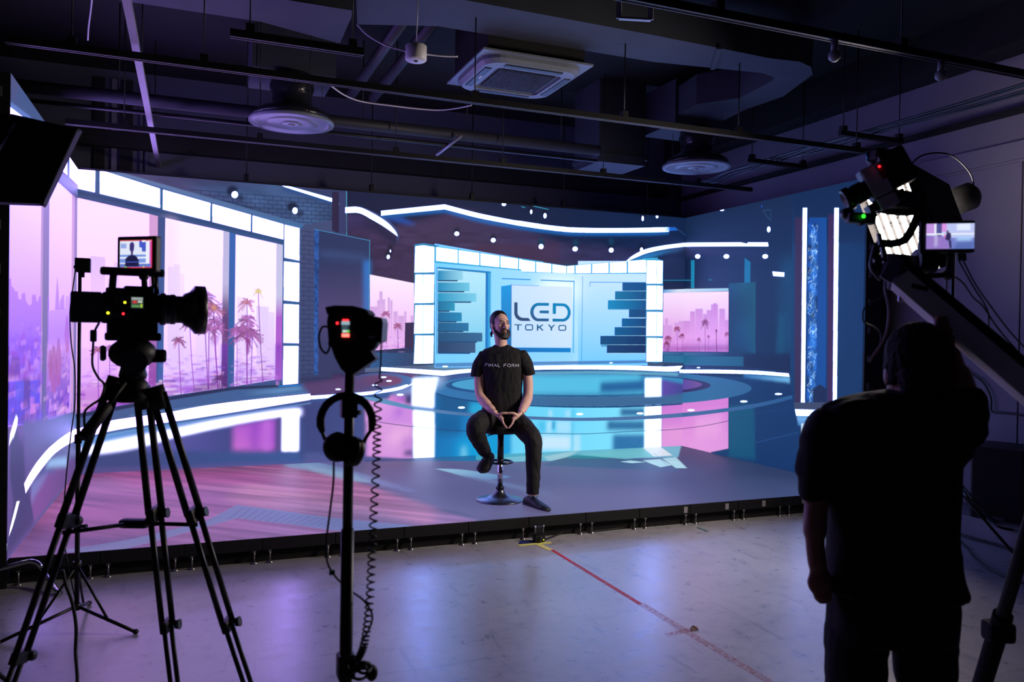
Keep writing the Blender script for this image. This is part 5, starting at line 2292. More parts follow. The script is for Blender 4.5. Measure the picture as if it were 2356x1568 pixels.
["l",[2385,1737,2400,1719,2405,1745,2405,1739],
5.5,[190,226,252],
0.6210664380304131,0],
["l",[2355,1598,2391,1622,2398,1612,2375,1591],
4,[90,160,240],
0.8945873572575613,0],
["l",[2330,811,2305,777,2280,736,2281,732],
4.7,[60,130,220],
0.652119540162456,0],
["l",[2320,1490,2349,1531,2342,1549,2334,1581],
6,[60,130,220],
0.8857482672812406,0],
["l",[2326,1604,2310,1621,2312,1584,2296,1596],
3.9,[190,226,252],
0.8251959400293831,0],
["l",[2328,1434,2336,1429,2371,1391,2379,1403],
6.2,[90,160,240],
0.6527415278789948,0],
["l",[2345,2016,2377,2011,2364,1981,2369,1986],
6.4,[190,226,252],
0.6165978326784812,0],
["l",[2289,821,2321,816,2304,775,2303,782],
4.5,[60,130,220],
0.6967018870399729,0],
["l",[2386,2086,2384,2117,2393,2121,2378,2099],
6,[90,160,240],
0.692118637360825,0],
["l",[2340,1585,2305,1586,2331,1568,2315,1568],
6.5,[90,160,240],
0.5064691059601267,0],
["l",[2363,2381,2348,2366,2357,2346,2321,2362],
5.5,[150,206,250],
0.5145715653980856,0],
["l",[2263,2156,2293,2151,2262,2130,2262,2124],
5.6,[190,226,252],
0.8434771535149672,0],
["l",[2364,1069,2363,1054,2380,1022,2378,1001],
4.4,[90,160,240],
0.777848594722145,0],
["l",[2323,1820,2353,1848,2352,1844,2351,1858],
4,[90,160,240],
0.527367725171549,0],
["l",[2384,2189,2400,2164,2399,2203,2400,2164],
6.5,[190,226,252],
0.5195571694474668,0],
["l",[2354,1067,2388,1051,2360,1066,2391,1097],
5.3,[190,226,252],
0.8208221619164344,0],
["l",[2371,2488,2349,2486,2362,2465,2346,2461],
3.9,[190,226,252],
0.8513828474990124,0],
["l",[2303,2372,2311,2372,2344,2379,2311,2366],
4,[60,130,220],
0.8641690163075058,0],
["l",[2350,1595,2358,1614,2361,1634,2380,1632],
3.9,[150,206,250],
0.8454010527468149,0],
["l",[2323,1782,2286,1796,2291,1834,2318,1833],
4.9,[190,226,252],
0.8507706596333848,0],
["l",[2347,1732,2334,1708,2299,1690,2267,1719],
6.4,[150,206,250],
0.7998430166127615,0],
["l",[2358,2459,2337,2445,2328,2418,2313,2385],
5.6,[190,226,252],
0.6512555543673795,0],
["l",[2323,1285,2312,1302,2323,1264,2311,1302],
6.5,[150,206,250],
0.7960640108005278,0],
["l",[2341,1888,2318,1927,2347,1927,2365,1967],
4.9,[190,226,252],
0.6293033911751911,0],
["l",[2341,1766,2318,1754,2286,1724,2314,1726],
5.2,[90,160,240],
0.6109726632190522,0],
["l",[2324,2320,2321,2358,2353,2366,2386,2348],
5.5,[190,226,252],
0.8395191697639357,0],
["l",[2351,2328,2372,2340,2368,2362,2396,2397],
5.6,[150,206,250],
0.7625876995271543,0],
["l",[2381,1480,2394,1505,2383,1541,2407,1543],
5.8,[150,206,250],
0.7688745534681347,0],
["l",[2321,883,2332,889,2367,932,2335,907],
4.7,[90,160,240],
0.5133078621280678,0],
["l",[2366,1079,2399,1063,2380,1038,2349,1038],
5.5,[90,160,240],
0.698967213622686,0],
["l",[2309,1176,2275,1147,2275,1136,2304,1100],
4.1,[190,226,252],
0.5752235428431901,0],
["l",[2380,2183,2350,2145,2324,2182,2341,2170],
4.8,[60,130,220],
0.6946160120462794,0],
["l",[2314,1564,2305,1554,2323,1520,2308,1524],
6,[150,206,250],
0.7217860076298916,0],
["l",[2274,2366,2258,2376,2258,2373,2259,2356],
5.9,[150,206,250],
0.6103330405397485,0],
["l",[2342,1709,2324,1693,2347,1661,2375,1696],
5.8,[190,226,252],
0.8009268813409269,0],
["l",[2374,1592,2394,1586,2390,1560,2403,1523],
5.7,[190,226,252],
0.6070779445962227,0],
["l",[2316,1120,2307,1150,2273,1176,2274,1161],
4.4,[90,160,240],
0.7169559173696868,0],
["l",[2358,1256,2394,1231,2389,1250,2410,1290],
5.1,[150,206,250],
0.6449644959008247,0],
["l",[2336,2008,2299,2003,2324,1983,2294,1982],
4,[150,206,250],
0.6784860901972163,0],
["l",[2352,889,2339,854,2336,859,2332,837],
6.3,[190,226,252],
0.8878660872323019,0],
["l",[2324,1519,2295,1493,2287,1530,2323,1568],
5.2,[190,226,252],
0.7820227142625725,0],
["l",[2313,1965,2337,1980,2338,1958,2360,1968],
5.9,[90,160,240],
0.7472616806458727,0],
["l",[2339,1878,2313,1852,2311,1890,2285,1924],
5.7,[150,206,250],
0.8185888820798302,0],
["l",[2308,1225,2309,1259,2287,1242,2273,1233],
5.4,[190,226,252],
0.5088870028175243,0],
["l",[2346,1368,2354,1367,2355,1364,2369,1368],
5.9,[90,160,240],
0.7146874014932676,0],
["l",[2316,1145,2330,1143,2313,1177,2281,1188],
5.2,[190,226,252],
0.622717001940683,0],
["l",[2379,908,2362,889,2331,866,2345,830],
6.2,[150,206,250],
0.6932348862787799,0],
["l",[2348,2445,2369,2449,2396,2433,2387,2413],
5.1,[150,206,250],
0.8640699317377349,0],
["l",[2359,1487,2350,1519,2364,1515,2380,1525],
6.2,[150,206,250],
0.6175428310202951,0],
["l",[2348,1148,2381,1184,2373,1210,2385,1205],
5.4,[190,226,252],
0.6667395896636323,0],
["l",[2323,1834,2326,1800,2311,1819,2320,1780],
4.1,[90,160,240],
0.5596682224142442,0],
["l",[2294,2074,2288,2089,2263,2067,2262,2102],
6.4,[150,206,250],
0.8338536486605799,0],
["l",[2334,853,2321,823,2333,789,2313,771],
6,[190,226,252],
0.8359640660905732,0],
["l",[2318,2615,2305,2627,2325,2619,2320,2634],
5.8,[150,206,250],
0.7852397677113343,0],
["l",[2333,914,2368,906,2402,941,2371,975],
4.1,[60,130,220],
0.5691489352544362,0],
["l",[2399,980,2381,942,2377,982,2414,947],
3.9,[90,160,240],
0.698204077425797,0],
["l",[2344,844,2376,881,2396,865,2380,895],
4.9,[60,130,220],
0.8003741107503057,0],
["l",[2320,2258,2351,2244,2370,2276,2340,2285],
6.3,[90,160,240],
0.7076975298893189,0],
["l",[2341,2522,2334,2545,2346,2578,2328,2613],
4.9,[150,206,250],
0.7165438826198518,0],
["l",[2347,1905,2337,1880,2300,1859,2288,1899],
4.3,[190,226,252],
0.8827074717963274,0],
["l",[2340,1018,2309,977,2286,951,2278,949],
6.4,[190,226,252],
0.7031252563670222,0],
["l",[2283,2524,2279,2517,2309,2501,2319,2538],
3.6,[190,226,252],
0.8249896194762225,0],
["l",[2378,1102,2374,1069,2338,1041,2313,1053],
4.4,[150,206,250],
0.668853881461047,0],
["l",[2370,828,2364,847,2361,864,2373,896],
4,[190,226,252],
0.5307654710826484,0],
["l",[2340,1351,2305,1357,2279,1345,2298,1346],
4.5,[190,226,252],
0.5545341297035119,0],
["l",[2395,2177,2359,2205,2354,2224,2372,2233],
5.8,[150,206,250],
0.6175137535283584,0],
["l",[2311,964,2340,961,2323,992,2315,1008],
6.2,[190,226,252],
0.8863414611541989,0],
["l",[2308,2175,2312,2155,2284,2159,2299,2198],
5.8,[190,226,252],
0.5929690852885336,0],
["l",[2332,1297,2311,1313,2334,1335,2349,1304],
5.8,[60,130,220],
0.6758328421414603,0],
["l",[2376,2423,2381,2441,2387,2433,2379,2443],
6,[90,160,240],
0.757865460064185,0],
["l",[2374,2510,2353,2503,2322,2505,2346,2513],
4.7,[190,226,252],
0.6403862776254432,0],
["l",[2317,1707,2313,1743,2281,1757,2267,1718],
4.3,[60,130,220],
0.6935817831268654,0],
["l",[2320,2353,2291,2376,2258,2399,2258,2375],
5.6,[190,226,252],
0.8660665985860896,0],
["l",[2311,1075,2341,1088,2313,1090,2327,1082],
5.5,[90,160,240],
0.5104006218578075,0],
["l",[2312,1860,2306,1857,2301,1851,2305,1835],
5.6,[90,160,240],
0.5170139880980094,0],
["l",[2329,1298,2333,1271,2368,1257,2351,1264],
4.4,[190,226,252],
0.6194570460887411,0],
["l",[2361,2610,2380,2606,2394,2607,2367,2634],
4.3,[150,206,250],
0.6830472740179393,0],
["l",[2373,2336,2369,2335,2360,2361,2390,2385],
5,[60,130,220],
0.8648513645441958,0],
["l",[2327,2350,2309,2352,2313,2319,2317,2305],
4.8,[60,130,220],
0.8343719700381373,0],
["l",[2351,2075,2341,2044,2323,2034,2335,1996],
3.8,[90,160,240],
0.6345644268272701,0],
["l",[2343,2426,2353,2397,2359,2433,2394,2439],
5.4,[60,130,220],
0.5399394941578766,0],
["l",[2365,1038,2349,1051,2387,1060,2353,1094],
3.6,[90,160,240],
0.8162151209629454,0],
["l",[2328,965,2328,997,2321,1019,2285,1012],
4.4,[90,160,240],
0.7726525828587003,0],
["l",[2325,2022,2315,2049,2296,2041,2265,2030],
5.5,[190,226,252],
0.6749905440654602,0],
["l",[2341,2115,2346,2076,2340,2100,2342,2066],
4.6,[150,206,250],
0.8674923604486217,0],
["l",[2347,2016,2319,2054,2352,2055,2349,2021],
5.2,[60,130,220],
0.6136551981151662,0],
["l",[2307,1245,2288,1247,2308,1239,2280,1262],
5.6,[90,160,240],
0.6780849486515343,0],
["l",[2331,2186,2347,2204,2344,2190,2367,2190],
4.4,[60,130,220],
0.7510898004659092,0],
["l",[2386,1333,2390,1328,2367,1367,2373,1368],
6,[60,130,220],
0.7421532819682172,0],
["l",[2317,2511,2301,2524,2322,2539,2299,2504],
3.6,[190,226,252],
0.8774604802120108,0],
["l",[2369,2039,2396,2025,2391,1998,2402,2010],
5.7,[60,130,220],
0.7846242329156048,0],
["l",[2345,1485,2343,1526,2366,1504,2390,1541],
5.1,[190,226,252],
0.8885108623489615,0],
["l",[2325,1259,2299,1285,2300,1272,2291,1304],
4.8,[150,206,250],
0.7582390316538759,0],
["l",[2353,923,2321,885,2312,878,2290,910],
5.2,[190,226,252],
0.8138333251659322,0],
["l",[2364,1279,2394,1278,2356,1283,2353,1308],
4.1,[150,206,250],
0.683238830832102,0],
["l",[2347,1809,2348,1848,2370,1825,2380,1798],
5.3,[150,206,250],
0.5081106860977807,0],
["l",[2312,986,2348,1013,2315,1024,2285,1033],
3.8,[150,206,250],
0.6582351565459189,0],
["l",[2345,2553,2372,2559,2392,2588,2383,2614],
3.9,[190,226,252],
0.5589284581205621,0],
["l",[2355,848,2338,844,2316,827,2341,848],
3.8,[150,206,250],
0.8668593031839906,0],
["l",[2304,1155,2317,1124,2333,1129,2309,1142],
4.3,[90,160,240],
0.5768323177730027,0],
["l",[2361,1634,2386,1645,2356,1636,2345,1666],
4.4,[90,160,240],
0.7176762287285396,0],
["l",[2390,1319,2405,1322,2411,1290,2412,1258],
5,[60,130,220],
0.502717491949209,0],
["l",[2310,2511,2318,2489,2317,2464,2314,2430],
5.3,[190,226,252],
0.5682744157112055,0],
["l",[2280,1833,2265,1850,2288,1885,2291,1908],
5.5,[60,130,220],
0.5377247961790383,0],
["l",[2364,1273,2356,1287,2384,1265,2370,1250],
3.9,[90,160,240],
0.8058256883643949,0],
["l",[2340,1013,2340,981,2318,996,2313,986],
5.2,[150,206,250],
0.8524007597275822,0],
["l",[2333,1085,2339,1120,2329,1127,2304,1115],
4.8,[60,130,220],
0.8483365601569903,0],
["l",[2356,1960,2380,1959,2346,1922,2362,1887],
5.3,[60,130,220],
0.6238014795313467,0],
["l",[2353,1769,2382,1766,2382,1799,2384,1768],
4.7,[150,206,250],
0.7460365585344433,0],
["l",[2320,1870,2316,1840,2301,1851,2309,1843],
4,[190,226,252],
0.5572572580991113,0],
["l",[2340,2054,2345,2046,2359,2082,2390,2097],
4.4,[190,226,252],
0.7626081741808104,0],
["l",[2308,2556,2295,2541,2297,2512,2323,2500],
6,[150,206,250],
0.6461941792801207,0],
["l",[2354,782,2379,818,2374,836,2405,851],
5.4,[90,160,240],
0.6560804677067998,0],
["l",[2362,1040,2381,1022,2377,1040,2353,1046],
6.3,[190,226,252],
0.626180843279858,0],
["l",[2329,2258,2304,2226,2305,2258,2295,2283],
4.1,[190,226,252],
0.5974765708781442,0],
["l",[2304,1698,2335,1674,2320,1688,2328,1715],
6.3,[90,160,240],
0.5784712597713542,0],
["l",[2308,2558,2305,2582,2338,2538,2325,2555],
4.6,[90,160,240],
0.5129891714414652,0],
["l",[2360,2389,2346,2411,2312,2446,2350,2423],
6.3,[60,130,220],
0.8130589465415051,0],
["l",[2415,2141,2390,2162,2357,2191,2373,2190],
3.5,[60,130,220],
0.6879391129301599,0],
["l",[2379,2186,2399,2148,2379,2136,2348,2139],
5.6,[90,160,240],
0.6830386106591144,0],
["l",[2346,2394,2313,2418,2304,2381,2304,2353],
5.7,[60,130,220],
0.708720542170589,0],
["l",[2331,1966,2357,1958,2354,1943,2360,1967],
6.2,[60,130,220],
0.5356527454507938,0],
["l",[2352,2179,2344,2167,2323,2141,2296,2121],
4,[190,226,252],
0.5887427594409284,0],
["l",[2327,1808,2335,1801,2358,1788,2371,1776],
5.2,[90,160,240],
0.6208482921534277,0],
["l",[2361,1586,2369,1573,2354,1591,2352,1583],
5.4,[150,206,250],
0.57759179903905,0],
["l",[2303,1608,2312,1580,2342,1606,2345,1630],
5.6,[60,130,220],
0.6600750172936724,0],
["l",[2309,939,2277,949,2292,940,2276,961],
4.3,[190,226,252],
0.67683829309958,0],
["l",[2295,2145,2269,2133,2285,2134,2289,2111],
6.4,[90,160,240],
0.5804979905638515,0],
["l",[2348,1196,2330,1195,2305,1200,2329,1186],
4,[190,226,252],
0.7831188226517947,0],
["l",[2335,1310,2344,1301,2312,1279,2291,1279],
5.1,[150,206,250],
0.8061039322952372,0],
["l",[2314,1755,2347,1759,2353,1719,2340,1701],
6.4,[90,160,240],
0.5491030537402252,0],
["l",[2291,1796,2266,1783,2267,1766,2280,1796],
3.8,[90,160,240],
0.8313676677986943,0],
["l",[2336,2497,2331,2464,2365,2439,2353,2418],
5.1,[60,130,220],
0.7856807626009006,0],
["n",[2248,2649,2393,2640,2422,759,2277,746],
60,0.7,1,1,0,0],
["p",[2166,2830,2231,2821,2249,735,2193,762],
[360,430,720],
0,0,1,0,0],
["p",[2616,2767,2677,2758,2697,775,2645,770],
[360,430,720],
0,0,1,0,0],
["p",[2362,913,2454,964,2546,926,2550,735,2354,717],
[24,38,76],
0,0,1,5,0],
["p",[2082,752,2667,803,2611,709,2097,674],
[60,70,100],
0,0,1,0,0],
["p",[2103,680,3060,748,3061,690,2125,612],
[360,430,720],
0,0,1,0,0],
["p",[2125,602,3061,681,3064,585,2154,503],
[110,170,230],
[50,110,180],
[2243,582,2245,504],
1,10,0],
["p",[2193,531,2251,537,2255,386,2197,378],
[200,224,250],
0,0,1,5,0],
["p",[2197,369,3066,481,3078,-20,2294,-169],
[20,70,140],
[90,140,200],
[2558,415,2268,102],
0.6,25,0]],
"F":[["p",[-439,-1330,-1811,6806,11213,3212,5806,-1541,2668,-1847],
[90,83,120],
[77,80,117],
[2655,1031,5826,1112],
1,0,0],
["p",[7296,4293,11213,3212,6373,-1043,5268,-6],
[46,64,98],
[67,78,114],
[7306,1198,5425,538],
1,150,0],
["p",[6792,2869,7568,1418,6829,548,5953,1614],
[46,46,83],
[32,48,88],
[6392,2094,7061,991],
1,60,0],
["p",[6726,3169,7113,2583,6410,1620,6045,1585,6380,2436],
[62,48,83],
0,0,0.9,30,0],
["p",[6797,4431,11213,3212,5707,-1628,4750,-185],
[45,58,90],
[61,67,99],
[7106,977,4924,491],
0.8,175,0],
["p",[-1396,2346,-212,2771,-151,2846,-93,2926,-33,3008,32,3088,105,3162,191,3227,293,3281,411,3326,539,3365,670,3396,797,3423,913,3445,1014,3465,1105,3482,1190,3493,1275,3495,1365,3483,1466,3455,1581,3415,1706,3367,1835,3305,1962,3226,2080,3126,2181,3000,2262,2848,2327,2674,2380,2487,2428,2293,2475,2098,2526,1907,2578,1714,2629,1515,2679,1318,2727,1129,2774,953,2821,793,2869,650,2916,519,2964,395,3011,277,3056,163,3100,49,2627,-1280,-264,-1394],
[134,74,122],
[120,88,128],
[916,1983,2539,546],
1,15,0],
["p",[-77,3107,79,3148,239,3197,404,3247,572,3291,743,3321,915,3330,1089,3320,1265,3297,1441,3259,1611,3202,1771,3125,1915,3024,2037,2904,2139,2769,2228,2619,2308,2451,2388,2267,2472,2066,2558,1842,2642,1600,2721,1352,2797,1109,2868,878,2936,667,2745,23,1954,1258,913,2195,48,1877],
[120,64,112],
[165,104,136],
[133,2895,2224,1564],
0.6,40,0],
["p",[264,3101,1556,2858,1821,2084,546,2311],
[157,64,125],
0,0,0.5,50,0],
["p",[1518,2225,2477,906,2588,-63,1851,466,1333,1460],
[165,112,136],
[120,104,144],
[1765,1511,2471,259],
0.6,60,0],
["p",[-401,1218,-103,1265,204,487,944,361,695,-77,-78,-334],
[96,69,117],
0,0,0.7,50,0],
["n",[-498,84,-286,3272,1507,3565,2387,2574,3148,185,2716,-1030,-262,-805],
170,0.34,6,0.5,-0.75,0],
["n",[-498,84,-286,3272,1507,3565,2387,2574,3148,185,2716,-1030,-262,-805],
70,0.24,7,0.5,-0.75,0],
["p",[-67,3333,-35,3361,-9,3389,18,3417,51,3446,98,3475,164,3504,258,3534,376,3566,510,3598,650,3630,787,3659,909,3684,1014,3707,1107,3730,1194,3750,1281,3764,1375,3769,1480,3764,1601,3745,1735,3714,1873,3675,2010,3629,2138,3581,2250,3533,2343,3484,2421,3432,2489,3377,2552,3321,2614,3266,2681,3212,2510,2276,2462,2394,2418,2519,2373,2648,2322,2775,2260,2894,2181,3000,2081,3093,1964,3177,1836,3251,1705,3312,1578,3361,1463,3396,1362,3412,1273,3411,1188,3397,1104,3376,1015,3352,915,3330,797,3308,667,3282,533,3254,404,3225,289,3198,196,3174,127,3152,76,3132,36,3112,2,3093,-32,3075,-70,3056],
[83,70,128],
[88,88,136],
[78,3421,2226,3349],
1,0,0],
["l",[180,3336,300,3363,424,3391,550,3420,676,3449,798,3477,912,3503,1015,3532,1107,3563,1194,3594,1281,3620,1373,3636,1474,3638,1585,3623,1702,3593,1823,3553,1945,3508,2067,3463,2188,3423],
8,[152,96,152],
0.7,0],
["p",[1967,3553,2025,3508,2084,3469,2142,3429,2199,3385,2255,3330,2308,3262,2358,3180,2404,3090,2449,2992,2492,2886,2535,2773,2579,2652,2626,2516,2674,2367,2721,2213,2765,2064,2806,1926,2840,1808,2868,1709,2891,1623,2911,1545,2930,1472,2947,1400,2966,1326,2882,1312,2673,1814,2367,2449,2001,2998],
[120,152,189],
[104,112,160],
[2136,3376,2867,1573],
0.8,25,0],
["p",[2159,3185,2541,2447,2683,1858,2464,2021,2223,2652],
[136,165,192],
0,0,0.6,25,0],
["p",[250,151,670,329,1149,700,1408,1237,1646,1005,2059,547,2623,64,2723,-53,2575,-112,1995,150,1778,389,1383,741,1116,487,837,224,564,0],
[101,104,144],
[96,107,152],
[421,180,1851,466],
1,0,0],
["l",[502,130,785,170,1146,531,1383,756,1830,302,1993,137],
5,[168,112,152],
0.7,0],
["l",[1181,778,1408,1237,2059,547],
5,[160,112,152],
0.6,0],
["l",[1452,1103,1322,731],
8,[56,64,102],
0.75,0],
["l",[1505,1048,1374,696],
8,[56,64,102],
0.75,0],
["l",[1558,994,1425,661],
8,[56,64,102],
0.75,0],
["l",[1611,940,1477,626],
8,[56,64,102],
0.75,0],
["l",[1663,887,1527,591],
8,[56,64,102],
0.75,0],
["l",[1714,834,1578,557],
8,[56,64,102],
0.75,0],
["l",[1765,782,1629,523],
8,[56,64,102],
0.75,0],
["l",[1816,730,1679,488],
8,[56,64,102],
0.75,0],
["l",[1866,679,1729,454],
8,[56,64,102],
0.75,0],
["l",[1915,628,1779,420],
8,[56,64,102],
0.75,0],
["l",[1965,578,1828,387],
8,[56,64,102],
0.75,0],
["l",[2013,528,1878,353],
8,[56,64,102],
0.75,0],
["l",[2062,479,1927,320],
8,[56,64,102],
0.75,0],
["l",[2110,430,1976,286],
8,[56,64,102],
0.75,0],
["l",[2157,382,2025,253],
8,[56,64,102],
0.75,0],
["l",[2204,333,2073,220],
8,[56,64,102],
0.75,0],
["l",[2251,286,2122,187],
8,[56,64,102],
0.75,0],
["l",[2297,239,2170,154],
8,[56,64,102],
0.75,0],
["l",[2343,192,2218,122],
8,[56,64,102],
0.75,0],
["l",[2388,145,2266,89],
8,[56,64,102],
0.75,0],
["l",[2433,99,2313,57],
8,[56,64,102],
0.75,0],
["l",[2478,54,2361,25],
8,[56,64,102],
0.75,0],
["l",[2522,8,2408,-7],
8,[56,64,102],
0.75,0],
["l",[2566,-36,2455,-39],
8,[56,64,102],
0.75,0],
["l",[2609,-81,2502,-71],
8,[56,64,102],
0.75,0],
["l",[2653,-125,2548,-103],
8,[56,64,102],
0.75,0],
["l",[379,106,464,256],
8,[64,69,107],
0.7,0],
["l",[430,144,518,297],
8,[64,69,107],
0.7,0],
["l",[482,182,573,338],
8,[64,69,107],
0.7,0],
["l",[535,221,629,380],
8,[64,69,107],
0.7,0],
["l",[589,261,686,423],
8,[64,69,107],
0.7,0],
["l",[645,301,744,467],
8,[64,69,107],
0.7,0],
["l",[701,343,804,511],
8,[64,69,107],
0.7,0],
["l",[759,385,865,557],
8,[64,69,107],
0.7,0],
["l",[819,429,928,604],
8,[64,69,107],
0.7,0],
["l",[879,473,992,652],
8,[64,69,107],
0.7,0],
["l",[941,518,1058,702],
8,[64,69,107],
0.7,0],
["l",[1005,565,1125,752],
8,[64,69,107],
0.7,0],
["l",[1069,613,1194,804],
8,[64,69,107],
0.7,0],
["l",[1136,661,1264,857],
8,[64,69,107],
0.7,0],
["p",[2984,2814,4385,2510,4526,1275,3252,477,2840,1808],
[77,69,109],
0,0,0.6,80,0],
["p",[3459,2437,3501,2418,3542,2401,3584,2385,3626,2365,3666,2339,3706,2305,3746,2258,3784,2200,3822,2138,3858,2074,3892,2016,3923,1965,3950,1924,3974,1889,3996,1857,4017,1828,4038,1798,4060,1767,3961,1696,3763,1660,3593,1963],
[136,176,198],
[88,120,165],
[3531,2359,3979,1741],
1,15,0],
["p",[3540,2084,3583,2033,3625,1988,3668,1943,3710,1893,3753,1830,3796,1748,3841,1643,3888,1519,3935,1386,3978,1254,4015,1131,4043,1024,4061,933,4072,852,4077,777,4080,706,4083,636,4089,565,3934,974,3681,1686],
[104,120,160],
0,0,0.6,25,0],
["p",[4304,3596,7324,3560,6444,2348,5903,2441,5027,2505,4430,2621,4048,2864],
[56,152,179],
[96,171,192],
[4181,3091,5579,3034],
1,7.5,0],
["p",[2889,3277,4201,3224,4051,2799,3419,2989,2853,3097],
[62,72,117],
[16,104,157],
[3177,3223,4111,3044],
1,5,0],
["p",[4451,2942,4975,2995,4739,2592,4383,2635],
[120,181,198],
0,0,0.8,15,0],
["p",[4919,2871,5541,3196,5082,2619,4835,2563],
[152,192,202],
0,0,0.8,15,0],
["p",[4883,2548,5313,2859,5669,2648,5903,2441,6463,2377,5875,1497,4663,2303],
[53,77,112],
0,0,1,10,0],
["p",[5110,2678,5411,2937,5686,2678,5604,2530],
[0,128,136],
0,0,0.7,10,0],
["p",[5379,2875,6164,3092,6615,3201,6489,2546,5770,2413],
[104,181,189],
0,0,0.8,10,0],
["p",[6475,3218,6728,3171,6461,2493,6192,2483],
[189,198,204,1.2],
0,0,1,7.5,0],
["p",[5604,2265,5771,2318,5874,2153,5679,2131],
[152,192,202,1.1],
0,0,1,7.5,0],
["p",[5912,2275,6173,2303,6048,1880,5850,1797,5873,2032],
[152,192,202,1.1],
0,0,1,7.5,0],
["p",[6218,2344,6428,2369,6096,1656,5978,1692],
[152,192,202,1.1],
0,0,1,7.5,0],
["l",[5463,2484,6136,2456,6457,2472],
12,[56,88,120],
0.8,0],
["l",[6362,2755,6003,1894],
6,[48,112,144],
0.8,0],
["l",[4870,2180,4968,2114,5067,2052,5165,1990,5262,1925,5357,1852,5449,1769,5538,1673,5623,1567,5706,1456,5786,1343,5865,1233,5943,1127],
5,[96,96,132],
0.6,5],
["l",[5019,1120,5648,576],
5,[88,88,128],
0.5,5],
["n",[2226,3349,6294,2123,6963,756,6273,56,1784,-49],
500,0.12,3,1,0.1,0],
["p",[3954,1227,5147,847,4984,-92,3636,23],
[99,90,125],
0,0,0.6,125,0]]}""")
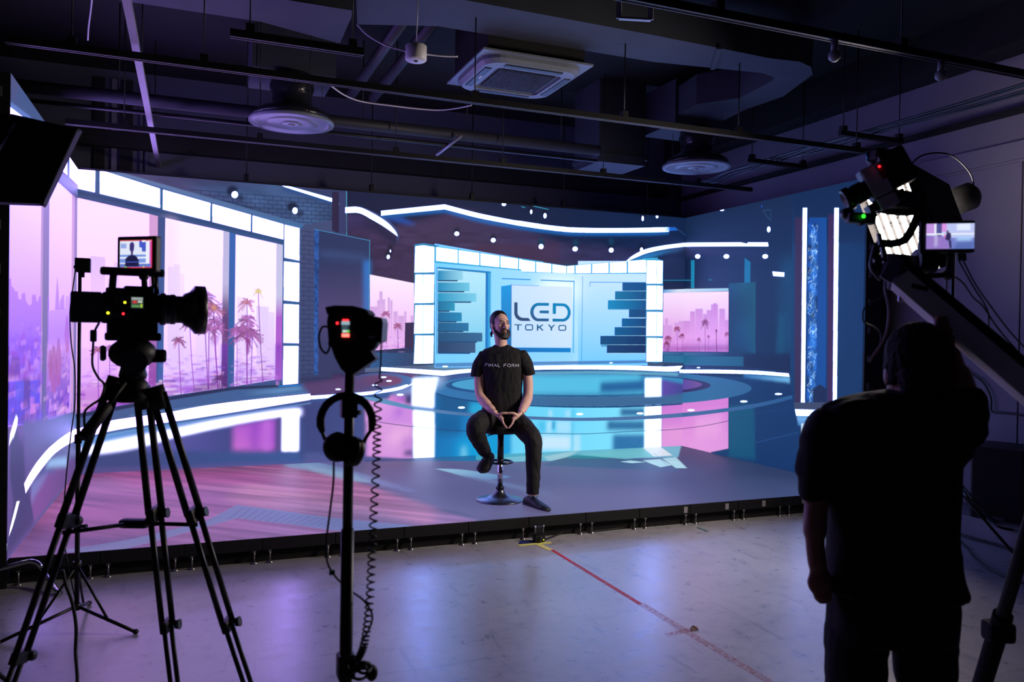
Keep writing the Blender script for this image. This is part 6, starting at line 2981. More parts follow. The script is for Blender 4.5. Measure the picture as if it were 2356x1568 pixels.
# ---------------------------------------------------------------- the studio shell
W, DL, DR, HS, ZF = 7.07, 3.195, 3.037, 3.0, .17
XR, YB, ZC = 7.5, .75, 4.4
def concrete():
    m = bpy.data.materials.new('scuffed_concrete'); m.use_nodes = True; nt = m.node_tree; b = nt.nodes['Principled BSDF']; N = nt.nodes.new; Lk = nt.links.new
    tc = N('ShaderNodeTexCoord'); n1 = N('ShaderNodeTexNoise'); n1.inputs['Scale'].default_value = 1.1; n1.inputs['Detail'].default_value = 5
    n2 = N('ShaderNodeTexNoise'); n2.inputs['Scale'].default_value = 9; n2.inputs['Detail'].default_value = 6; n2.inputs['Roughness'].default_value = .7
    Lk(tc.outputs['Object'], n1.inputs['Vector']); Lk(tc.outputs['Object'], n2.inputs['Vector'])
    r1 = N('ShaderNodeValToRGB'); r1.color_ramp.elements[0].position = .3; r1.color_ramp.elements[1].position = .75; r1.color_ramp.elements[0].color = (.28, .275, .295, 1); r1.color_ramp.elements[1].color = (.39, .385, .405, 1); Lk(n1.outputs['Fac'], r1.inputs['Fac'])
    r2 = N('ShaderNodeValToRGB'); r2.color_ramp.elements[0].position = .30; r2.color_ramp.elements[1].position = .52; r2.color_ramp.elements[0].color = (.72, .72, .72, 1); r2.color_ramp.elements[1].color = (1, 1, 1, 1); Lk(n2.outputs['Fac'], r2.inputs['Fac'])
    mx = N('ShaderNodeMixRGB'); mx.blend_type = 'MULTIPLY'; mx.inputs[0].default_value = 1; Lk(r1.outputs['Color'], mx.inputs[1]); Lk(r2.outputs['Color'], mx.inputs[2]); prev = mx
    for sc, rz, st, thr, seed in (((1.2, 14, 1), .5, .55, .18, 3), ((9, 1.1, 1), .25, .5, .2, 11), ((2.2, 26, 1), -.9, .6, .16, 5), ((5, 5, 1), .2, .45, .13, 17)):     # scuffs and hairline scratches
        mp = N('ShaderNodeMapping'); mp.inputs['Scale'].default_value = sc; mp.inputs['Rotation'].default_value = (0, 0, rz); mp.inputs['Location'].default_value = (seed, seed*2, 0)
        nn = N('ShaderNodeTexNoise'); nn.inputs['Scale'].default_value = 1.6; nn.inputs['Detail'].default_value = 7; nn.inputs['Roughness'].default_value = .62; nn.inputs['Distortion'].default_value = .6
        rr = N('ShaderNodeValToRGB'); rr.color_ramp.elements[0].position = thr+.12; rr.color_ramp.elements[1].position = thr+.2; rr.color_ramp.elements[0].color = (.45, .45, .47, 1); rr.color_ramp.elements[1].color = (1, 1, 1, 1)
        Lk(tc.outputs['Object'], mp.inputs['Vector']); Lk(mp.outputs['Vector'], nn.inputs['Vector']); Lk(nn.outputs['Fac'], rr.inputs['Fac'])
        m2 = N('ShaderNodeMixRGB'); m2.blend_type = 'MULTIPLY'; m2.inputs[0].default_value = st; Lk(prev.outputs['Color'], m2.inputs[1]); Lk(rr.outputs['Color'], m2.inputs[2]); prev = m2
    wv = N('ShaderNodeTexVoronoi'); wv.feature = 'DISTANCE_TO_EDGE'; wv.inputs['Scale'].default_value = 1.3; n3 = N('ShaderNodeTexNoise'); n3.inputs['Scale'].default_value = 2.2; n3.inputs['Detail'].default_value = 6
    ad = N('ShaderNodeMixRGB'); ad.blend_type = 'ADD'; ad.inputs[0].default_value = .6; Lk(tc.outputs['Object'], n3.inputs['Vector']); Lk(tc.outputs['Object'], ad.inputs[1]); Lk(n3.outputs['Color'], ad.inputs[2]); Lk(ad.outputs['Color'], wv.inputs['Vector'])
    rv = N('ShaderNodeValToRGB'); rv.color_ramp.elements[0].position = 0; rv.color_ramp.elements[1].position = .006; rv.color_ramp.elements[0].color = (.62, .62, .64, 1); rv.color_ramp.elements[1].color = (1, 1, 1, 1); Lk(wv.outputs['Distance'], rv.inputs['Fac'])
    m3 = N('ShaderNodeMixRGB'); m3.blend_type = 'MULTIPLY'; m3.inputs[0].default_value = .55; Lk(prev.outputs['Color'], m3.inputs[1]); Lk(rv.outputs['Color'], m3.inputs[2]); Lk(m3.outputs['Color'], b.inputs['Base Color'])
    rg = N('ShaderNodeMapRange'); rg.inputs['To Min'].default_value = .2; rg.inputs['To Max'].default_value = .4; Lk(n2.outputs['Fac'], rg.inputs['Value']); Lk(rg.outputs[0], b.inputs['Roughness']); b.inputs['Specular IOR Level'].default_value = .95
    bp = N('ShaderNodeBump'); bp.inputs['Strength'].default_value = .12; bp.inputs['Distance'].default_value = .004; Lk(n2.outputs['Fac'], bp.inputs['Height']); Lk(bp.outputs['Normal'], b.inputs['Normal'])
    return m
struct(MB().b2((-3, -13, -.2), (XR+.2, YB+.2, 0)).obj('floor', concrete()))
M_black = mat('black_ceiling_paint', (7, 7, 9), .85, noise=.2, nscale=3)
M_wallb = mat('grey_wall_paint', (84, 86, 104), .8, noise=.06, nscale=2)
M_wallr = mat('pale_wall_paint', (116, 112, 126), .75, noise=.06, nscale=1.5)
M_pale = mat('white_wall_paint', (120, 118, 128), .8, noise=.04, nscale=2)
M_dark = mat('dark_wall_paint', (30, 30, 34), .85, noise=.1, nscale=2)
struct(MB().b2((-3.2, YB, 0), (XR+.2, YB+.2, ZC)).obj('wall_back', M_wallb))
struct(MB().b2((-3.2, -13, 0), (-3, YB, ZC)).obj('wall_left', M_pale))
struct(MB().b2((-3, -13.2, 0), (XR, -13, ZC)).obj('wall_front', M_pale))
wr = struct(MB().b2((XR, -13, 0), (XR+.2, YB, ZC)).obj('wall_right', M_wallr))
struct(MB().b2((-3.2, -13.2, ZC), (XR+.2, YB+.2, ZC+.2)).obj('ceiling', M_black))
# right wall: cladding panels under a cornice, a dark girder at the ceiling, a raised kerb at the foot
pan = [(-12.9, -10.1), (-10.1, -8.65), (-8.65, -7.2), (-7.2, -5.75), (-5.75, -4.3), (-4.3, -2.85), (-2.85, -1.4)]
for a, b in pan:
    p = MB().b2((XR-.03, a+.006, .17), (XR, b-.006, 3.12), bev=.004).obj('cladding_panel', M_wallr, wr)
struct(MB().b2((XR-.06, -13, 3.14), (XR, YB, 3.29)).b2((XR-.035, -13, 3.12), (XR, YB, 3.14)).obj('trim_1', M_wallr))
struct(MB().b2((XR-.30, -13, 4.03), (XR, YB, ZC)).obj('trim_2', M_black))
struct(MB().b2((XR-.09, -13, 3.53), (XR, YB, 3.57)).obj('trim_3', M_black))
struct(MB().b2((7.02, -13, 0), (XR, -3.34, .165), bev=.008).obj('trim_4', mat('kerb_concrete', (120, 118, 124), .7, noise=.15, nscale=6)))
struct(MB().b2((-3, YB-.12, 3.55), (XR-.3, YB, 3.72)).obj('trim_5', M_dark))
# ---------------------------------------------------------------- LED screens
M_cab = mat('black_cabinet', (7, 7, 8), .6, noise=.2, nscale=8)
M_clip = mat('grey_clip', (120, 118, 124), .45, .6)
def draw(key, w, h, res): cv = Canvas(w*1000, h*1000, res); cv.run(PICTURES[key]); return cv
t = thing('video_screen', 'wide rear LED video wall showing a news studio with the LED TOKYO logo', 'video wall', (W/2, 0, ZF))
o = (W/2, 0, ZF)
draw('B', W, HS, 4).mesh('display', lambda uv: np.stack([uv[:, 0]-o[0], np.full(len(uv), -.0)-o[1], uv[:, 1]], 1), parent=t)
for k in range(14):
    MB().b2((k*W/14+.003, .004, ZF), ((k+1)*W/14-.003, .085, ZF+HS), bev=.004).obj('cabinet_column', M_cab, t)
MB().b2((0, .0, ZF+HS), (W, .085, ZF+HS+.02)).obj('top_rail', M_cab, t)
t = thing('video_screen', 'narrow left LED side wall seen edge-on with purple skyline picture', 'video wall', (0, -DL/2, ZF))
draw('L', DL, HS, 5).mesh('display', lambda uv: np.stack([np.full(len(uv), .0), uv[:, 0]-DL/2, uv[:, 1]], 1), parent=t)
for k in range(6): MB().b2((-.085, -DL+k*DL/6+.003, ZF), (-.004, -DL+(k+1)*DL/6-.003, ZF+HS), bev=.004).obj('cabinet_column', M_cab, t)
MB().b2((-.085, -DL, 0), (-.0, -DL+.02, ZF+HS)).obj('edge_frame', M_cab, t)
for k in range(11): MB().b2((-.075, -DL-.012, ZF+.15+k*.27), (-.045, -DL, ZF+.21+k*.27)).obj('edge_clip', M_clip, t)
for y in (-DL+.05, -1.0): MB().b2((-.16, y, 0), (-.09, y+.07, ZF+HS-.1)).obj('support_post', M_cab, t)
t = thing('video_screen', 'right LED side wall with white light bars and blue lightning column', 'video wall', (W, -DR/2, ZF))
draw('R', DR, HS, 4.5).mesh('display', lambda uv: np.stack([np.full(len(uv), .0), -uv[:, 0]+DR/2, uv[:, 1]], 1), parent=t)
for k in range(6): MB().b2((W+.004, -DR+k*DR/6+.003, ZF), (W+.085, -DR+(k+1)*DR/6-.003, ZF+HS), bev=.004).obj('cabinet_column', M_cab, t)
MB().b2((W, -DR-.004, 0), (W+.09, -DR+.02, ZF+HS)).obj('edge_frame', M_cab, t)
for y in (-DR, -.6): MB().b2((W+.09, y, 0), (W+.26, y+.05, ZF+HS-.05)).obj('support_post', M_cab, t)
for k in range(11): MB().b2((W+.03, -DR-.016, ZF+.15+k*.27), (W+.055, -DR-.004, ZF+.21+k*.27)).obj('edge_clip', M_clip, t)
FY = -3.12
t = thing('video_stage', 'raised LED floor stage with purple wood picture and black front edge', 'stage', (W/2, FY/2, 0))
cv = Canvas(W*1000, DL*1000, 7); cv.run(PICTURES['F']); r0 = int(round((DL+FY)*1000/7)); cv.a = cv.a[r0:]
hh = (cv.a.shape[0]-1)*7/1000
cv.mesh('display', lambda uv: np.stack([uv[:, 0]-W/2, uv[:, 1]-hh-FY/2, np.full(len(uv), ZF)], 1), parent=t)
for k in range(14): MB().b2((k*W/14+.002, FY-.001, .085), ((k+1)*W/14-.002, -.01, ZF-.001), bev=.004).obj('floor_cabinet', M_cab, t)
M_foot = mat('steel_foot', (150, 148, 152), .35, .9)
for k in range(15):
    for s in (-1, 1):
        x = k*W/14+s*.052
        if x < .02 or x > W-.02: continue
        MB().tube([(x, FY-.008, .012), (x, FY-.008, .088)], .006, 8).lathe([(.024, 0), (.024, .004), (.009, .016)], (x, FY-.008, 0), n=12).box((x, FY-.008, .082), (.026, .014, .006)).obj('levelling_foot', M_foot, t)
for x in (5.0, 5.43, 5.83, 6.28, 6.7): MB().b2((x-.018, FY-.006, .1), (x+.018, FY-.001, .152)).obj('edge_latch', mat('latch_grey', (150, 146, 150), .6), t)
MB().b2((0, FY+.03, 0), (W, FY+.06, .085)).obj('skirt', mat('skirt_black', (8, 8, 9), .9), t)
# ---------------------------------------------------------------- overhead: rails, ducts, diffusers, cassette
M_rail = mat('rail_black', (20, 20, 22), .45, .3)
M_galv = mat('galvanised_steel', (150, 150, 156), .4, .5, noise=.12, nscale=12)
M_duct = mat('duct_wrap', (46, 50, 60), .7, noise=.12, nscale=5, bump=.15)
M_white = mat('off_white_plastic', (206, 204, 206), .45)
M_grey = mat('grey_enamel', (112, 118, 126), .4)
M_wrap = mat('crumpled_black_wrap', (34, 34, 38), .22, bump=1.0, nscale=14)
M_rub = mat('black_rubber', (12, 12, 13), .6)
def rail(label, x0, x1, y, z, rods, grp='hanging ceiling rails'):
    t = thing('ceiling_rail', label, 'rail', ((x0+x1)/2, y, z), grp)
    MB().b2((x0, y-.02, z), (x1, y+.02, z+.042)).obj('channel', M_rail, t)
    MB().b2((x0, y-.021, z-.004), (x1, y-.013, z)).b2((x0, y+.013, z-.004), (x1, y+.021, z)).obj('channel_lip', mat('rail_lit_edge', (74, 74, 80), .5, .4), t)  # paler colour paints the lit lower edge of the black rail
    for x in rods:
        r = MB().tube([(x, y, z+.04), (x, y, 3.92 if (y == -3.36 and 2.1 < x < 6.3) else ZC)], .005, 6).obj('hanger_rod', M_rail, t)
        MB().box((x, y, z+.06), (.05, .05, .05)).obj('rod_clamp', M_rail, r)
    return t
rail('black ceiling rail crossing in front of the round vents', -.0, 6.72, -3.36, 3.3, (.35, 1.1, 2.95, 4.2, 5.3, 6.6))
rail('black ceiling rail nearest above the video wall', .06, 7.04, -1.36, 3.3, (.5, 1.6, 2.85, 3.95, 5.1, 6.3))
t = rail('black ceiling rail high at the upper right', 1.6, 6.95, -5.38, 3.3, (2.4, 3.6, 4.9, 6.2))
for px in (1905, 2145):
    p = onz(px, 100 if px < 2000 else 148, 3.3); MB().tube([(p.x, -5.38, 3.3), (p.x, -5.38, 3.24)], .02, 10).lathe([(.012, 0), (.034, .02), (.034, .05), (.02, .06)], (p.x, -5.38, 3.18), n=14).obj('spigot_clamp', M_grey, t)
rail('short rail with clips below the left duct', 1.23, 2.0, -4.02, 3.3, (1.34, 1.93), 'short ceiling rails')
t = thing('strut_channel', 'pale steel channel running to the back wall at the left', 'channel', (.7, -2, 3.4)); 
MB().b2((.675, -8.5, 3.385), (.72, YB, 3.42)).obj('channel', mat('pale_strut', (150, 144, 152), .55, .1), t)
for y in (-5, -2.6, -.4): MB().tube([(.698, y, 3.42), (.698, y, ZC)], .005, 6).obj('hanger_rod', M_rail, t)
for i, (y, lab) in enumerate(((-3.28, 'short cable support bar nearer the crane camera'), (-2.01, 'short cable support bar farther back above the right vent'))):
    rail(lab, 6.48, 7.24, y, 3.46, (6.52, 7.2), 'cable support bars')
for k in range(4):
    o = MB().tube(spline([Vector((6.75+.07*k+.02*math.sin(3*y+k), y, 3.515+.02*abs(math.sin(y*2.3+k))*(1 if k % 2 else .5))) for y in [-11+i*.75 for i in range(15)]]+[Vector((5.2+.1*k, -.35, 3.56))], 5), .009, 6).obj('overhead_cable', mat('cable_blue_black', (30, 44, 58), .35), None)
    tag(o, 'dark cable in the bundle laid on the support bars along the right wall', 'cable', 'overhead cable bundle')
# hangers that carry the rear screen
for px, lab in ((567, 'thin hanger over the window picture'), (855, 'thin hanger left of the curved ceiling light picture'), (1086, 'thin hanger left of the logo picture'), (1297, 'thin hanger right of the logo picture'), (1490, 'thin hanger near the right screen corner')):
    x = ony(px, 420, .05).x; t = thing('screen_hanger', lab+', top edge of the video wall', 'hanger', (x, .05, ZF+HS), 'video wall hangers')
    MB().tube([(x, .05, ZF+HS+.02), (x, .05, ZC)], .006, 6).obj('rod', M_rail, t); MB().box((x, .05, ZF+HS+.06), (.05, .06, .08), bev=.008).obj('clamp', M_rail, t)
# ducts
def slab(name, label, cat, px, z, h, m):
    t = thing(name, label, cat, onz(*px[0], z)); MB().prism([onz(x, y, z) for x, y in px], (0, 0, h)).obj('duct_body', m, t); return t
t = slab('air_duct', 'wide flared air duct at upper left', 'duct', [(150, -18), (600, 50), (782, 100), (815, 25), (690, 5), (560, -18)], 3.86, .3, M_duct)
t = slab('air_duct', 'long air duct bending back toward the right round vent', 'duct', [(818, -40), (960, -20), (1080, 2), (1500, 80), (1772, 134), (1840, 142), (1866, 154), (1870, 171), (1802, 222), (1718, 251), (1645, 287), (1530, 283), (1602, 240), (1703, 225), (1776, 186), (1782, 178), (1754, 168), (1500, 142), (1006, 60), (822, 56)], 3.92, .3, M_duct)
MB().bar(onz(1655, 110, 3.915), onz(1640, 158, 3.915), .04, .02).obj('duct_flange', M_duct, t)
b = onz(1320, 395, 3.5); d = onz(1482, 382, 3.5)
t = thing('duct_drop', 'square duct drop above the right half of the video wall', 'duct', (5.42, -.9, 3.5)); MB().b2((5.13, -1.2, 3.5), (5.71, -.6, ZC)).obj('duct_body', M_duct, t); MB().b2((5.11, -1.22, 3.56), (5.73, -.58, 3.6)).obj('duct_flange', M_duct, t)
def diffuser(label, px, py, box):
    c = onz(px, py, 3.42); t = thing('round_vent', label, 'vent', c, 'round ceiling vents'); z = c.z
    MB().lathe([(.295, .004), (.31, -.002), (.36, -.004), (.362, .02), (.34, .03), (.295, .03)], c, n=40).obj('outer_ring', M_grey, t)
    MB().lathe([(.135, .0), (.2, -.008), (.24, .012), (.24, .022), (.135, .012)], c, n=40).obj('middle_ring', M_grey, t)
    MB().lathe([(.045, -.01), (.075, -.012), (.1, .004), (.1, .015), (.045, .01)], c, n=32).obj('inner_ring', M_grey, t)
    MB().lathe([(.001, -.018), (.03, -.016), (.035, -.004), (.001, .0)], c, n=20).obj('centre_cap', M_grey, t)
    MB().lathe([(.30, .03), (.34, .03), (.33, .07), (.25, .12), (.17, .16), (.165, .24), (.19, .3), (.17, .42), (.02, .42)], c, n=32).obj('duct_boot', M_wrap, t)
    MB().lathe([(.3, .031), (.3, .034), (.02, .036)], c, n=32).obj('throat', M_black, t)
    (x0, y0, z0), (x1, y1, z1) = box; MB().b2((c.x+x0, c.y+y0, z0), (c.x+x1, c.y+y1, z1)).obj('plenum_box', M_duct, t)
    for k in range(4):
        a = k*1.57+.4; MB().tube([(c.x+.3*math.cos(a), c.y+.3*math.sin(a), z+.06), (c.x+.3*math.cos(a), c.y+.3*math.sin(a), ZC)], .003, 5).obj('hanger_wire', M_rail, t)
diffuser('round ceiling vent over the left picture, wrapped in crumpled black sheet', 671, 284, ((-.34, -.1, 3.84), (.36, .55, 4.3)))
diffuser('round ceiling vent at right under the bent duct', 1602, 386, ((-.34, -.1, 3.84), (.36, .55, 4.3)))
t = thing('insulated_pipe', 'long insulated pipe running behind the left round vent', 'pipe', (2.4, -1.25, 3.6)); MB().tube([(-1.2, -1.25, 3.6), (5.1, -1.25, 3.6)], .055, 14).obj('pipe_body', mat('pipe_wrap', (44, 43, 52), .6, noise=.1), t); MB().tube([(-1.2, -1.2, 3.5), (5.1, -1.2, 3.5)], .018, 8).obj('small_pipe', M_rail, t)
t2 = MB().tube([onz(1062, 312, 3.56), onz(1004, 357, 3.42)], .014, 8).obj('branch_pipe', M_galv, t)
for k in range(6): MB().tube([(-.6+k*1.05, -1.25, 3.65), (-.6+k*1.05, -1.25, ZC)], .006, 5).obj('hanger_rod', M_rail, t)
for x, lab in ((2.55, 'left of two dark pipes above the white sensor'), (2.78, 'right of two dark pipes above the white sensor')): tag(MB().tube([(x, -3.08, 4.05), (x, -.6, 4.05)], .05, 12).obj('ceiling_pipe', mat('pipe_dark', (44, 42, 50), .5), None), lab, 'pipe', 'dark ceiling pipes')
# cassette air conditioner
c = Vector((3.58, -2.63, 3.8)); t = thing('air_conditioner', 'square ceiling cassette air conditioner with dark grille', 'air conditioner', c)
MB().b2((c.x-.475, c.y-.475, 3.8), (c.x+.475, c.y+.475, 3.816)).obj('ceiling_plate', M_grey, t)
def rrect(cx, cy, w, r, z, n=6):
    o = []
    for sx, sy, a0 in ((1, 1, 0), (-1, 1, 90), (-1, -1, 180), (1, -1, 270)):
        for k in range(n):
            a = math.radians(a0+90*k/(n-1)); o.append(Vector((cx+sx*(w-r)+r*math.cos(a), cy+sy*(w-r)+r*math.sin(a), z)))
    return o
MB().loft([rrect(c.x, c.y, .43, .16, 3.8), rrect(c.x, c.y, .43, .16, 3.775), rrect(c.x, c.y, .40, .15, 3.745), rrect(c.x, c.y, .29, .05, 3.74), rrect(c.x, c.y, .29, .05, 3.76)], smooth=False).obj('rounded_panel', M_grey, t)
for k in range(4):
    a = k*math.pi/2; M = Matrix.Rotation(a, 3, 'Z'); MB().box(c+M @ Vector((0, -.35, -.0585)), (.5, .055, .012), M, .004).obj('louvre', mat('louvre_shadow', (22, 24, 30), .4), t)
g = MB().b2((c.x-.25, c.y-.25, 3.748), (c.x+.25, c.y+.25, 3.752)).obj('grille', mat('grille_dark', (16, 16, 18), .6), t)
for k in range(26): MB().box((c.x-.24+k*.0192, c.y, 3.743), (.006, .48, .007)).obj('grille_slat', mat('grille_slat', (64, 64, 70), .5), g)
MB().box((c.x-.34, c.y-.02, 3.735), (.018, .07, .004)).obj('status_panel', M_white, t)
MB().b2((c.x-.42, c.y-.42, 3.816), (c.x+.42, c.y+.42, ZC)).obj('housing', M_black, t)
# white sensor with cable
c = onz(957, 140, 3.5); t = thing('ceiling_sensor', 'white round ceiling sensor hanging on a thin rod', 'sensor', c)
MB().lathe([(.001, 0), (.066, 0), (.074, .008), (.074, .1), (.066, .108), (.001, .108)], c, n=32).obj('casing', M_white, t); MB().lathe([(.001, -.006), (.012, -.006), (.016, .0)], c, n=12).obj('sensor_dot', M_rub, t)
MB().tube([c+Vector((0, 0, .1)), (c.x+.02, c.y, ZC)], .004, 6).obj('rod', M_galv, t)
M_wcab = mat('white_cable', (214, 206, 214), .5)
tag(MB().tube(spline([onz(x, y, z) for x, y, z in ((822, 57, 3.85), (845, 80, 3.7), (885, 103, 3.6), (932, 117, 3.56), (957, 122, 3.56), (990, 126, 3.56), (1020, 129, 3.56), (1053, 130, 3.57))]), .006, 8).obj('white_cable', M_wcab, None), 'white cable drooping through the round ceiling sensor', 'cable')
tag(MB().tube(spline([onz(x, y, 3.6) for x, y in ((762, 198), (795, 220), (835, 234), (900, 243), (960, 250), (1010, 253), (1050, 249), (1085, 242))]), .006, 8).obj('white_cable', M_wcab, None), 'white cable sagging between the left round vent and the air conditioner', 'cable')
tag(MB().tube(spline([onz(x, y, 3.75) for x, y in ((212, -8), (208, 30), (204, 60), (202, 92))]), .006, 6).obj('white_cable', M_wcab, None), 'white cable dangling at the upper left', 'cable')
t = thing('mounting_bracket', 'small steel hanger bracket at the top edge', 'bracket', onz(1424, 42, 3.45)); a, b = onz(1424, 42, 3.45), onz(1497, 46, 3.45); MB().bar(a, b, .03, .012).obj('foot_bar', M_galv, t); MB().bar(a, a+Vector((0, 0, .9)), .012, .03).obj('upright', M_galv, t); MB().bar(b+Vector((0, 0, .9)), b, .012, .03).obj('upright', M_galv, t)
# vertical strips and dark gap on the rear wall left of the screen
for px, w_, m_ in ((228, .10, M_dark), (262, .05, M_galv), (290, .12, M_dark), (325, .03, M_wallb), (338, .03, M_wallb)):
    x = ony(px, 350, YB-.03).x; struct(MB().b2((x-w_/2, YB-.03, 3.0), (x+w_/2, YB, 4.3)).obj('trim_%d' % px, m_))
# ---------------------------------------------------------------- gear
M_blk = mat('matte_black', (9, 9, 11), .5, noise=.2, nscale=30)
M_blk2 = mat('satin_black', (20, 20, 23), .32)
M_mid = mat('dark_grey_plastic', (52, 52, 58), .45)
M_chr = mat('chrome', (214, 214, 220), .12, 1)
M_fab = mat('black_fabric', (6, 6, 7), .9, bump=.3, nscale=60)
M_tube = mat('black_tube', (13, 13, 15), .4, .2)
M_glass = mat('lens_glass', (8, 8, 14), .05, coat=1)
M_red = mat('red_lamp', (60, 4, 6), .4, emit=(255, 30, 40), es=5)
M_grn = mat('green_lamp', (4, 40, 6), .4, emit=(40, 255, 40), es=4)
M_yel = mat('yellow_lamp', (40, 40, 6), .4, emit=(230, 240, 40), es=3)
def basis(d, up=(0, 0, 1)):
    d = Vector(d).normalized(); s_ = d.cross(Vector(up)).normalized(); u = s_.cross(d); return d, s_, u, Matrix((d, s_, u)).transposed()
HF = Vector((FW.x, FW.y, 0)).normalized(); HR = Vector((RT.x, RT.y, 0)).normalized(); ZU = Vector((0, 0, 1))
def picture(name, ops, w, h, res, org, ex, ey, parent, k=1.0):
    """small lit screen: w x h metres, lower left corner org, along ex and ey"""
    cv = Canvas(w*1000, h*1000, res); cv.run(ops); off = Vector(parent['_o'])
    O = np.array(Vector(org)-off); EX = np.array(ex); EY = np.array(ey)
    return cv.mesh(name, lambda uv: O+uv[:, :1]*EX+uv[:, 1:]*EY, parent=parent)
def cable(name, label, pts, r, m=None, grp=None, n=8, k=8):
    return tag(MB().tube(spline(pts, k), r, n).obj(name, m or M_rub, None), label, 'cable', grp)
def R_(x0, y0, x1, y1): return [x0, y0, x1, y0, x1, y1, x0, y1]
def P_(pts, c, c2=0, g=0, a=1, b=0): return ['p', pts, c, c2, g, a, b, 0]
# ===== cinema camera on tripod, left foreground
D = 3.0; A = lambda x, y, dd=0: at(x, y, D+dd)
apex = A(308, 880); t = thing('tripod', 'black twin-tube camera tripod in left foreground', 'tripod', (apex.x, apex.y, 0))
feet = [onz(-78, 1870, 0), onz(414, 1705, 0), onz(604, 1695, 0)]; tops = [A(262, 885, -.05), A(328, 905, .06), A(362, 905, .02)]
for ft, tp in zip(feet, tops):
    ax = (ft-tp).normalized(); sd = ax.cross(FW).normalized()*.026 if ft is not feet[0] else (FW-ax*FW.dot(ax)).normalized()*.03+ax.cross(FW).normalized()*.007
    L_ = MB(); m1 = tp+(ft-tp)*.34; m2 = tp+(ft-tp)*.66
    for s_ in (-1, 1): L_.tube([tp+sd*s_*.85, m1+sd*s_], .0135, 10)
    leg = L_.obj('leg', M_tube, t)
    lo = MB(); [lo.tube([m1+sd*s_*.8, m2+sd*s_*.8], .0115, 10) for s_ in (-1, 1)]; lo.obj('middle_tubes', M_tube, leg)
    lo = MB(); [lo.tube([m2+sd*s_*.55, ft+ZU*.03+sd*s_*.55], .009, 8) for s_ in (-1, 1)]; lo.obj('lower_tubes', M_tube, leg)
    for q in (m1, m2):
        _, _, _, Mx = basis(ax, FW); MB().box(q, (.055, .034, .1) if q is m1 else (.045, .03, .085), Mx, .008).obj('leg_clamp', M_blk, leg)
        MB().tube([q+sd*1.2, q+sd*1.9], [.016, .02], 12).obj('clamp_knob', M_mid, leg)
    MB().lathe([(.03, 0), (.032, .012), (.012, .04)], ft, n=14).obj('foot', M_rub, leg)
    MB().tube([tp-ax*.03, tp+ax*.06], .03, 12).obj('shoulder', M_blk, leg)
hub = A(310, 1203, .05)
MB().box(hub, (.11, .05, .035), basis(HR)[3], .014).obj('spreader_hub', M_blk, t)
for ft, tp in zip(feet, tops): MB().tube([hub, tp+(ft-tp)*.37], .008, 8).obj('spreader_arm', M_tube, t)
MB().lathe([(.06, 0), (.066, .02), (.052, .05), (.05, .07), (.03, .09)], A(308, 905)-ZU*.03, n=24).obj('bowl', M_blk, t)
g0, g1 = A(288, 880, -.06), A(190, 1008, -.2); MB().tube([g0, g0.lerp(g1, .45)], .008, 8).tube([g0.lerp(g1, .4), g0.lerp(g1, .43), g1], [.014, .021, .021], 12).obj('pan_handle', M_rub, t)
h = A(306, 812); t2 = thing('fluid_head', 'black fluid head between tripod and cinema camera', 'tripod head', A(306, 868)); dx, sx, ux, Mx = basis(HR*.87+HF*.49)
MB().ell(h+ux*.0, (.085, .07, .06), M=Mx).obj('head_body', M_blk, t2); MB().box(h+ux*.062, (.19, .075, .03), Mx, .008).obj('sliding_plate', M_blk, t2)
MB().lathe([(.045, 0), (.048, .02), (.045, .055)], h+sx*.02+ux*-.03, ax=sx, n=22).obj('tilt_drum', M_mid, t2); MB().lathe([(.045, 0), (.05, .015), (.042, .05), (.05, .07)], A(306, 872), n=20).obj('pan_base', M_blk2, t2)
MB().lathe([(.024, 0), (.03, .01), (.026, .02)], h-dx*.09+ux*.0+sx*.0, ax=-dx, n=16).obj('drag_dial', M_mid, t2); MB().box(h+dx*.07-ux*.01, (.09, .06, .05), Mx, .012).obj('counterbalance_box', M_blk, t2)
MB().tube([h-sx*.06+ux*.03, h-sx*.09+ux*.03], [.014, .017], 12).obj('lock_knob', M_mid, t2)
c = A(298, 709); t = thing('cinema_camera', 'black cinema camera with large lens pointing right on tripod', 'camera', c-ux*.075)
MB().box(c, (.185, .13, .115), Mx, .008).obj('body', M_blk, t); MB().box(c-dx*.145-ux*.0, (.1, .115, .112), Mx, .006).obj('battery', M_mid, t)
lm = MB().lathe([(.05, 0), (.056, .02), (.056, .06), (.05, .065), (.052, .07), (.052, .1), (.062, .105), (.07, .125), (.088, .14), (.094, .145), (.094, .18), (.086, .18), (.08, .15), (.02, .13)], c+dx*.085, ax=dx, n=36).obj('lens', M_blk2, t)
MB().lathe([(.0745, 0), (.0745, .004), (.001, .008)], c+dx*.23, ax=dx, n=30).obj('front_glass', M_glass, lm)
for q, r_ in ((.125, .0585), (.16, .0545)): MB().lathe([(r_, 0), (r_+.003, .003), (r_+.003, .016), (r_, .02)], c+dx*(q-.02), ax=dx, n=36).obj('focus_ring', M_mid, lm)
hd = MB(); hd.tube([c-dx*.06+ux*.055, c-dx*.055+ux*.13], .013, 10).tube([c+dx*.09+ux*.055, c+dx*.085+ux*.125], .013, 10).box(c+dx*.01+ux*.137, (.22, .032, .03), Mx, .01); hd.obj('top_handle', M_blk, t)
MB().box(c-ux*.075+dx*.01, (.17, .09, .045), Mx, .006).obj('base_plate', M_blk, t); MB().box(c+dx*.03+ux*.068, (.1, .09, .03), Mx, .006).obj('top_block', M_blk2, t); MB().box(c-dx*.03+ux*.065-sx*.0, (.1, .05, .02), Mx, .004).obj('accessory_rail', M_mid, t)
nf = sx*1; side = c+sx*.0655
fs = 1 if (sx.dot(-FW) > 0) else -1; sn = sx*fs
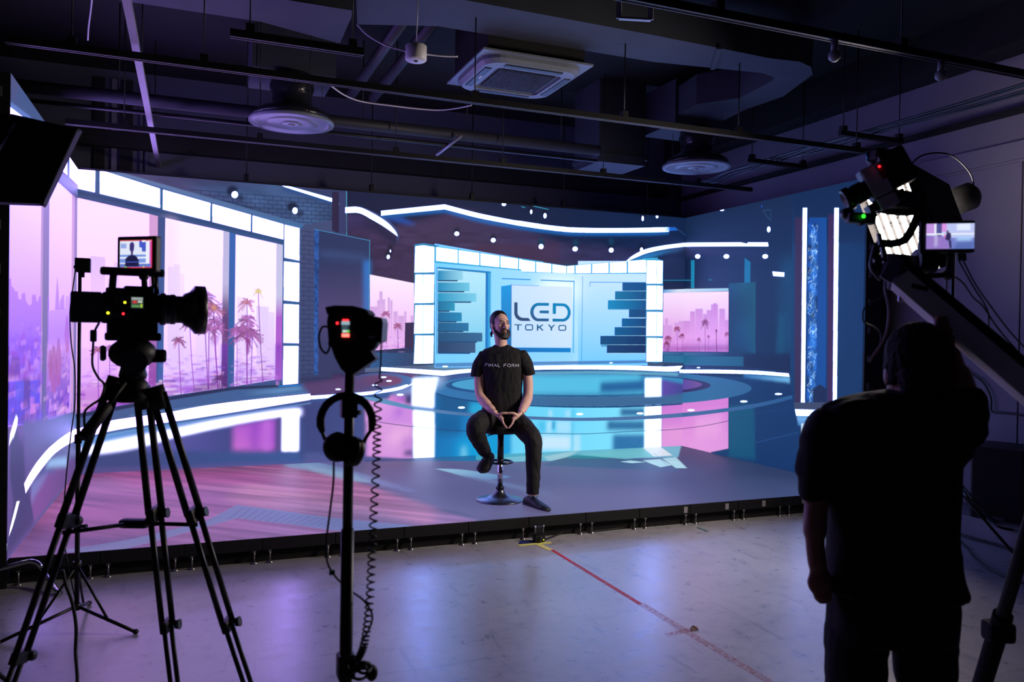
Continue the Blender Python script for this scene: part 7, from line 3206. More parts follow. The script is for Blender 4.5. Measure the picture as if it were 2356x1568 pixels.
sp = picture('status_screen', [P_(R_(0, 0, 42, 42), [60, 74, 70]), P_(R_(2, 30, 40, 40), [150, 160, 160]), P_(R_(6, 18, 20, 28), [200, 60, 60]), P_(R_(24, 20, 38, 28), [190, 200, 180]), P_(R_(4, 4, 30, 12), [90, 150, 80]), P_(R_(32, 3, 39, 16), [170, 200, 60])], .042, .042, 1.5, c+dx*.0+ux*.0+sn*.0665-dx*fs*.0, dx*(1 if sn.cross(dx).dot(ux) < 0 else 1), ux, t)
for q, m_ in (((.0, .02), M_yel), ((-.055, -.02), M_yel), ((-.005, -.022), M_red)):
    MB().ell(c+dx*(q[0]-.02)+ux*q[1]+sn*.066, (.005, .005, .005), 10, 6).obj('indicator_lamp', m_, t)
MB().box(c-dx*.03+ux*.03+sn*.066, (.05, .004, .03), Mx, .001).obj('side_panel', M_mid, t); MB().box(c-dx*.03-ux*.028+sn*.066, (.07, .004, .02), Mx, .001).obj('side_panel', M_mid, t)
mp = A(320, 585); md, ms, mu, Mm = basis(HF*.96+HR*.28)
t3 = thing('monitor', 'small camera-top monitor showing close shot of the seated man', 'monitor', A(322, 640))
MB().box(mp, (.03, .175, .134), Mm, .006).obj('casing', M_blk, t3)
mon1 = [P_(R_(0, 0, 146, 105), [226, 232, 250]), P_(R_(0, 20, 146, 50), [120, 150, 225]), P_(R_(0, 36, 146, 42), [240, 245, 255]), P_([88, 105, 118, 105, 118, 60, 100, 62, 100, 75, 88, 78], [70, 90, 200]), P_(R_(118, 8, 134, 100), [236, 240, 255]), P_(R_(134, 8, 146, 100), [205, 90, 190]), P_(R_(0, 0, 146, 16), [100, 120, 200]),
        P_([24, 6, 26, 36, 40, 46, 54, 50, 60, 50, 76, 44, 86, 30, 88, 6], [30, 28, 70]), P_([50, 46, 50, 60, 44, 70, 44, 90, 52, 98, 62, 96, 66, 86, 64, 68, 60, 60, 60, 46], [64, 52, 120]), P_(R_(0, 101, 146, 105), [220, 40, 60]), P_(R_(0, 0, 146, 4), [220, 40, 60]), P_(R_(142, 0, 146, 105), [210, 40, 70]), P_(R_(30, 22, 84, 24), [80, 110, 230]), P_(R_(100, 97, 116, 103), [250, 250, 250]), P_(R_(22, 2, 32, 6), [120, 220, 60]), P_(R_(104, 2, 112, 6), [240, 240, 80]), P_(R_(4, 74, 30, 92), [150, 170, 230])]
picture('screen', mon1, .146, .105, 1.5, mp-md*.0165-ms*.073-mu*.0525, ms, mu, t3)
MB().tube([A(331, 622), A(333, 665)], .011, 10).obj('arm', M_blk, t3); MB().ell(A(331, 635), (.018, .018, .018), 12, 8).obj('ball_joint', M_mid, t3)
cable('monitor_cable', 'short looped cable behind the camera-top monitor', [A(340, 628), A(352, 636), A(352, 655), A(338, 664)], .003)
cable('power_cable', 'black cable hanging from the cinema camera past the tripod leg', [A(228, 742), A(217, 765), A(214, 800), A(213, 840), A(226, 868), A(240, 885, -.1), A(232, 915, -.12), A(212, 930, -.12), A(196, 945, -.12), A(194, 970, -.1), A(198, 1000, -.08)], .0045)
tag(MB().box(A(215, 772), (.022, .022, .045), None, .005).obj('cable_choke', M_rub, None), 'black ferrite block on the camera power cable', 'cable block')
cable('floor_cable', 'black cable dropping beside the front tripod leg to the floor', [A(144, 1310, .3), A(152, 1345, .3), A(166, 1385, .3), A(175, 1440, .3), A(174, 1500, .3), A(178, 1568, .2), A(170, 1640, .2)], .007)
# ===== light stand with small black box (tracker), left
b0 = onz(176, 1420, 0); c0 = Vector((.45, -4.05, 0)); D2 = (c0-CAM).dot(FW); B = lambda x, y: at(x, y, D2)
t = thing('light_stand', 'thin black light stand behind the tripod carrying a small box', 'stand', (B(177, 1400).x, B(177, 1400).y, 0)); bx = Vector((B(177, 1350).x, B(177, 1350).y, 0)); topz = B(190, 628).z
MB().tube([bx+ZU*.1, bx+ZU*1.0], .0125, 10).obj('lower_tube', M_tube, t); MB().tube([bx+ZU*1.0, bx+ZU*(topz+.01)], .009, 10).obj('upper_tube', M_tube, t)
for z_ in (1.02, .55): MB().box(bx+ZU*z_, (.036, .036, .05), None, .006).tube([bx+ZU*z_, bx+ZU*z_+HR*.05], [.006, .012], 10).obj('tube_clamp', M_blk, t)
MB().lathe([(.022, 0), (.022, .03)], bx+ZU*.33, n=14).obj('upper_collar', M_blk, t); MB().lathe([(.02, 0), (.02, .035)], bx+ZU*.1, n=14).obj('lower_hub', M_blk, t)
for p in (onz(312, 1458, 0), onz(205, 1392, 0), onz(-5, 1484, 0)):
    a_ = bx+ZU*.12; lg = MB().tube([a_, p+ZU*.012], .0095, 8).obj('leg', M_tube, t); MB().tube([bx+ZU*.34, a_.lerp(p, .55)], .007, 8).obj('brace', M_tube, t); MB().ell(p+ZU*.014, (.016, .016, .014), 10, 6).obj('rubber_foot', M_rub, lg)
bc = B(191, 610); t = thing('tracking_box', 'small black cube on top of the thin light stand', 'box', bc-ZU*.04); _, _, _, Mb = basis(HR*.9+HF*.4); MB().box(bc, (.075, .06, .076), Mb, .005).obj('housing', M_blk, t); MB().tube([bc-ZU*.037, bc-ZU*.065], .009, 10).obj('spigot', M_tube, t); MB().box(bc-HR*.043+ZU*-.01, (.012, .02, .016), Mb).obj('plug', M_rub, t)
cable('tracker_cable', 'thin cable looping down the light stand from the small cube', [B(174, 618), B(168, 660), B(161, 720), B(164, 790), B(172, 850), B(172, 930), B(163, 1000), B(152, 1100), B(147, 1180), B(150, 1260), B(165, 1340), B(176, 1392)], .0032)
# ===== softbox at upper left
D3 = 3.3; E_ = lambda x, y, d=0: at(x, y, D3+d)
t = thing('softbox', 'black fabric softbox cut by the left edge of the frame', 'softbox', E_(-90, 700)*1)
rim = [E_(186, 303, .22), E_(103, 474, .22), E_(96, 468, -.2), E_(176, 296, -.2)]; bk = [E_(-110, 262, .12), E_(-150, 400, .12), E_(-152, 395, -.1), E_(-112, 258, -.1)]
mid_ = [E_(36, 268, .2), E_(-8, 470, .2), E_(-12, 464, -.18), E_(30, 262, -.18)]
MB().loft([rim, mid_, bk], smooth=False).obj('fabric_hood', M_fab, t)
cen = sum(rim, Vector())/4; MB().add([p.lerp(cen, .04)+(rim[0]-mid_[0]).normalized()*.004 for p in rim], [(0, 1, 2, 3)]).obj('front_cloth', mat('unlit_hood_lining', (14, 14, 16), .9), t)
for i in range(4): MB().tube([rim[i], rim[(i+1) % 4]], .006, 6).obj('rim_piping', M_fab, t)
MB().tube([E_(34, 285, -.25), E_(-2, 345, -.25), E_(-60, 440, -.25)], .006, 8).obj('speed_ring_rod', M_chr, t); MB().lathe([(.05, 0), (.06, .02), (.06, .16), (.04, .18)], E_(-160, 330), ax=-HR, n=20).obj('lamp_head', M_blk, t)
sb = E_(-210, 340); MB().tube([(sb.x, sb.y, .02), (sb.x, sb.y, sb.z)], .014, 10).obj('stand_pole', M_tube, t)
for k in range(3): MB().tube([(sb.x, sb.y, .5), (sb.x+.45*math.cos(k*2.1+2), sb.y+.45*math.sin(k*2.1+2), .01)], .01, 8).obj('stand_leg', M_tube, t)
# ===== chrome tube chair frame at lower left
t = thing('chair_frame', 'bent chrome tube of a chair at the lower left edge', 'chair', onz(135, 1365, 0)); q = [onz(136, 1366, .012), at(107, 1323, 4.97), at(92, 1300, 4.96), at(76, 1291, 4.95), at(55, 1293, 4.94), at(0, 1308, 4.9), at(-60, 1322, 4.85)]; MB().tube(spline(q, 6), .0145, 12).obj('tube', M_chr, t)
q2 = [p+HF*.38 for p in q]; MB().tube(spline([onz(-90, 1425, .012), at(-80, 1370, 4.85), q[-1]], 6), .0145, 12).obj('rear_leg', M_chr, t); MB().lathe([(.02, 0), (.02, .014), (.015, .02)], onz(136, 1366, 0), n=12).obj('foot_cap', M_rub, t)
# ===== centre-left stand with intercom box and headphones
D4 = 2.3; F_ = lambda x, y, d=0: at(x, y, D4+d)
pb = F_(796, 1500); pb = Vector((pb.x, pb.y, 0)); t = thing('stand', 'black pole stand in the foreground holding a small recorder and headphones', 'stand', pb); ztop = F_(800, 850).z
MB().tube([pb+ZU*.05, pb+ZU*1.05], .0185, 14).obj('lower_pole', M_tube, t); MB().tube([pb+ZU*1.0, pb+ZU*(ztop+.03)], .0145, 14).obj('upper_pole', M_tube, t)
zc = F_(796, 1530).z; MB().box(pb+ZU*zc, (.05, .05, .07), None, .008).tube([pb+ZU*zc, pb+ZU*zc+HR*.07], [.012, .012], 10).obj('pole_clamp', M_blk, t); MB().ell(pb+ZU*(zc-.02)+HR*.075, (.018, .018, .024), 12, 8).obj('clamp_knob', M_rub, t)
zh = F_(800, 935).z; MB().box(pb+ZU*zh-HF*.006, (.046, .046, .06), None, .006).obj('hook_clamp', M_blk, t); MB().tube([pb+ZU*(zh+.015), pb+ZU*(zh+.015)+HR*.035-HF*.01], .007, 8).obj('hook_pin', M_blk, t); MB().tube([pb+ZU*(zh-.015), pb+ZU*(zh-.015)+HR*.035-HF*.01], .007, 8).obj('hook_pin', M_blk, t)
for k in range(3): MB().tube([pb+ZU*.42, pb+Vector((.5*math.cos(k*2.094+.6), .5*math.sin(k*2.094+.6), .012))], .011, 8).obj('leg', M_tube, t)
t = thing('field_recorder', 'black recorder box with red tally and small lit display on the pole', 'recorder', F_(803, 866)); _, _, _, Mr = basis(HR)
def face(poly, d0, d1): return MB().prism([F_(x, y, d0) for x, y in poly], FW*(d1-d0))
face([(755, 722), (790, 716), (836, 722), (878, 731), (881, 742), (878, 785), (858, 792), (756, 786), (752, 740)], -.045, .05).obj('body', M_blk, t)
face([(748, 706), (770, 702), (812, 703), (842, 712), (850, 722), (840, 727), (752, 722)], -.05, .055).obj('top_lid', M_rub, t)
face([(757, 784), (842, 788), (852, 806), (865, 825), (804, 867), (784, 848), (770, 822)], -.03, .035).obj('mount_wedge', M_blk, t); face([(842, 788), (872, 784), (862, 800), (854, 808)], -.02, .03).obj('side_lug', M_blk, t)
dsp = [P_(R_(0, 0, 24, 34), [30, 44, 60]), P_(R_(0, 24, 24, 34), [150, 180, 190]), P_(R_(2, 10, 18, 22), [60, 80, 90]), P_(R_(4, 2, 22, 9), [200, 235, 215]), P_(R_(16, 2, 23, 8), [120, 220, 90])]
picture('display', dsp, .024, .034, 1.5, F_(785, 766, -.047), HR, ZU, t)
MB().box(F_(795, 771, -.047), (.02, .004, .009), Mr).obj('tally_lamp', mat('tally_red', (80, 8, 10), .4, emit=(255, 70, 60), es=7), t); MB().box(F_(795, 736, -.047), (.016, .004, .004), Mr).obj('tally_bar', M_red, t); MB().ell(F_(776, 743, -.047), (.0035, .0035, .0035), 10, 6).obj('record_lamp', M_red, t)
MB().box(F_(855, 775, -.047), (.018, .003, .004), Mr).obj('edge_highlight', mat('pale_highlight', (200, 196, 214), .5), t)  # pale bar paints a highlight on the recorder's black edge
cable('loop_cable', 'thin cable looping at the left side of the recorder', [F_(757, 752), F_(742, 752), F_(734, 772), F_(738, 800), F_(750, 812), F_(758, 800), F_(757, 785)], .0032)
t = thing('headphones', 'black over-ear headphones hung on the pole', 'headphones', F_(800, 1060))
arc = [F_(797+60*math.cos(a), 970-61*math.sin(a), -.03) for a in [math.radians(k*16-20) for k in range(15)]]; MB().tube(arc, [.006]+[.0095]*13+[.006], 10, flat=1.25, ref=FW).obj('headband', M_rub, t)
for sx_, (cx, cy), (hx, hy) in ((-1, (776, 1028), (741, 990)), (1, (813, 1038), (853, 990))):
    MB().tube(spline([F_(hx, hy, -.03), F_(hx+(6 if sx_ < 0 else -12), hy+18, -.03), F_(cx+sx_*20, cy-8, -.03)], 5), .0055, 8).obj('yoke', M_chr if False else M_mid, t)
    ax = (HR*(-sx_)*.75-HF*.6+ZU*.25).normalized(); cp = MB().lathe([(.02, -.012), (.038, -.008), (.042, .004), (.04, .014)], F_(cx, cy, -.03), ax=-ax, n=24).obj('ear_cup', M_blk, t); MB().lathe([(.026, -.004), (.041, -.002), (.043, .008), (.038, .016), (.024, .014)], F_(cx, cy, -.03), ax=ax, n=24).obj('ear_pad', M_rub, cp)
pts = []; T_ = 0
path = spline([F_(x, y, -.05) for x, y in ((871, 875), (868, 980), (866, 1060), (860, 1180), (855, 1290), (849, 1400), (838, 1480), (822, 1520))], 60); n_ = len(path)
coil = [F_(877, 735, -.03), F_(877, 790, -.04), F_(876, 840, -.05), F_(873, 870, -.05)]
for i, p in enumerate(path):
    u_ = i/(n_-1); T_ += 2*math.pi*(.078+.05*u_); r_ = .0105
    coil += [p+HR*math.cos(T_)*r_+HF*math.sin(T_)*r_]
    T2 = T_+2*math.pi*.5*(.078+.05*u_); 
tag(MB().tube(coil, .0027, 6).obj('coiled_cord', M_rub, None), 'black coiled cord hanging from the recorder beside the pole', 'cord')
cable('headphone_cable', 'straight headphone cable looping behind the pole', [F_(768, 1062), F_(767, 1110), F_(760, 1170), F_(752, 1235), F_(752, 1285), F_(764, 1315), F_(790, 1345, .06), F_(812, 1362, .06), F_(838, 1382), F_(856, 1412), F_(852, 1440), F_(836, 1470), F_(822, 1510)], .0032)
tag(MB().box(F_(764, 1316, -.005), (.016, .01, .014), None, .002).obj('cable_tape', mat('green_tape', (20, 110, 60), .6), None), 'bit of green tape on the headphone cable', 'tape')
for k, (x, y, r_) in enumerate(((815, 1530, 14), (826, 1545, 17), (838, 1535, 13))):
    o = MB().tube([F_(x+r_*math.cos(a)*1.2, y+r_*math.sin(a), -.03+.02*math.sin(a*2+k)) for a in [j*2*math.pi/18 for j in range(18)]], .0045, 6, closed=True).obj('cable_loop', M_rub, None); tag(o, 'small tight loop of black cable bunched at the pole clamp', 'cable', 'bunched cable loops')
# ===== key softbox on stand, right
D5 = 5.8; kc = at(2075, 512, D5); n_ = Vector((-.88, .32, -.38)).normalized(); kd, ks, ku, Mk = basis(n_); hw = .35
t = thing('key_light', 'lit square softbox with grid behind the crane camera', 'light', (kc.x+.3, kc.y, 0))
MB().add([kc+ks*a*hw+ku*b*hw for a, b in ((-1, -1), (1, -1), (1, 1), (-1, 1))], [(0, 1, 2, 3)]).obj('diffuser', mat('lit_diffuser', (230, 226, 220), .8, emit=(255, 238, 226), es=KEY), t)
MB().loft([[kc+kd*.06+ks*a*(hw+.012)+ku*b*(hw+.012) for a, b in ((-1, -1), (1, -1), (1, 1), (-1, 1))], [kc-kd*.01+ks*a*(hw+.02)+ku*b*(hw+.02) for a, b in ((-1, -1), (1, -1), (1, 1), (-1, 1))], [kc-kd*.34+ks*a*.14+ku*b*.14 for a, b in ((-1, -1), (1, -1), (1, 1), (-1, 1))]], smooth=False, cap=False).obj('hood', M_fab, t)
for k in range(1, 6):
    u_ = -hw+k*2*hw/6; MB().bar(kc+kd*.014+ks*u_-ku*hw, kc+kd*.014+ks*u_+ku*hw, .0015, .022, up=kd).obj('grid_strip', M_fab, t); MB().bar(kc+kd*.014+ku*u_-ks*hw, kc+kd*.014+ku*u_+ks*hw, .0015, .022, up=kd).obj('grid_strip', M_fab, t)
MB().lathe([(.09, 0), (.1, .03), (.1, .22), (.06, .26)], kc-kd*.33, ax=-kd, n=22).obj('lamp_head', M_blk, t)
kp = kc-kd*.42; MB().tube([(kp.x, kp.y, .05), (kp.x, kp.y, kp.z)], .014, 10).obj('stand_pole', M_chr, t); MB().tube([(kp.x, kp.y, kp.z), kc-kd*.4], .02, 10).obj('yoke', M_blk, t)
for k in range(3): MB().tube([(kp.x, kp.y, .6), (kp.x+.5*math.cos(k*2.094+1.2), kp.y+.5*math.sin(k*2.094+1.2), .01)], .01, 8).obj('stand_leg', M_tube, t)
kc0 = kc; HOODW = [-kd*.12+ku*.31, -kd*.3+ku*.4, -kd*.5+ku*.34, -kd*.6+ku*.16, -kd*.58+ku*.0]
# ===== camera crane at right
D6 = 2.6; G = lambda x, y, d=0: at(x, y, D6+d)
t = thing('camera_crane', 'crane arm with pale side face rising from the right edge', 'crane', G(2280, 780)); a0, a1 = G(2082, 622), G(2480, 960, -.35); dr = (a1-a0).normalized(); pn = dr.cross(FW).normalized(); pn = pn if pn.z > 0 else -pn
MB().bar(a0+pn*.012, a1+pn*.012, .05, .03, up=pn, bev=.004).obj('top_beam', M_blk, t); MB().bar(a0+dr*.015-pn*.036, a1-pn*.036, .05, .066, up=pn, bev=.003).obj('side_beam', mat('pale_anodised', (232, 230, 240), .5), t)
MB().bar(a0+dr*.05-pn*.035-FW*.026, a0+dr*.09-pn*.01-FW*.026, .012, .03, up=FW).obj('velcro_strap', M_fab, t)
cw = G(2420, 1000, -.35); bs = onz(2400, 2000, 0); MB().tube([a1-dr*.05, at(2440, 966, 2.25), at(2440, 966, 2.25)-ZU*.3], .04, 14).obj('pivot_post', M_blk, t)
p0 = at(2440, 966, 2.25)
for k, p in enumerate((onz(2212, 1738, 0), Vector((a1.x+.7, a1.y+.2, 0)), Vector((a1.x+.1, a1.y-.7, 0)))):
    lg = MB().tube([p0, p0.lerp(p, .55)], .022, 10).obj('leg', M_fab, t); MB().tube([p0.lerp(p, .5), p+ZU*.02], .032, 10).obj('lower_leg', M_fab, lg); MB().box(p0.lerp(p, .55), (.09, .07, .07), basis(HR)[3], .016).obj('leg_clamp', M_fab, lg); MB().lathe([(.05, 0), (.05, .02), (.03, .05)], p, n=14).obj('foot', M_rub, lg)
# crane head: camera body, lens, motors, brackets
cdv = (-HR*.86+HF*.2-ZU*.46).normalized(); kd, ks, ku, Mk = basis(cdv)
t = thing('crane_camera', 'small grey-sided digital camera tilted down on the crane head', 'camera', G(2010, 470)); cc = G(2012, 420)
MB().box(cc, (.066, .07, .108), Mk, .006).obj('body', M_blk, t)
fr = -1 if ks.dot(FW) > 0 else 1; sn = ks*fr; MB().box(cc+sn*.037, (.062, .006, .102), Mk, .003).obj('side_plate', mat('grey_side_plate', (204, 196, 212), .5), t)
for z_, w2 in ((.0, .034), (-.014, .018)): MB().box(cc+sn*.0405+ku*z_+kd*.006, (w2, .001, .006), Mk).obj('printed_mark', M_white, t)
MB().box(cc+sn*.041-kd*.026+ku*.018, (.02, .006, .05), Mk, .002).obj('red_grip', mat('dark_red_plastic', (110, 14, 26), .5), t); MB().ell(cc+sn*.046-kd*.024+ku*.036, (.004, .003, .003), 10, 6).obj('record_lamp', M_red, t)
l_ = MB().lathe([(.024, 0), (.034, .01), (.034, .04), (.03, .05), (.038, .055), (.038, .075), (.03, .078), (.01, .06)], cc+kd*.03-ku*.008, ax=kd, n=28).obj('lens', M_blk2, t); MB().lathe([(.03, 0), (.001, .006)], cc+kd*.093-ku*.008, ax=kd, n=24).obj('front_glass', M_glass, l_)
MB().box(cc-kd*.075+ku*.01, (.085, .09, .12), Mk, .012).obj('battery_pack', M_blk, t); MB().box(cc-ku*.075+sn*.03, (.06, .02, .04), Mk, .004).obj('lower_plate', mat('grey_side_plate'), t)
MB().box(cc-ku*.072, (.12, .07, .03), Mk, .004).obj('base_plate', M_blk, t); MB().tube([G(2018, 350, .02), G(2022, 395, .02)], .03, 14).box(G(2022, 358), (.07, .06, .04), None, .01).obj('top_handle', M_blk, t)
for q in ((1995, 358), (2036, 360)): MB().tube([G(q[0], q[1]-8), G(q[0]+4, q[1]+14)], .006, 8).obj('blue_glint', mat('glint_blue', (40, 130, 190), .3, .5), t)  # blue rods paint the glints of light on the black mount
t = thing('focus_motor', 'black lens motor with green lamp under the crane camera lens', 'motor', G(1980, 512)); MB().lathe([(.016, 0), (.02, .004), (.02, .03), (.012, .034)], G(1954, 490), ax=HF, n=20).obj('gear', M_mid, t); MB().bar(G(1948, 500), G(2012, 505), .04, .035, bev=.008).obj('motor_body', M_blk, t); MB().bar(G(1975, 516), G(2015, 492), .03, .016, bev=.004).obj('motor_bracket', M_blk, t); MB().ell(G(1987, 497, -.03), (.006, .005, .006), 12, 8).obj('status_lamp', M_grn, t)
t = thing('stabilised_head', 'black gimbal frame with arms at the crane tip', 'gimbal', G(2075, 690))
gb = t
for q in ([(2060, 470), (2095, 462), (2118, 470), (2110, 500), (2096, 530), (2080, 552), (2052, 560), (2020, 558)], [(2020, 480), (2060, 486), (2100, 486), (2120, 470)], [(2020, 560), (2012, 590), (2010, 615), (2030, 640)], [(2120, 470), (2128, 520), (2120, 580), (2110, 625), (2085, 640)]):
    MB().tube(spline([G(x, y, .05) for x, y in q], 5), .014, 10).obj('gimbal_arm', M_blk, gb)
MB().box(G(2060, 462, .05), (.11, .1, .06), None, .012).obj('roll_motor', M_blk, gb); MB().lathe([(.04, -.03), (.046, 0), (.04, .03)], G(2128, 600, .06), ax=HR, n=22).obj('tilt_motor', M_blk, gb); MB().box(G(2052, 606, .05), (.1, .08, .06), None, .01).obj('control_box', M_blk, gb); MB().lathe([(.04, -.035), (.045, 0), (.04, .05)], G(2080, 625, .03), ax=(0, 0, 1), n=22).obj('pan_motor', M_blk, gb)
_, _, _, M45 = basis((HR*.5+ZU*.86)); MB().box(G(2052, 618, -.03), (.085, .012, .042), M45, .004).obj('side_plate', mat('blue_grey_plate', (104, 104, 130), .4, .4), gb)
MB().box(G(2078, 666, -.01), (.032, .012, .08), basis(HR)[3], .004).obj('mount_plate', mat('mount_grey', (150, 148, 166), .4, .5), gb); MB().lathe([(.006, 0), (.009, .002), (.009, .004)], G(2076, 663, -.016), ax=-FW, n=14).obj('bolt', M_rub, gb)
for q in ((2022, 536, 2026, 562), (2030, 568, 2036, 604), (2010, 600, 2030, 596)): MB().bar(G(q[0], q[1], -.02), G(q[2], q[3], -.02), .012, .012).obj('small_bracket', M_mid, gb)
MB().box(G(2085, 650, .02), (.09, .08, .05), None, .01).obj('tip_block', M_blk, gb)
t = thing('monitor', 'field monitor on the crane showing a wide view of the stage', 'monitor', G(2178, 590)); mc = G(2177, 545); _, s2, u2, M2 = basis(HF*.97+HR*.22)
MB().box(mc, (.034, .165, .105), M2, .01).obj('casing', M_rub, t); sg = s2 if s2.dot(RT) > 0 else -s2
mon2 = [P_(R_(0, 0, 142, 82), [120, 130, 205]), P_(R_(0, 36, 142, 82), [190, 200, 245]), P_(R_(0, 46, 24, 82), [196, 150, 226]), P_(R_(24, 46, 30, 82), [240, 240, 255]), P_(R_(30, 40, 46, 82), [86, 84, 150]), P_(R_(46, 56, 60, 82), [220, 150, 230]), P_(R_(90, 60, 130, 80), [226, 236, 255]), P_(R_(0, 46, 142, 50), [240, 244, 255]), P_([0, 0, 70, 0, 60, 40, 0, 44], [150, 120, 200]), P_([80, 0, 142, 0, 142, 26, 90, 22], [90, 110, 180], 0, 0, 1, 4), P_(R_(90, 26, 134, 40), [170, 210, 250], 0, 0, .9, 4), P_(R_(24, 6, 30, 44), [220, 220, 250], 0, 0, .7, 3), P_([56, 34, 60, 52, 66, 54, 73, 50, 74, 36, 70, 28, 60, 28], [50, 44, 90]), P_([60, 52, 60, 60, 66, 60, 66, 52], [90, 70, 110]), P_([66, 28, 74, 28, 76, 2, 70, 2], [50, 44, 92]), P_(R_(54, 36, 57, 50), [230, 110, 190])]
picture('screen', mon2, .142, .082, 1.5, mc-HF*.024-sg*.071-ZU*.041, sg, u2, t)
MB().tube([G(2186, 583), G(2184, 610), G(2180, 632)], .009, 8).obj('arm', M_blk, t); MB().tube([G(2180, 632), G(2120, 636)], .009, 8).obj('cross_rod', M_blk, t); MB().ell(G(2180, 632), (.018, .018, .018), 12, 8).obj('ball_joint', M_mid, t)
for x in (2206, 2216): MB().bar(G(x, 583), G(x+2, 600), .012, .012).obj('plug', M_rub, t)
M_wire = mat('wire_blue_black', (20, 22, 34), .4)
cable('crane_wire', 'thin wire sagging from crane monitor down the crane arm', [G(2206, 600), G(2240, 660), G(2272, 715), G(2276, 780), G(2300, 830), G(2400, 900)], .0028, M_wire, 'crane wires')
cable('crane_wire', 'thin wire from the monitor plug across the pale wall', [G(2216, 600), G(2245, 655), G(2280, 705), G(2330, 770), G(2400, 840)], .0028, M_wire, 'crane wires')
cable('crane_wire', 'thin wire from the monitor arm joint across the wall', [G(2190, 632), G(2215, 650), G(2240, 685), G(2262, 705), G(2300, 760), G(2370, 840)], .0028, M_wire, 'crane wires')
cable('crane_wire', 'short wire hanging straight from the monitor arm', [G(2178, 640), G(2177, 665), G(2172, 690), G(2165, 700)], .0028, M_wire, 'crane wires')
cable('crane_wire', 'pale wire curling down from the gimbal plate', [G(2036, 645), G(2036, 670), G(2044, 705), G(2042, 750), G(2030, 785), G(2010, 815), G(2000, 832)], .0034, mat('pale_wire', (150, 140, 150), .5), 'crane wires')
cable('crane_wire', 'grey wire looping left of the operator', [G(2030, 680), G(2000, 700), G(1986, 715), G(1988, 740), G(2010, 752), G(2026, 768), G(2024, 800), G(2002, 830)], .0028, mat('grey_wire', (80, 78, 88), .5), 'crane wires')
cable('crane_wire', 'wire crossing in front of the lit softbox', [G(2036, 510, -.05), G(2045, 515, -.05), G(2066, 500, -.05), G(2080, 480, -.05)], .0022, M_wire, 'crane wires')
cable('crane_wire', 'wire arching over the right side of the softbox hood', [kc0+Vector(q) for q in HOODW], .006, M_wire, 'crane wires')
cable('wall_cable', 'dark cable running down the right wall behind the operator', [onx(2200, 836, 7.44), onx(2232, 858, 7.44), onx(2262, 880, 7.44), onx(2280, 915, 7.44), onx(2283, 946, 7.44), onx(2320, 950, 7.44), onx(2420, 965, 7.44)], .008, M_wire)
# ===== speaker on the kerb and cables on the right
sc = Vector((7.25, -4.36, .168)); t = thing('loudspeaker', 'black loudspeaker standing on the kerb at the right edge', 'loudspeaker', sc); _, _, _, Ms = basis((-1, -.35, 0)); MB().box(sc+ZU*.3, (.36, .4, .6), Ms, .012).obj('cabinet', M_blk, t); d_ = Vector((-1, -.35, 0)).normalized(); MB().box(sc+ZU*.3+d_*.184, (.008, .36, .56), Ms, .003).obj('grille', M_fab, t); MB().box(sc+ZU*.02+d_*.18, (.02, .12, .02), Ms).obj('badge', M_mid, t)
for k, (lab, pp, r_) in enumerate((('thick black cable running from behind the operator across the kerb', [(2180, 1085), (2215, 1120), (2250, 1160), (2290, 1200), (2330, 1222), (2400, 1240)], .012), ('second black cable twisting beside it on the kerb', [(2176, 1105), (2205, 1122), (2232, 1150), (2252, 1172), (2300, 1212), (2400, 1225)], .01))):
    cable('floor_cable', lab, [at(x, y, 6.0-.25*i) if i < 3 else onz(x, y, .175 if y < 1215 else .02) for i, (x, y) in enumerate(pp)], r_)
cable('floor_cable', 'thin black cable curving over the floor beside the operator', [onz(x, y, .01) for x, y in ((2180, 1222), (2215, 1250), (2250, 1290), (2300, 1320), (2370, 1345))], .009)
cable('floor_cable', 'thin black cable along the foot of the kerb', [onz(x, y, .012) for x, y in ((2180, 1216), (2230, 1236), (2290, 1252), (2345, 1268), (2420, 1290))], .01)
# ===== markings on the floor
def marking_mat(name, col, cover):
    m = bpy.data.materials.new(name); m.use_nodes = True; nt = m.node_tree; b = nt.nodes['Principled BSDF']; b.inputs['Base Color'].default_value = L3(col); b.inputs['Roughness'].default_value = .7
    tc = nt.nodes.new('ShaderNodeTexCoord'); n = nt.nodes.new('ShaderNodeTexNoise'); n.inputs['Scale'].default_value = 45; n.inputs['Detail'].default_value = 8; n.inputs['Roughness'].default_value = .75; r = nt.nodes.new('ShaderNodeValToRGB'); r.color_ramp.elements[0].position = .5-cover*.35; r.color_ramp.elements[1].position = .68-cover*.25
    r.color_ramp.elements[0].color = (1, 1, 1, 1); r.color_ramp.elements[1].color = (.0, .0, .0, 1); r.color_ramp.elements[0].position, r.color_ramp.elements[1].position = .2+cover*.3, .5+cover*.3; r.color_ramp.elements[0].color = (.35+.6*cover,)*3+(1,)
    nt.links.new(tc.outputs['Object'], n.inputs['Vector']); nt.links.new(n.outputs['Fac'], r.inputs['Fac']); nt.links.new(r.outputs['Color'], b.inputs['Alpha']); return m
M_redl = marking_mat('worn_red_paint', (190, 50, 84), .6); M_redf = marking_mat('faded_red_paint', (176, 86, 116), .26)
struct(MB().b2((3.557, -3.8, .0005), (3.583, -3.48, .0012)).obj('floor_marking', marking_mat('fresh_red_tape', (200, 30, 60), .9)))
struct(MB().b2((3.553, -4.75, .0005), (3.585, -3.8, .0012)).obj('floor_marking', M_redl)); struct(MB().b2((3.55, -6.6, .0005), (3.60, -4.75, .0012)).obj('floor_marking', M_redf))
a_ = onz(1532, 1460, 0); b_ = onz(1600, 1446, 0); struct(MB().bar((a_.x, a_.y, .001), (b_.x, b_.y, .001), .04, .001).obj('floor_marking', M_redf))
M_ytape = mat('yellow_tape', (214, 208, 110), .7, noise=.1)
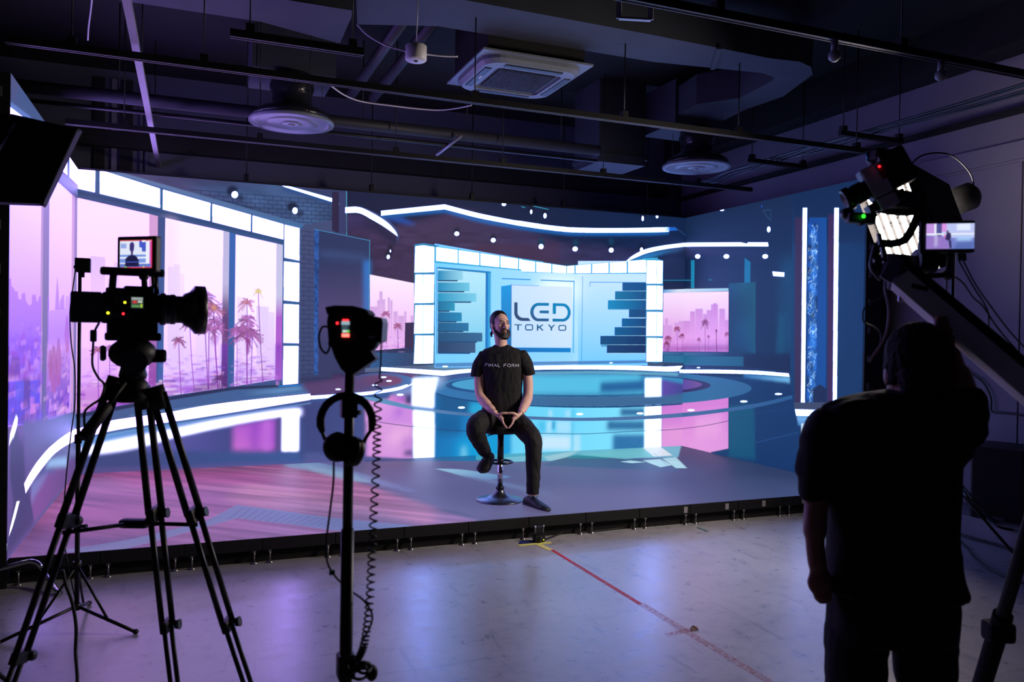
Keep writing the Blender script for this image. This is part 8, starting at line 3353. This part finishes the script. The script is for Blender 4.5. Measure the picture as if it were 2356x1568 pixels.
for q, lab in ((((1193, 1254), (1268, 1247.5)), 'yellow tape strip along the stage edge under the small sensor'), (((1234, 1250), (1267, 1265)), 'yellow tape strip pointing from the sensor toward the red line')):
    a_, b_ = onz(*q[0], 0), onz(*q[1], 0); tag(MB().bar((a_.x, a_.y, .0012 if 'along' in lab else .0018), (b_.x, b_.y, .0012 if 'along' in lab else .0018), .045, .001).obj('floor_tape', M_ytape, None), lab, 'tape', 'yellow floor tape')
a_, b_ = onz(1604, 1213, 0), onz(1628, 1222, 0); tag(MB().bar((a_.x, a_.y, .001), (b_.x, b_.y, .001), .02, .001).obj('floor_tape', mat('dark_green_tape', (40, 84, 84), .7), None), 'short dark green tape scrap near the stage edge', 'tape')
p = onz(1596, 1448, 0); tag(MB().prism([p+Vector(v) for v in ((-.028, -.01, .001), (.022, -.016, .001), (.03, .01, .008), (.004, .014, .018), (-.016, .01, .005))], (0, 0, .002)).obj('tape_scrap', mat('red_scrap', (84, 8, 14), .6), None), 'crumpled dark red tape scrap on the red line', 'tape')
p = onz(1240, 1246, 0); t = thing('floor_sensor', 'small black camera sensor on the floor against the stage edge', 'sensor', p)
MB().box(p+ZU*.03, (.085, .06, .05), None, .008).obj('housing', M_blk, t); MB().box(p+Vector((0, .01, .085)), (.06, .03, .07), None, .006).obj('bracket', M_blk, t)
for s_ in (-1, 1): MB().tube([p+Vector((s_*.03, .0, .06)), p+Vector((s_*.036, -.005, .13))], .006, 8).obj('clamp_screw', M_foot, t)
MB().lathe([(.014, 0), (.018, .01), (.014, .014)], p+Vector((.0, -.03, .03)), ax=(0, -1, 0), n=16).obj('lens', M_glass, t); MB().ell(p+Vector((.026, -.032, .022)), (.004, .003, .004), 8, 6).obj('status_lamp', M_yel, t)
q = onz(1215, 1247, 0); tag(MB().prism([q+Vector(v) for v in ((-.09, -.03, .002), (.07, -.035, .002), (.09, .03, .002), (-.05, .035, .002))], (0, 0, .004)).obj('base_card', mat('dark_blue_card', (24, 36, 110), .6), None), 'dark blue card under the small floor sensor', 'card')
cable('sensor_cable', 'thin cable curling from the floor sensor along the stage edge', [onz(1253, 1240, .02), onz(1262, 1236, .02), onz(1275, 1232, .012), onz(1290, 1226, .012), onz(1308, 1224, .01), onz(1360, 1222, .008), onz(1450, 1212, .008), onz(1560, 1201, .008)], .005)
# ---------------------------------------------------------------- people
from mathutils.bvhtree import BVHTree
def fuse(name, mb, m, parent, voxel=.006, sm=4, wr=0, wf=9, cut=None):
    """weld overlapping shapes into one continuous smooth skin; wr = cloth wrinkles in metres"""
    o = mb.obj('tmp', None, None, fix=True); r = o.modifiers.new('r', 'REMESH'); r.mode = 'VOXEL'; r.voxel_size = voxel
    s_ = o.modifiers.new('s', 'SMOOTH'); s_.iterations = sm; s_.factor = .5
    dg = bpy.context.evaluated_depsgraph_get(); me = bpy.data.meshes.new_from_object(o.evaluated_get(dg)); bpy.data.objects.remove(o)
    me.name = name; n = len(me.vertices); co = np.empty(n*3, np.float32); me.vertices.foreach_get('co', co); co = co.reshape(-1, 3)
    if wr:
        no = np.empty(n*3, np.float32); me.vertices.foreach_get('normal', no); no = no.reshape(-1, 3)
        d = np.array([mnoise.fractal(Vector((p[0]*wf, p[1]*wf, p[2]*wf*.55+p[0]*3)), 1.0, 2.2, 3)*.7+.5*(1-abs(mnoise.noise(Vector((p[0]*wf*1.6, p[1]*wf*1.6, p[2]*wf*.7)))*2.2)) for p in co]); co = co+no*(d[:, None]*wr)
    off = np.array(parent['_o']) if parent and '_o' in parent else np.zeros(3)
    me.vertices.foreach_set('co', (co-off).astype(np.float32).ravel()); me.polygons.foreach_set('use_smooth', [True]*len(me.polygons)); me.materials.clear(); me.materials.append(m); me.update()
    q = bpy.data.objects.new(name, me); C.objects.link(q)
    if parent: q.parent = parent
    return q
def ring(c, ex, ey, rx, ry, n=20, sq=2.3):
    o = []
    for k in range(n):
        a = 2*math.pi*k/n; cx, sy = math.cos(a), math.sin(a); o.append(c+ex*math.copysign(abs(cx)**(2/sq), cx)*rx+ey*math.copysign(abs(sy)**(2/sq), sy)*ry)
    return o
def person_skin(nm, col): 
    m = mat(nm, col, .5, noise=.06, nscale=30); b = m.node_tree.nodes['Principled BSDF']; b.inputs['Subsurface Weight'].default_value = .12; b.inputs['Subsurface Radius'].default_value = (.012, .005, .003); return m
M_skin = person_skin('skin', (224, 180, 162)); M_shirt = mat('black_cotton', (9, 9, 12), .85, bump=.12, nscale=250); M_jean = mat('black_denim', (12, 11, 14), .8, bump=.15, nscale=300); M_hair = mat('dark_brown_hair', (26, 19, 17), .5, bump=.5, nscale=120); M_shoe = mat('black_shoe', (9, 9, 12), .5, bump=.2, nscale=120); M_sole = mat('shoe_sole', (44, 44, 54), .6); M_lace = mat('shoe_lace', (44, 44, 52), .7)
def shoe(heel, toe, up, parent, nm='shoe', w=.05, h=.075):
    ax = (toe-heel); l = ax.length; ax.normalize(); up = (up-ax*up.dot(ax)).normalized(); sd = ax.cross(up); R = []
    for t_, ww, hh in ((0, .55, .75), (.04, .72, 1.0), (.18, .78, 1.25), (.34, .8, 1.2), (.5, .88, .95), (.68, 1.0, .72), (.84, .95, .55), (.95, .7, .42), (1.0, .4, .3)):
        R.append([heel+ax*l*t_+sd*math.cos(a)*w*ww+up*(h*hh*.5+math.sin(a)*h*hh*.5) for a in [2*math.pi*k/16 for k in range(16)]])
    s = MB().loft(R); o = fuse(nm, s, M_shoe, parent, .005, 3)
    o['_o'] = parent['_o']
    R2 = [[heel+ax*l*t_+sd*math.cos(a)*w*ww*1.06+up*(.011+math.sin(a)*.012) for a in [2*math.pi*k/16 for k in range(16)]] for t_, ww in ((-.02, .5), (.03, .74), (.2, .8), (.5, .9), (.7, 1.02), (.86, .97), (.97, .7), (1.02, .35))]
    MB().loft(R2).obj('sole', M_sole, o)
    for k in range(4):
        c = heel+ax*l*(.36+.085*k)+up*(h*(1.17-.17*k)); lc = MB().tube(spline([c-sd*w*.45-up*.012, c+up*.004, c+sd*w*.45-up*.012], 4), .0032, 6).obj('lace', M_lace, o)
    c = heel+ax*l*.34+up*h*1.2; MB().tube(spline([c, c+sd*.03+up*.018, c+sd*.045-up*.01, c+sd*.02], 5), .0028, 6).tube(spline([c, c-sd*.03+up*.02, c-sd*.05-up*.005, c-sd*.03-up*.02], 5), .0028, 6).obj('lace_bow', M_lace, o)
    return o
# ===== bar stool
sb = onz(1150, 1150, ZF); sb.z = ZF; DS = (sb-CAM).dot(FW); K = lambda x, y, d=0: at(x, y, DS+d)
t = thing('bar_stool', 'round bar stool with chrome post under the seated man', 'stool', sb); zs = K(1150, 992).z
MB().lathe([(.205, 0), (.207, .006), (.2, .012), (.12, .03), (.06, .055), (.04, .085), (.034, .1)], sb, n=40).obj('base', mat('brushed_steel', (96, 98, 106), .3, .9), t)
MB().lathe([(.034, 0), (.037, .006), (.037, .022), (.03, .028)], sb+ZU*.098, n=24).obj('base_collar', M_blk2, t); MB().tube([sb+ZU*.11, sb+ZU*.36], .0235, 18).obj('chrome_post', M_chr, t); MB().tube([sb+ZU*.34, (sb.x, sb.y, zs)], .0275, 18).obj('black_sleeve', M_blk2, t)
fc = sb+ZU*.345-HF*.07; MB().tube([fc+Vector((math.cos(a)*.105, math.sin(a)*.105, 0)) for a in [k*2*math.pi/28 for k in range(28)]], .009, 8, closed=True).obj('foot_ring', M_blk2, t)
MB().lathe([(.03, 0), (.03, .03)], sb+ZU*.33, n=18).obj('ring_collar', M_blk2, t)
MB().lathe([(.06, -.02), (.175, -.005), (.185, .015), (.185, .05), (.17, .065), (.001, .07)], (sb.x, sb.y, zs), n=36).obj('seat', M_blk, t); MB().tube([Vector((sb.x, sb.y, zs-.01)), K(1122, 1001, -.1)], .005, 8).obj('height_lever', M_blk2, t)
# ===== seated man
t = thing('person', 'man in black T-shirt seated on bar stool with fingertips together', 'person', (sb.x, sb.y, ZF)); PM = t
fa = math.radians(24); fd = (-HF*math.cos(fa)+HR*math.sin(fa)); fr_ = fd.cross(ZU)*-1; fr_ = (HR*math.cos(fa)+HF*math.sin(fa)); fu = ZU.copy(); hc = K(1151.5, 748, -.03)
tl = math.radians(5); fd2 = fd*math.cos(tl)+fu*math.sin(tl); fu2 = fu*math.cos(tl)-fd*math.sin(tl); MH = Matrix((fr_, fd2, fu2)).transposed()
Hd = lambda x, y, z: hc+fr_*x+fd2*y+fu2*z
b = MB()
b.ell(Hd(0, -.018, .028), (.072, .092, .092), 20, 14, MH).ell(Hd(0, .035, -.015), (.058, .056, .085), 18, 12, MH).ell(Hd(0, .052, -.068), (.04, .04, .036), 14, 10, MH).ell(Hd(0, .068, -.09), (.024, .02, .018), 12, 8, MH)
b.ell(Hd(0, .075, .032), (.05, .02, .018), 14, 8, MH)
b.tube([Hd(0, .09, .022), Hd(0, .104, -.005), Hd(0, .112, -.022), Hd(0, .1, -.03)], [.009, .011, .014, .011], 10).ell(Hd(-.012, .098, -.026), (.009, .009, .008), 8, 6, MH).ell(Hd(.012, .098, -.026), (.009, .009, .008), 8, 6, MH)
for s_ in (-1, 1): b.ell(Hd(s_*.036, .066, -.012), (.022, .022, .02), 10, 8, MH).ell(Hd(s_*.074, -.008, -.008), (.008, .02, .032), 10, 8, MH).ell(Hd(s_*.05, .0, -.05), (.022, .04, .036), 10, 8, MH)
b.ell(Hd(0, .094, -.052), (.02, .009, .006), 10, 6, MH).ell(Hd(0, .092, -.061), (.018, .009, .006), 10, 6, MH)
nk = K(1154, 800, .0); b.tube([Hd(0, -.02, -.05), K(1153, 788, -.0), nk-ZU*.03, nk-ZU*.07], [.054, .053, .06, .075], 16)
# torso, hips and legs inside the clothes keep the body one surface
b.loft([ring(K(1154, y, .01), HR, HF, w_/2/267, d_, 18) for y, w_, d_ in ((806, 70, .06), (822, 90, .085), (860, 84, .095), (900, 80, .09), (945, 86, .1), (975, 88, .11))])
arms = {-1: [(1115, 834, .0), (1103, 862, -.02), (1105, 908, -.05), (1120, 930, -.15), (1139, 950, -.26)], 1: [(1198, 832, .0), (1213, 862, -.02), (1215, 908, -.05), (1208, 930, -.15), (1198, 950, -.26)]}
for s_, pts in arms.items():
    b.tube(spline([K(*p) for p in pts], 5), [.04]*3+[.044]*5+[.043]*4+[.042]*4+[.036]*3+[.027]*2, 14)
    wr_ = K(*pts[-1]); tip = K(1168.5, 985, -.34); th = K(1168, 950, -.32); pc = K(1150 if s_ < 0 else 1188, 958, -.29); inn = HR*(-s_)
    kn = K(1156 if s_ < 0 else 1181, 964, -.305)
    b.tube([wr_, pc, kn], [.026, .033, .03], 12, flat=.62, ref=HF)
    for k in range(4):                                   # index nearest the viewer, little finger deepest and shortest
        dd = HF*(.0165*k-.02); ln = (.97, 1.0, .97, .84)[k]; kb = kn+dd*1.15+ZU*(.006-.006*k)+inn*-.003; tp = K(1168.5-s_*-1.2, 985, -.34)+dd*.9; tp = kb+(tp-kb)*ln; md = kb.lerp(tp, .5)+HR*s_*.007+ZU*-.002
        b.tube(spline([kb-(tp-kb)*.15, kb, md, tp], 4), [.0105]*4+[.0098]*4+[.0085]*4+[.0068], 8)
    b.tube(spline([K(1147 if s_ < 0 else 1190, 955, -.30), K(1156 if s_ < 0 else 1180, 950, -.32), th], 4), [.014]*4+[.0115]*4+[.009], 8)
for s_, pts in ((-1, [(1133, 962, .0), (1106, 972, -.2), (1092, 982, -.38), (1104, 1012, -.3), (1117, 1042, -.2)]), (1, [(1183, 962, .0), (1208, 985, -.18), (1226, 1013, -.33), (1226, 1075, -.36), (1226, 1140, -.40)])):
    b.tube(spline([K(*p) for p in pts], 5), [.07]*5+[.065]*5+[.055]*5+[.04]*5+[.038], 12)
body = fuse('body', b, M_skin, t, .0045, 3); body['_o'] = t['_o']
# face details
M_eye = mat('eye_white', (210, 206, 204), .25); M_iris = mat('iris_dark', (30, 20, 16), .15); M_lip = mat('lips', (150, 92, 88), .45)
for s_ in (-1, 1):
    e = MB().ell(Hd(s_*.03, .083, .008), (.012, .008, .0075), 14, 10, MH).obj('eye', M_eye, t); e['_o'] = t['_o']; MB().ell(Hd(s_*.03+.002, .0895, .008), (.0058, .003, .0062), 12, 8, MH).obj('iris', M_iris, e)
    MB().tube([Hd(s_*.018, .0915, .014), Hd(s_*.03, .0925, .0175), Hd(s_*.043, .084, .0135)], [.002, .003, .002], 8).obj('eyelid', M_skin, e)
    MB().tube([Hd(s_*.012, .095, .027), Hd(s_*.03, .094, .032), Hd(s_*.048, .08, .026)], [.0035, .0048, .0025], 8, flat=.7).obj('eyebrow', M_hair, t)
MB().ell(Hd(0, .1005, -.0535), (.017, .005, .0038), 12, 6, MH).ell(Hd(0, .0995, -.0605), (.0155, .005, .0042), 12, 6, MH).obj('lips', M_lip, t)
hb = MB().ell(Hd(0, -.034, .045), (.0795, .092, .09), 22, 16, MH).ell(Hd(0, -.06, .005), (.07, .058, .075), 18, 12, MH)
for s_ in (-1, 1): hb.ell(Hd(s_*.066, -.012, .02), (.014, .03, .035), 12, 8, MH)
hb.ell(Hd(-.005, -.125, .05), (.036, .034, .036), 14, 10, MH).tube(spline([Hd(-.05, -.07, -.05), Hd(-.062, -.06, -.075), Hd(-.058, -.062, -.1)], 4), [.012]*5+[.008]*3+[.003], 8)
fuse('hair', hb, M_hair, t, .0045, 2, .002, 60)
bd = MB()
for s_ in (-1, 1): bd.tube(spline([Hd(s_*.068, .012, -.022), Hd(s_*.064, .03, -.055), Hd(s_*.05, .058, -.085), Hd(s_*.022, .082, -.108), Hd(0, .088, -.112)], 4), [.008]*4+[.0135]*4+[.018]*4+[.02]*4+[.021], 10).tube(spline([Hd(0, .1, -.041), Hd(s_*.02, .094, -.046), Hd(s_*.032, .082, -.062), Hd(s_*.036, .076, -.085)], 4), [.0065]*4+[.0075]*4+[.0095]*4+[.012], 8)
bd.ell(Hd(0, .082, -.092), (.034, .022, .026), 14, 8, MH).ell(Hd(0, .094, -.076), (.01, .008, .008), 8, 6, MH)
fuse('beard', bd, M_hair, t, .0045, 2, .0015, 80)
# clothes
sh = MB(); sh.loft([ring(K((a+c)/2, y, .01), HR, HF, (c-a)/2/267, d_, 26, 2.5) for y, a, c, d_ in ((793, 1138, 1171, .05), (798, 1130, 1180, .07), (804, 1114, 1196, .085), (814, 1103, 1206, .105), (835, 1103, 1207, .125), (865, 1110, 1203, .13), (900, 1113, 1201, .128), (930, 1110, 1205, .14), (952, 1106, 1207, .15), (966, 1108, 1206, .15))])
for s_, q in ((-1, [(1128, 820, .0, .05), (1113, 821, -.005, .06), (1105, 836, -.012, .064), (1099, 855, -.018, .056), (1098, 866, -.02, .054)]), (1, [(1186, 818, .0, .05), (1200, 819, -.005, .06), (1208, 834, -.012, .064), (1216, 853, -.018, .056), (1218, 863, -.02, .054)])): sh.tube([K(*p[:3]) for p in q], [p[3] for p in q], 18)
shirt = fuse('t_shirt', sh, M_shirt, t, .006, 3, .006, 13); shirt['_o'] = t['_o']
MB().tube([K(1154, 799, .0)+HR*math.cos(a)*.068+HF*math.sin(a)*.058-ZU*(.02-.016*math.sin(a)) for a in [k*2*math.pi/30 for k in range(30)]], .0065, 8, closed=True, flat=1.4).obj('collar', M_shirt, shirt)
pj = MB(); pj.ell(K(1158, 962, .02), (.17, .15, .1), 18, 12, Matrix((HR, HF, ZU)).transposed())
for s_, pts, rr_ in ((-1, [(1133, 960, .0), (1112, 968, -.18), (1097, 979, -.36), (1096, 996, -.37), (1106, 1020, -.28), (1117, 1040, -.2)], (.092, .092, .082, .076, .062, .052)), (1, [(1180, 962, .0), (1204, 984, -.17), (1224, 1008, -.31), (1228, 1028, -.35), (1227, 1085, -.38), (1226, 1136, -.40)], (.092, .088, .078, .07, .058, .05))):
    sp_ = spline([K(*p) for p in pts], 5); rl = []
    for i in range(len(pts)-1): rl += [rr_[i]+(rr_[i+1]-rr_[i])*k/5 for k in range(5)]
    pj.tube(sp_, rl+[rr_[-1]], 16)
fuse('jeans', pj, M_jean, t, .006, 3, .006, 16)
f1 = onz(1208, 1160, ZF+.004); f2 = onz(1262, 1176, ZF+.004); shoe(f1, f2, ZU, t)
shoe(K(1129, 1054, -.14), K(1106, 1087, -.3), (ZU*.55-HF*.85-HR*.1), t, 'shoe', .055, .08)
# lettering on the chest
GL = {'F': [[(0, 0), (0, 1), (.62, 1)], [(0, .52), (.52, .52)]], 'I': [[(0, 0), (0, 1)]], 'N': [[(0, 0), (0, 1), (.7, 0), (.7, 1)]], 'A': [[(0, 0), (.38, 1), (.76, 0)], [(.14, .34), (.62, .34)]], 'L': [[(0, 1), (0, 0), (.55, 0)]], 'O': [[(.42+.42*math.cos(a), .5+.5*math.sin(a)) for a in [k*math.pi/8 for k in range(17)]]], 'R': [[(0, 0), (0, 1), (.42, 1), (.58, .88), (.58, .64), (.42, .5), (0, .5)], [(.32, .5), (.64, 0)]], 'M': [[(0, 0), (.08, 1), (.45, .2), (.82, 1), (.9, 0)]]}
dg = bpy.context.evaluated_depsgraph_get(); bv = BVHTree.FromPolygons([tuple(v.co) for v in shirt.data.vertices], [tuple(p.vertices) for p in shirt.data.polygons]); OF = Vector(t['_o']); u_ = 0; M_ink = mat('white_print', (236, 240, 255), .6)
wd = {'F': .62, 'I': 0, 'N': .7, 'A': .76, 'L': .55, 'O': .84, 'R': .64, 'M': .9}; tot = sum(wd.get(ch, .35)+.34 for ch in 'FINAL FORM')-.34; o0 = K(1117, 841.5); sc_ = (1194-1117)/267/tot; hgt = .024
for ch in 'FINAL FORM':
    if ch != ' ':
        mbx = MB()
        for st in GL[ch]:
            pp = []
            for i in range(len(st)-1):
                for k in range(3): pp.append((st[i][0]+(st[i+1][0]-st[i][0])*k/3, st[i][1]+(st[i+1][1]-st[i][1])*k/3))
            pp.append(st[-1]); P3 = []
            for gx, gy in pp:
                w0 = o0+HR*(u_+gx)*sc_+ZU*(gy*hgt+.0147*0); h_ = bv.ray_cast(w0-HF*.6-OF, HF)
                P3.append((h_[0]+OF if h_[0] else w0)-HF*.0015)
            mbx.tube(P3, .0024, 6)
        mbx.obj('printed_letter', M_ink, shirt)
    u_ += wd.get(ch, .35)+.34
MB().box(K(1168, 803, -.115), (.012, .012, .02), None, .003).obj('lapel_microphone', M_rub, shirt)
# ===== camera operator from behind
DO = 2.42; Q = lambda x, y, d=0: at(x, y, DO+d); qb = Q(2050, 1200); t = thing('person', 'crane operator in black seen from behind with one arm raised', 'person', (qb.x, qb.y, 0))
S1 = 1/758.
M_oshirt = mat('operator_black_cotton', (9, 9, 11), .9, bump=.1, nscale=120); M_otrous = mat('operator_dark_trousers', (14, 13, 17), .85, bump=.1, nscale=120); M_ohair = mat('operator_black_hair', (6, 6, 7), .85, bump=.6, nscale=90)
hc = Q(2108, 842); MHo = Matrix((HR, HF, ZU)).transposed(); ho = lambda x, y, z: hc+HR*x+HF*y+ZU*z
b = MB().ell(ho(0, .02, .0), (.076, .094, .108), 20, 14, MHo).ell(ho(0, .06, -.05), (.058, .06, .07), 14, 10, MHo).tube([ho(0, .0, -.06), ho(-.005, -.01, -.13), Q(2095, 950)], [.056, .056, .07], 16)
for s_ in (-1, 1): b.ell(ho(s_*.08, .015, -.03), (.01, .022, .034), 10, 8, MHo)
b.loft([ring(Q((a+c)/2, y), HR, HF, (c-a)/2*S1*.88, d_, 20) for y, a, c, d_ in ((965, 1960, 2165, .06), (1000, 1910, 2188, .1), (1080, 1915, 2190, .11), (1200, 1920, 2185, .11), (1330, 1915, 2195, .12), (1420, 1915, 2195, .12))])
b.tube(spline([Q(1915, 960), Q(1893, 1040), Q(1882, 1130, .01), Q(1878, 1160, .0), Q(1875, 1240, -.02), Q(1882, 1310, -.03)], 5), [.052]*5+[.048]*5+[.042]*5+[.035]*5+[.028]*5+[.024], 14)
hw_ = Q(1884, 1310, -.03); b.tube([hw_, Q(1886, 1335, -.03), Q(1890, 1352, -.03)], [.028, .04, .038], 12, flat=.55, ref=HR)
for k, (x, y, l) in enumerate(((1876, 1352, 26), (1884, 1356, 30), (1894, 1358, 28), (1904, 1356, 24))): b.tube(spline([Q(x, y-8, -.03+.004*k), Q(x+2, y+l*.5, -.035), Q(x+5, y+l, -.02)], 4), [.0115]*4+[.0105]*4+[.008], 8)
b.tube(spline([Q(1896, 1320, -.02), Q(1908, 1342, -.01), Q(1912, 1362, .0)], 4), [.014]*4+[.012]*4+[.009], 8)
b.tube(spline([Q(2168, 955), Q(2200, 965, -.05), Q(2222, 952, -.1), Q(2215, 905, -.06), Q(2195, 850, .0), Q(2180, 806, .04)], 5), [.055]*5+[.05]*5+[.044]*5+[.042]*5+[.034]*5+[.028], 14)
b.tube([Q(2180, 806, .04), Q(2174, 785, .05), Q(2168, 768, .06)], [.028, .04, .037], 12, flat=.6, ref=HF)
for k, (x, y) in enumerate(((2148, 748), (2150, 736), (2156, 728), (2166, 728))): b.tube(spline([Q(2168-3*(3-k)+4, 772-6*k, .05), Q(x+8, y+6, .03), Q(x+2, y-2+6, .07), Q(x+6, y+10, .1)], 4), [.012]*4+[.0115]*4+[.011]*4+[.009], 8)
b.tube(spline([Q(2184, 790, .03), Q(2190, 765, .03), Q(2180, 745, .05)], 4), [.014]*4+[.012]*4+[.009], 8)
FL = [Q(1978, 1440), Q(2118, 1440)]
for p, ox in zip(FL, (-.03, .03)): b.tube([p, Vector((p.x+HR.x*ox, p.y+HR.y*ox, .5)), Vector((p.x+HR.x*ox*1.4, p.y+HR.y*ox*1.4, .06))], [.085, .06, .045], 14)
ob = fuse('body', b, person_skin('operator_skin', (150, 100, 86)), t, .007, 3); ob['_o'] = t['_o']
hb = MB().ell(ho(0, -.01, .03), (.092, .098, .104), 22, 16, MHo).ell(ho(0, -.05, -.03), (.078, .058, .075), 18, 12, MHo)
for s_ in (-1, 1): hb.ell(ho(s_*.072, .0, .0), (.018, .045, .06), 12, 8, MHo)
fuse('hair', hb, M_ohair, t, .006, 2, .006, 40)
sh = MB(); sh.loft([ring(Q((a+c)/2, y), HR, HF, (c-a)/2*S1, d_, 28, 2.6) for y, a, c, d_ in ((900, 2045, 2150, .062), (908, 2000, 2175, .085), (918, 1945, 2190, .1), (935, 1902, 2202, .115), (990, 1890, 2208, .13), (1080, 1905, 2196, .14), (1160, 1912, 2190, .14), (1250, 1910, 2190, .14), (1320, 1908, 2200, .145), (1350, 1908, 2210, .15), (1362, 1912, 2206, .15))])
sh.tube(spline([Q(1960, 985), Q(1912, 985), Q(1886, 1040), Q(1878, 1100), Q(1879, 1142, .01)], 5), [.06]*5+[.07]*5+[.062]*5+[.05]*5+[.046], 18)
sh.tube(spline([Q(2150, 960), Q(2185, 975, -.03), Q(2212, 968, -.08), Q(2222, 935, -.09), Q(2216, 912, -.07)], 5), [.09]*5+[.085]*5+[.062]*5+[.054]*5+[.05], 18).tube([Q(2190, 1000, -.02), Q(2195, 1040, -.01), Q(2175, 1090)], [.07, .055, .03], 14)
fuse('t_shirt', sh, M_oshirt, t, .009, 3, .008, 9)
tr = MB(); tr.loft([ring(Q((a+c)/2, y), HR, HF, (c-a)/2*S1, d_, 24) for y, a, c, d_ in ((1335, 1915, 2195, .125), (1380, 1908, 2196, .135), (1430, 1905, 2194, .14), (1460, 1908, 2192, .135))])
for p, s_ in zip(FL, (-1, 1)):
    r0 = Q(1972 if s_ < 0 else 2122, 1440); P = [r0, Q(1970 if s_ < 0 else 2126, 1500), Q(1968 if s_ < 0 else 2130, 1570), Vector((r0.x+HR.x*s_*.02, r0.y+HR.y*s_*.02, .45)), Vector((r0.x+HR.x*s_*.04, r0.y+HR.y*s_*.04, .1))]; tr.tube(spline(P, 5), [.094]*5+[.088]*5+[.082]*5+[.072]*5+[.068], 18)
    an = Vector((r0.x+HR.x*s_*.04, r0.y+HR.y*s_*.04, .0)); shoe(an-HF*.07+ZU*.004, an+HF*.2+HR*s_*.04+ZU*.004, ZU, t, 'shoe', .052, .08)
fuse('trousers', tr, M_otrous, t, .009, 3, .007, 9)
for o_ in bpy.data.objects:
    if '_o' in o_: del o_['_o']
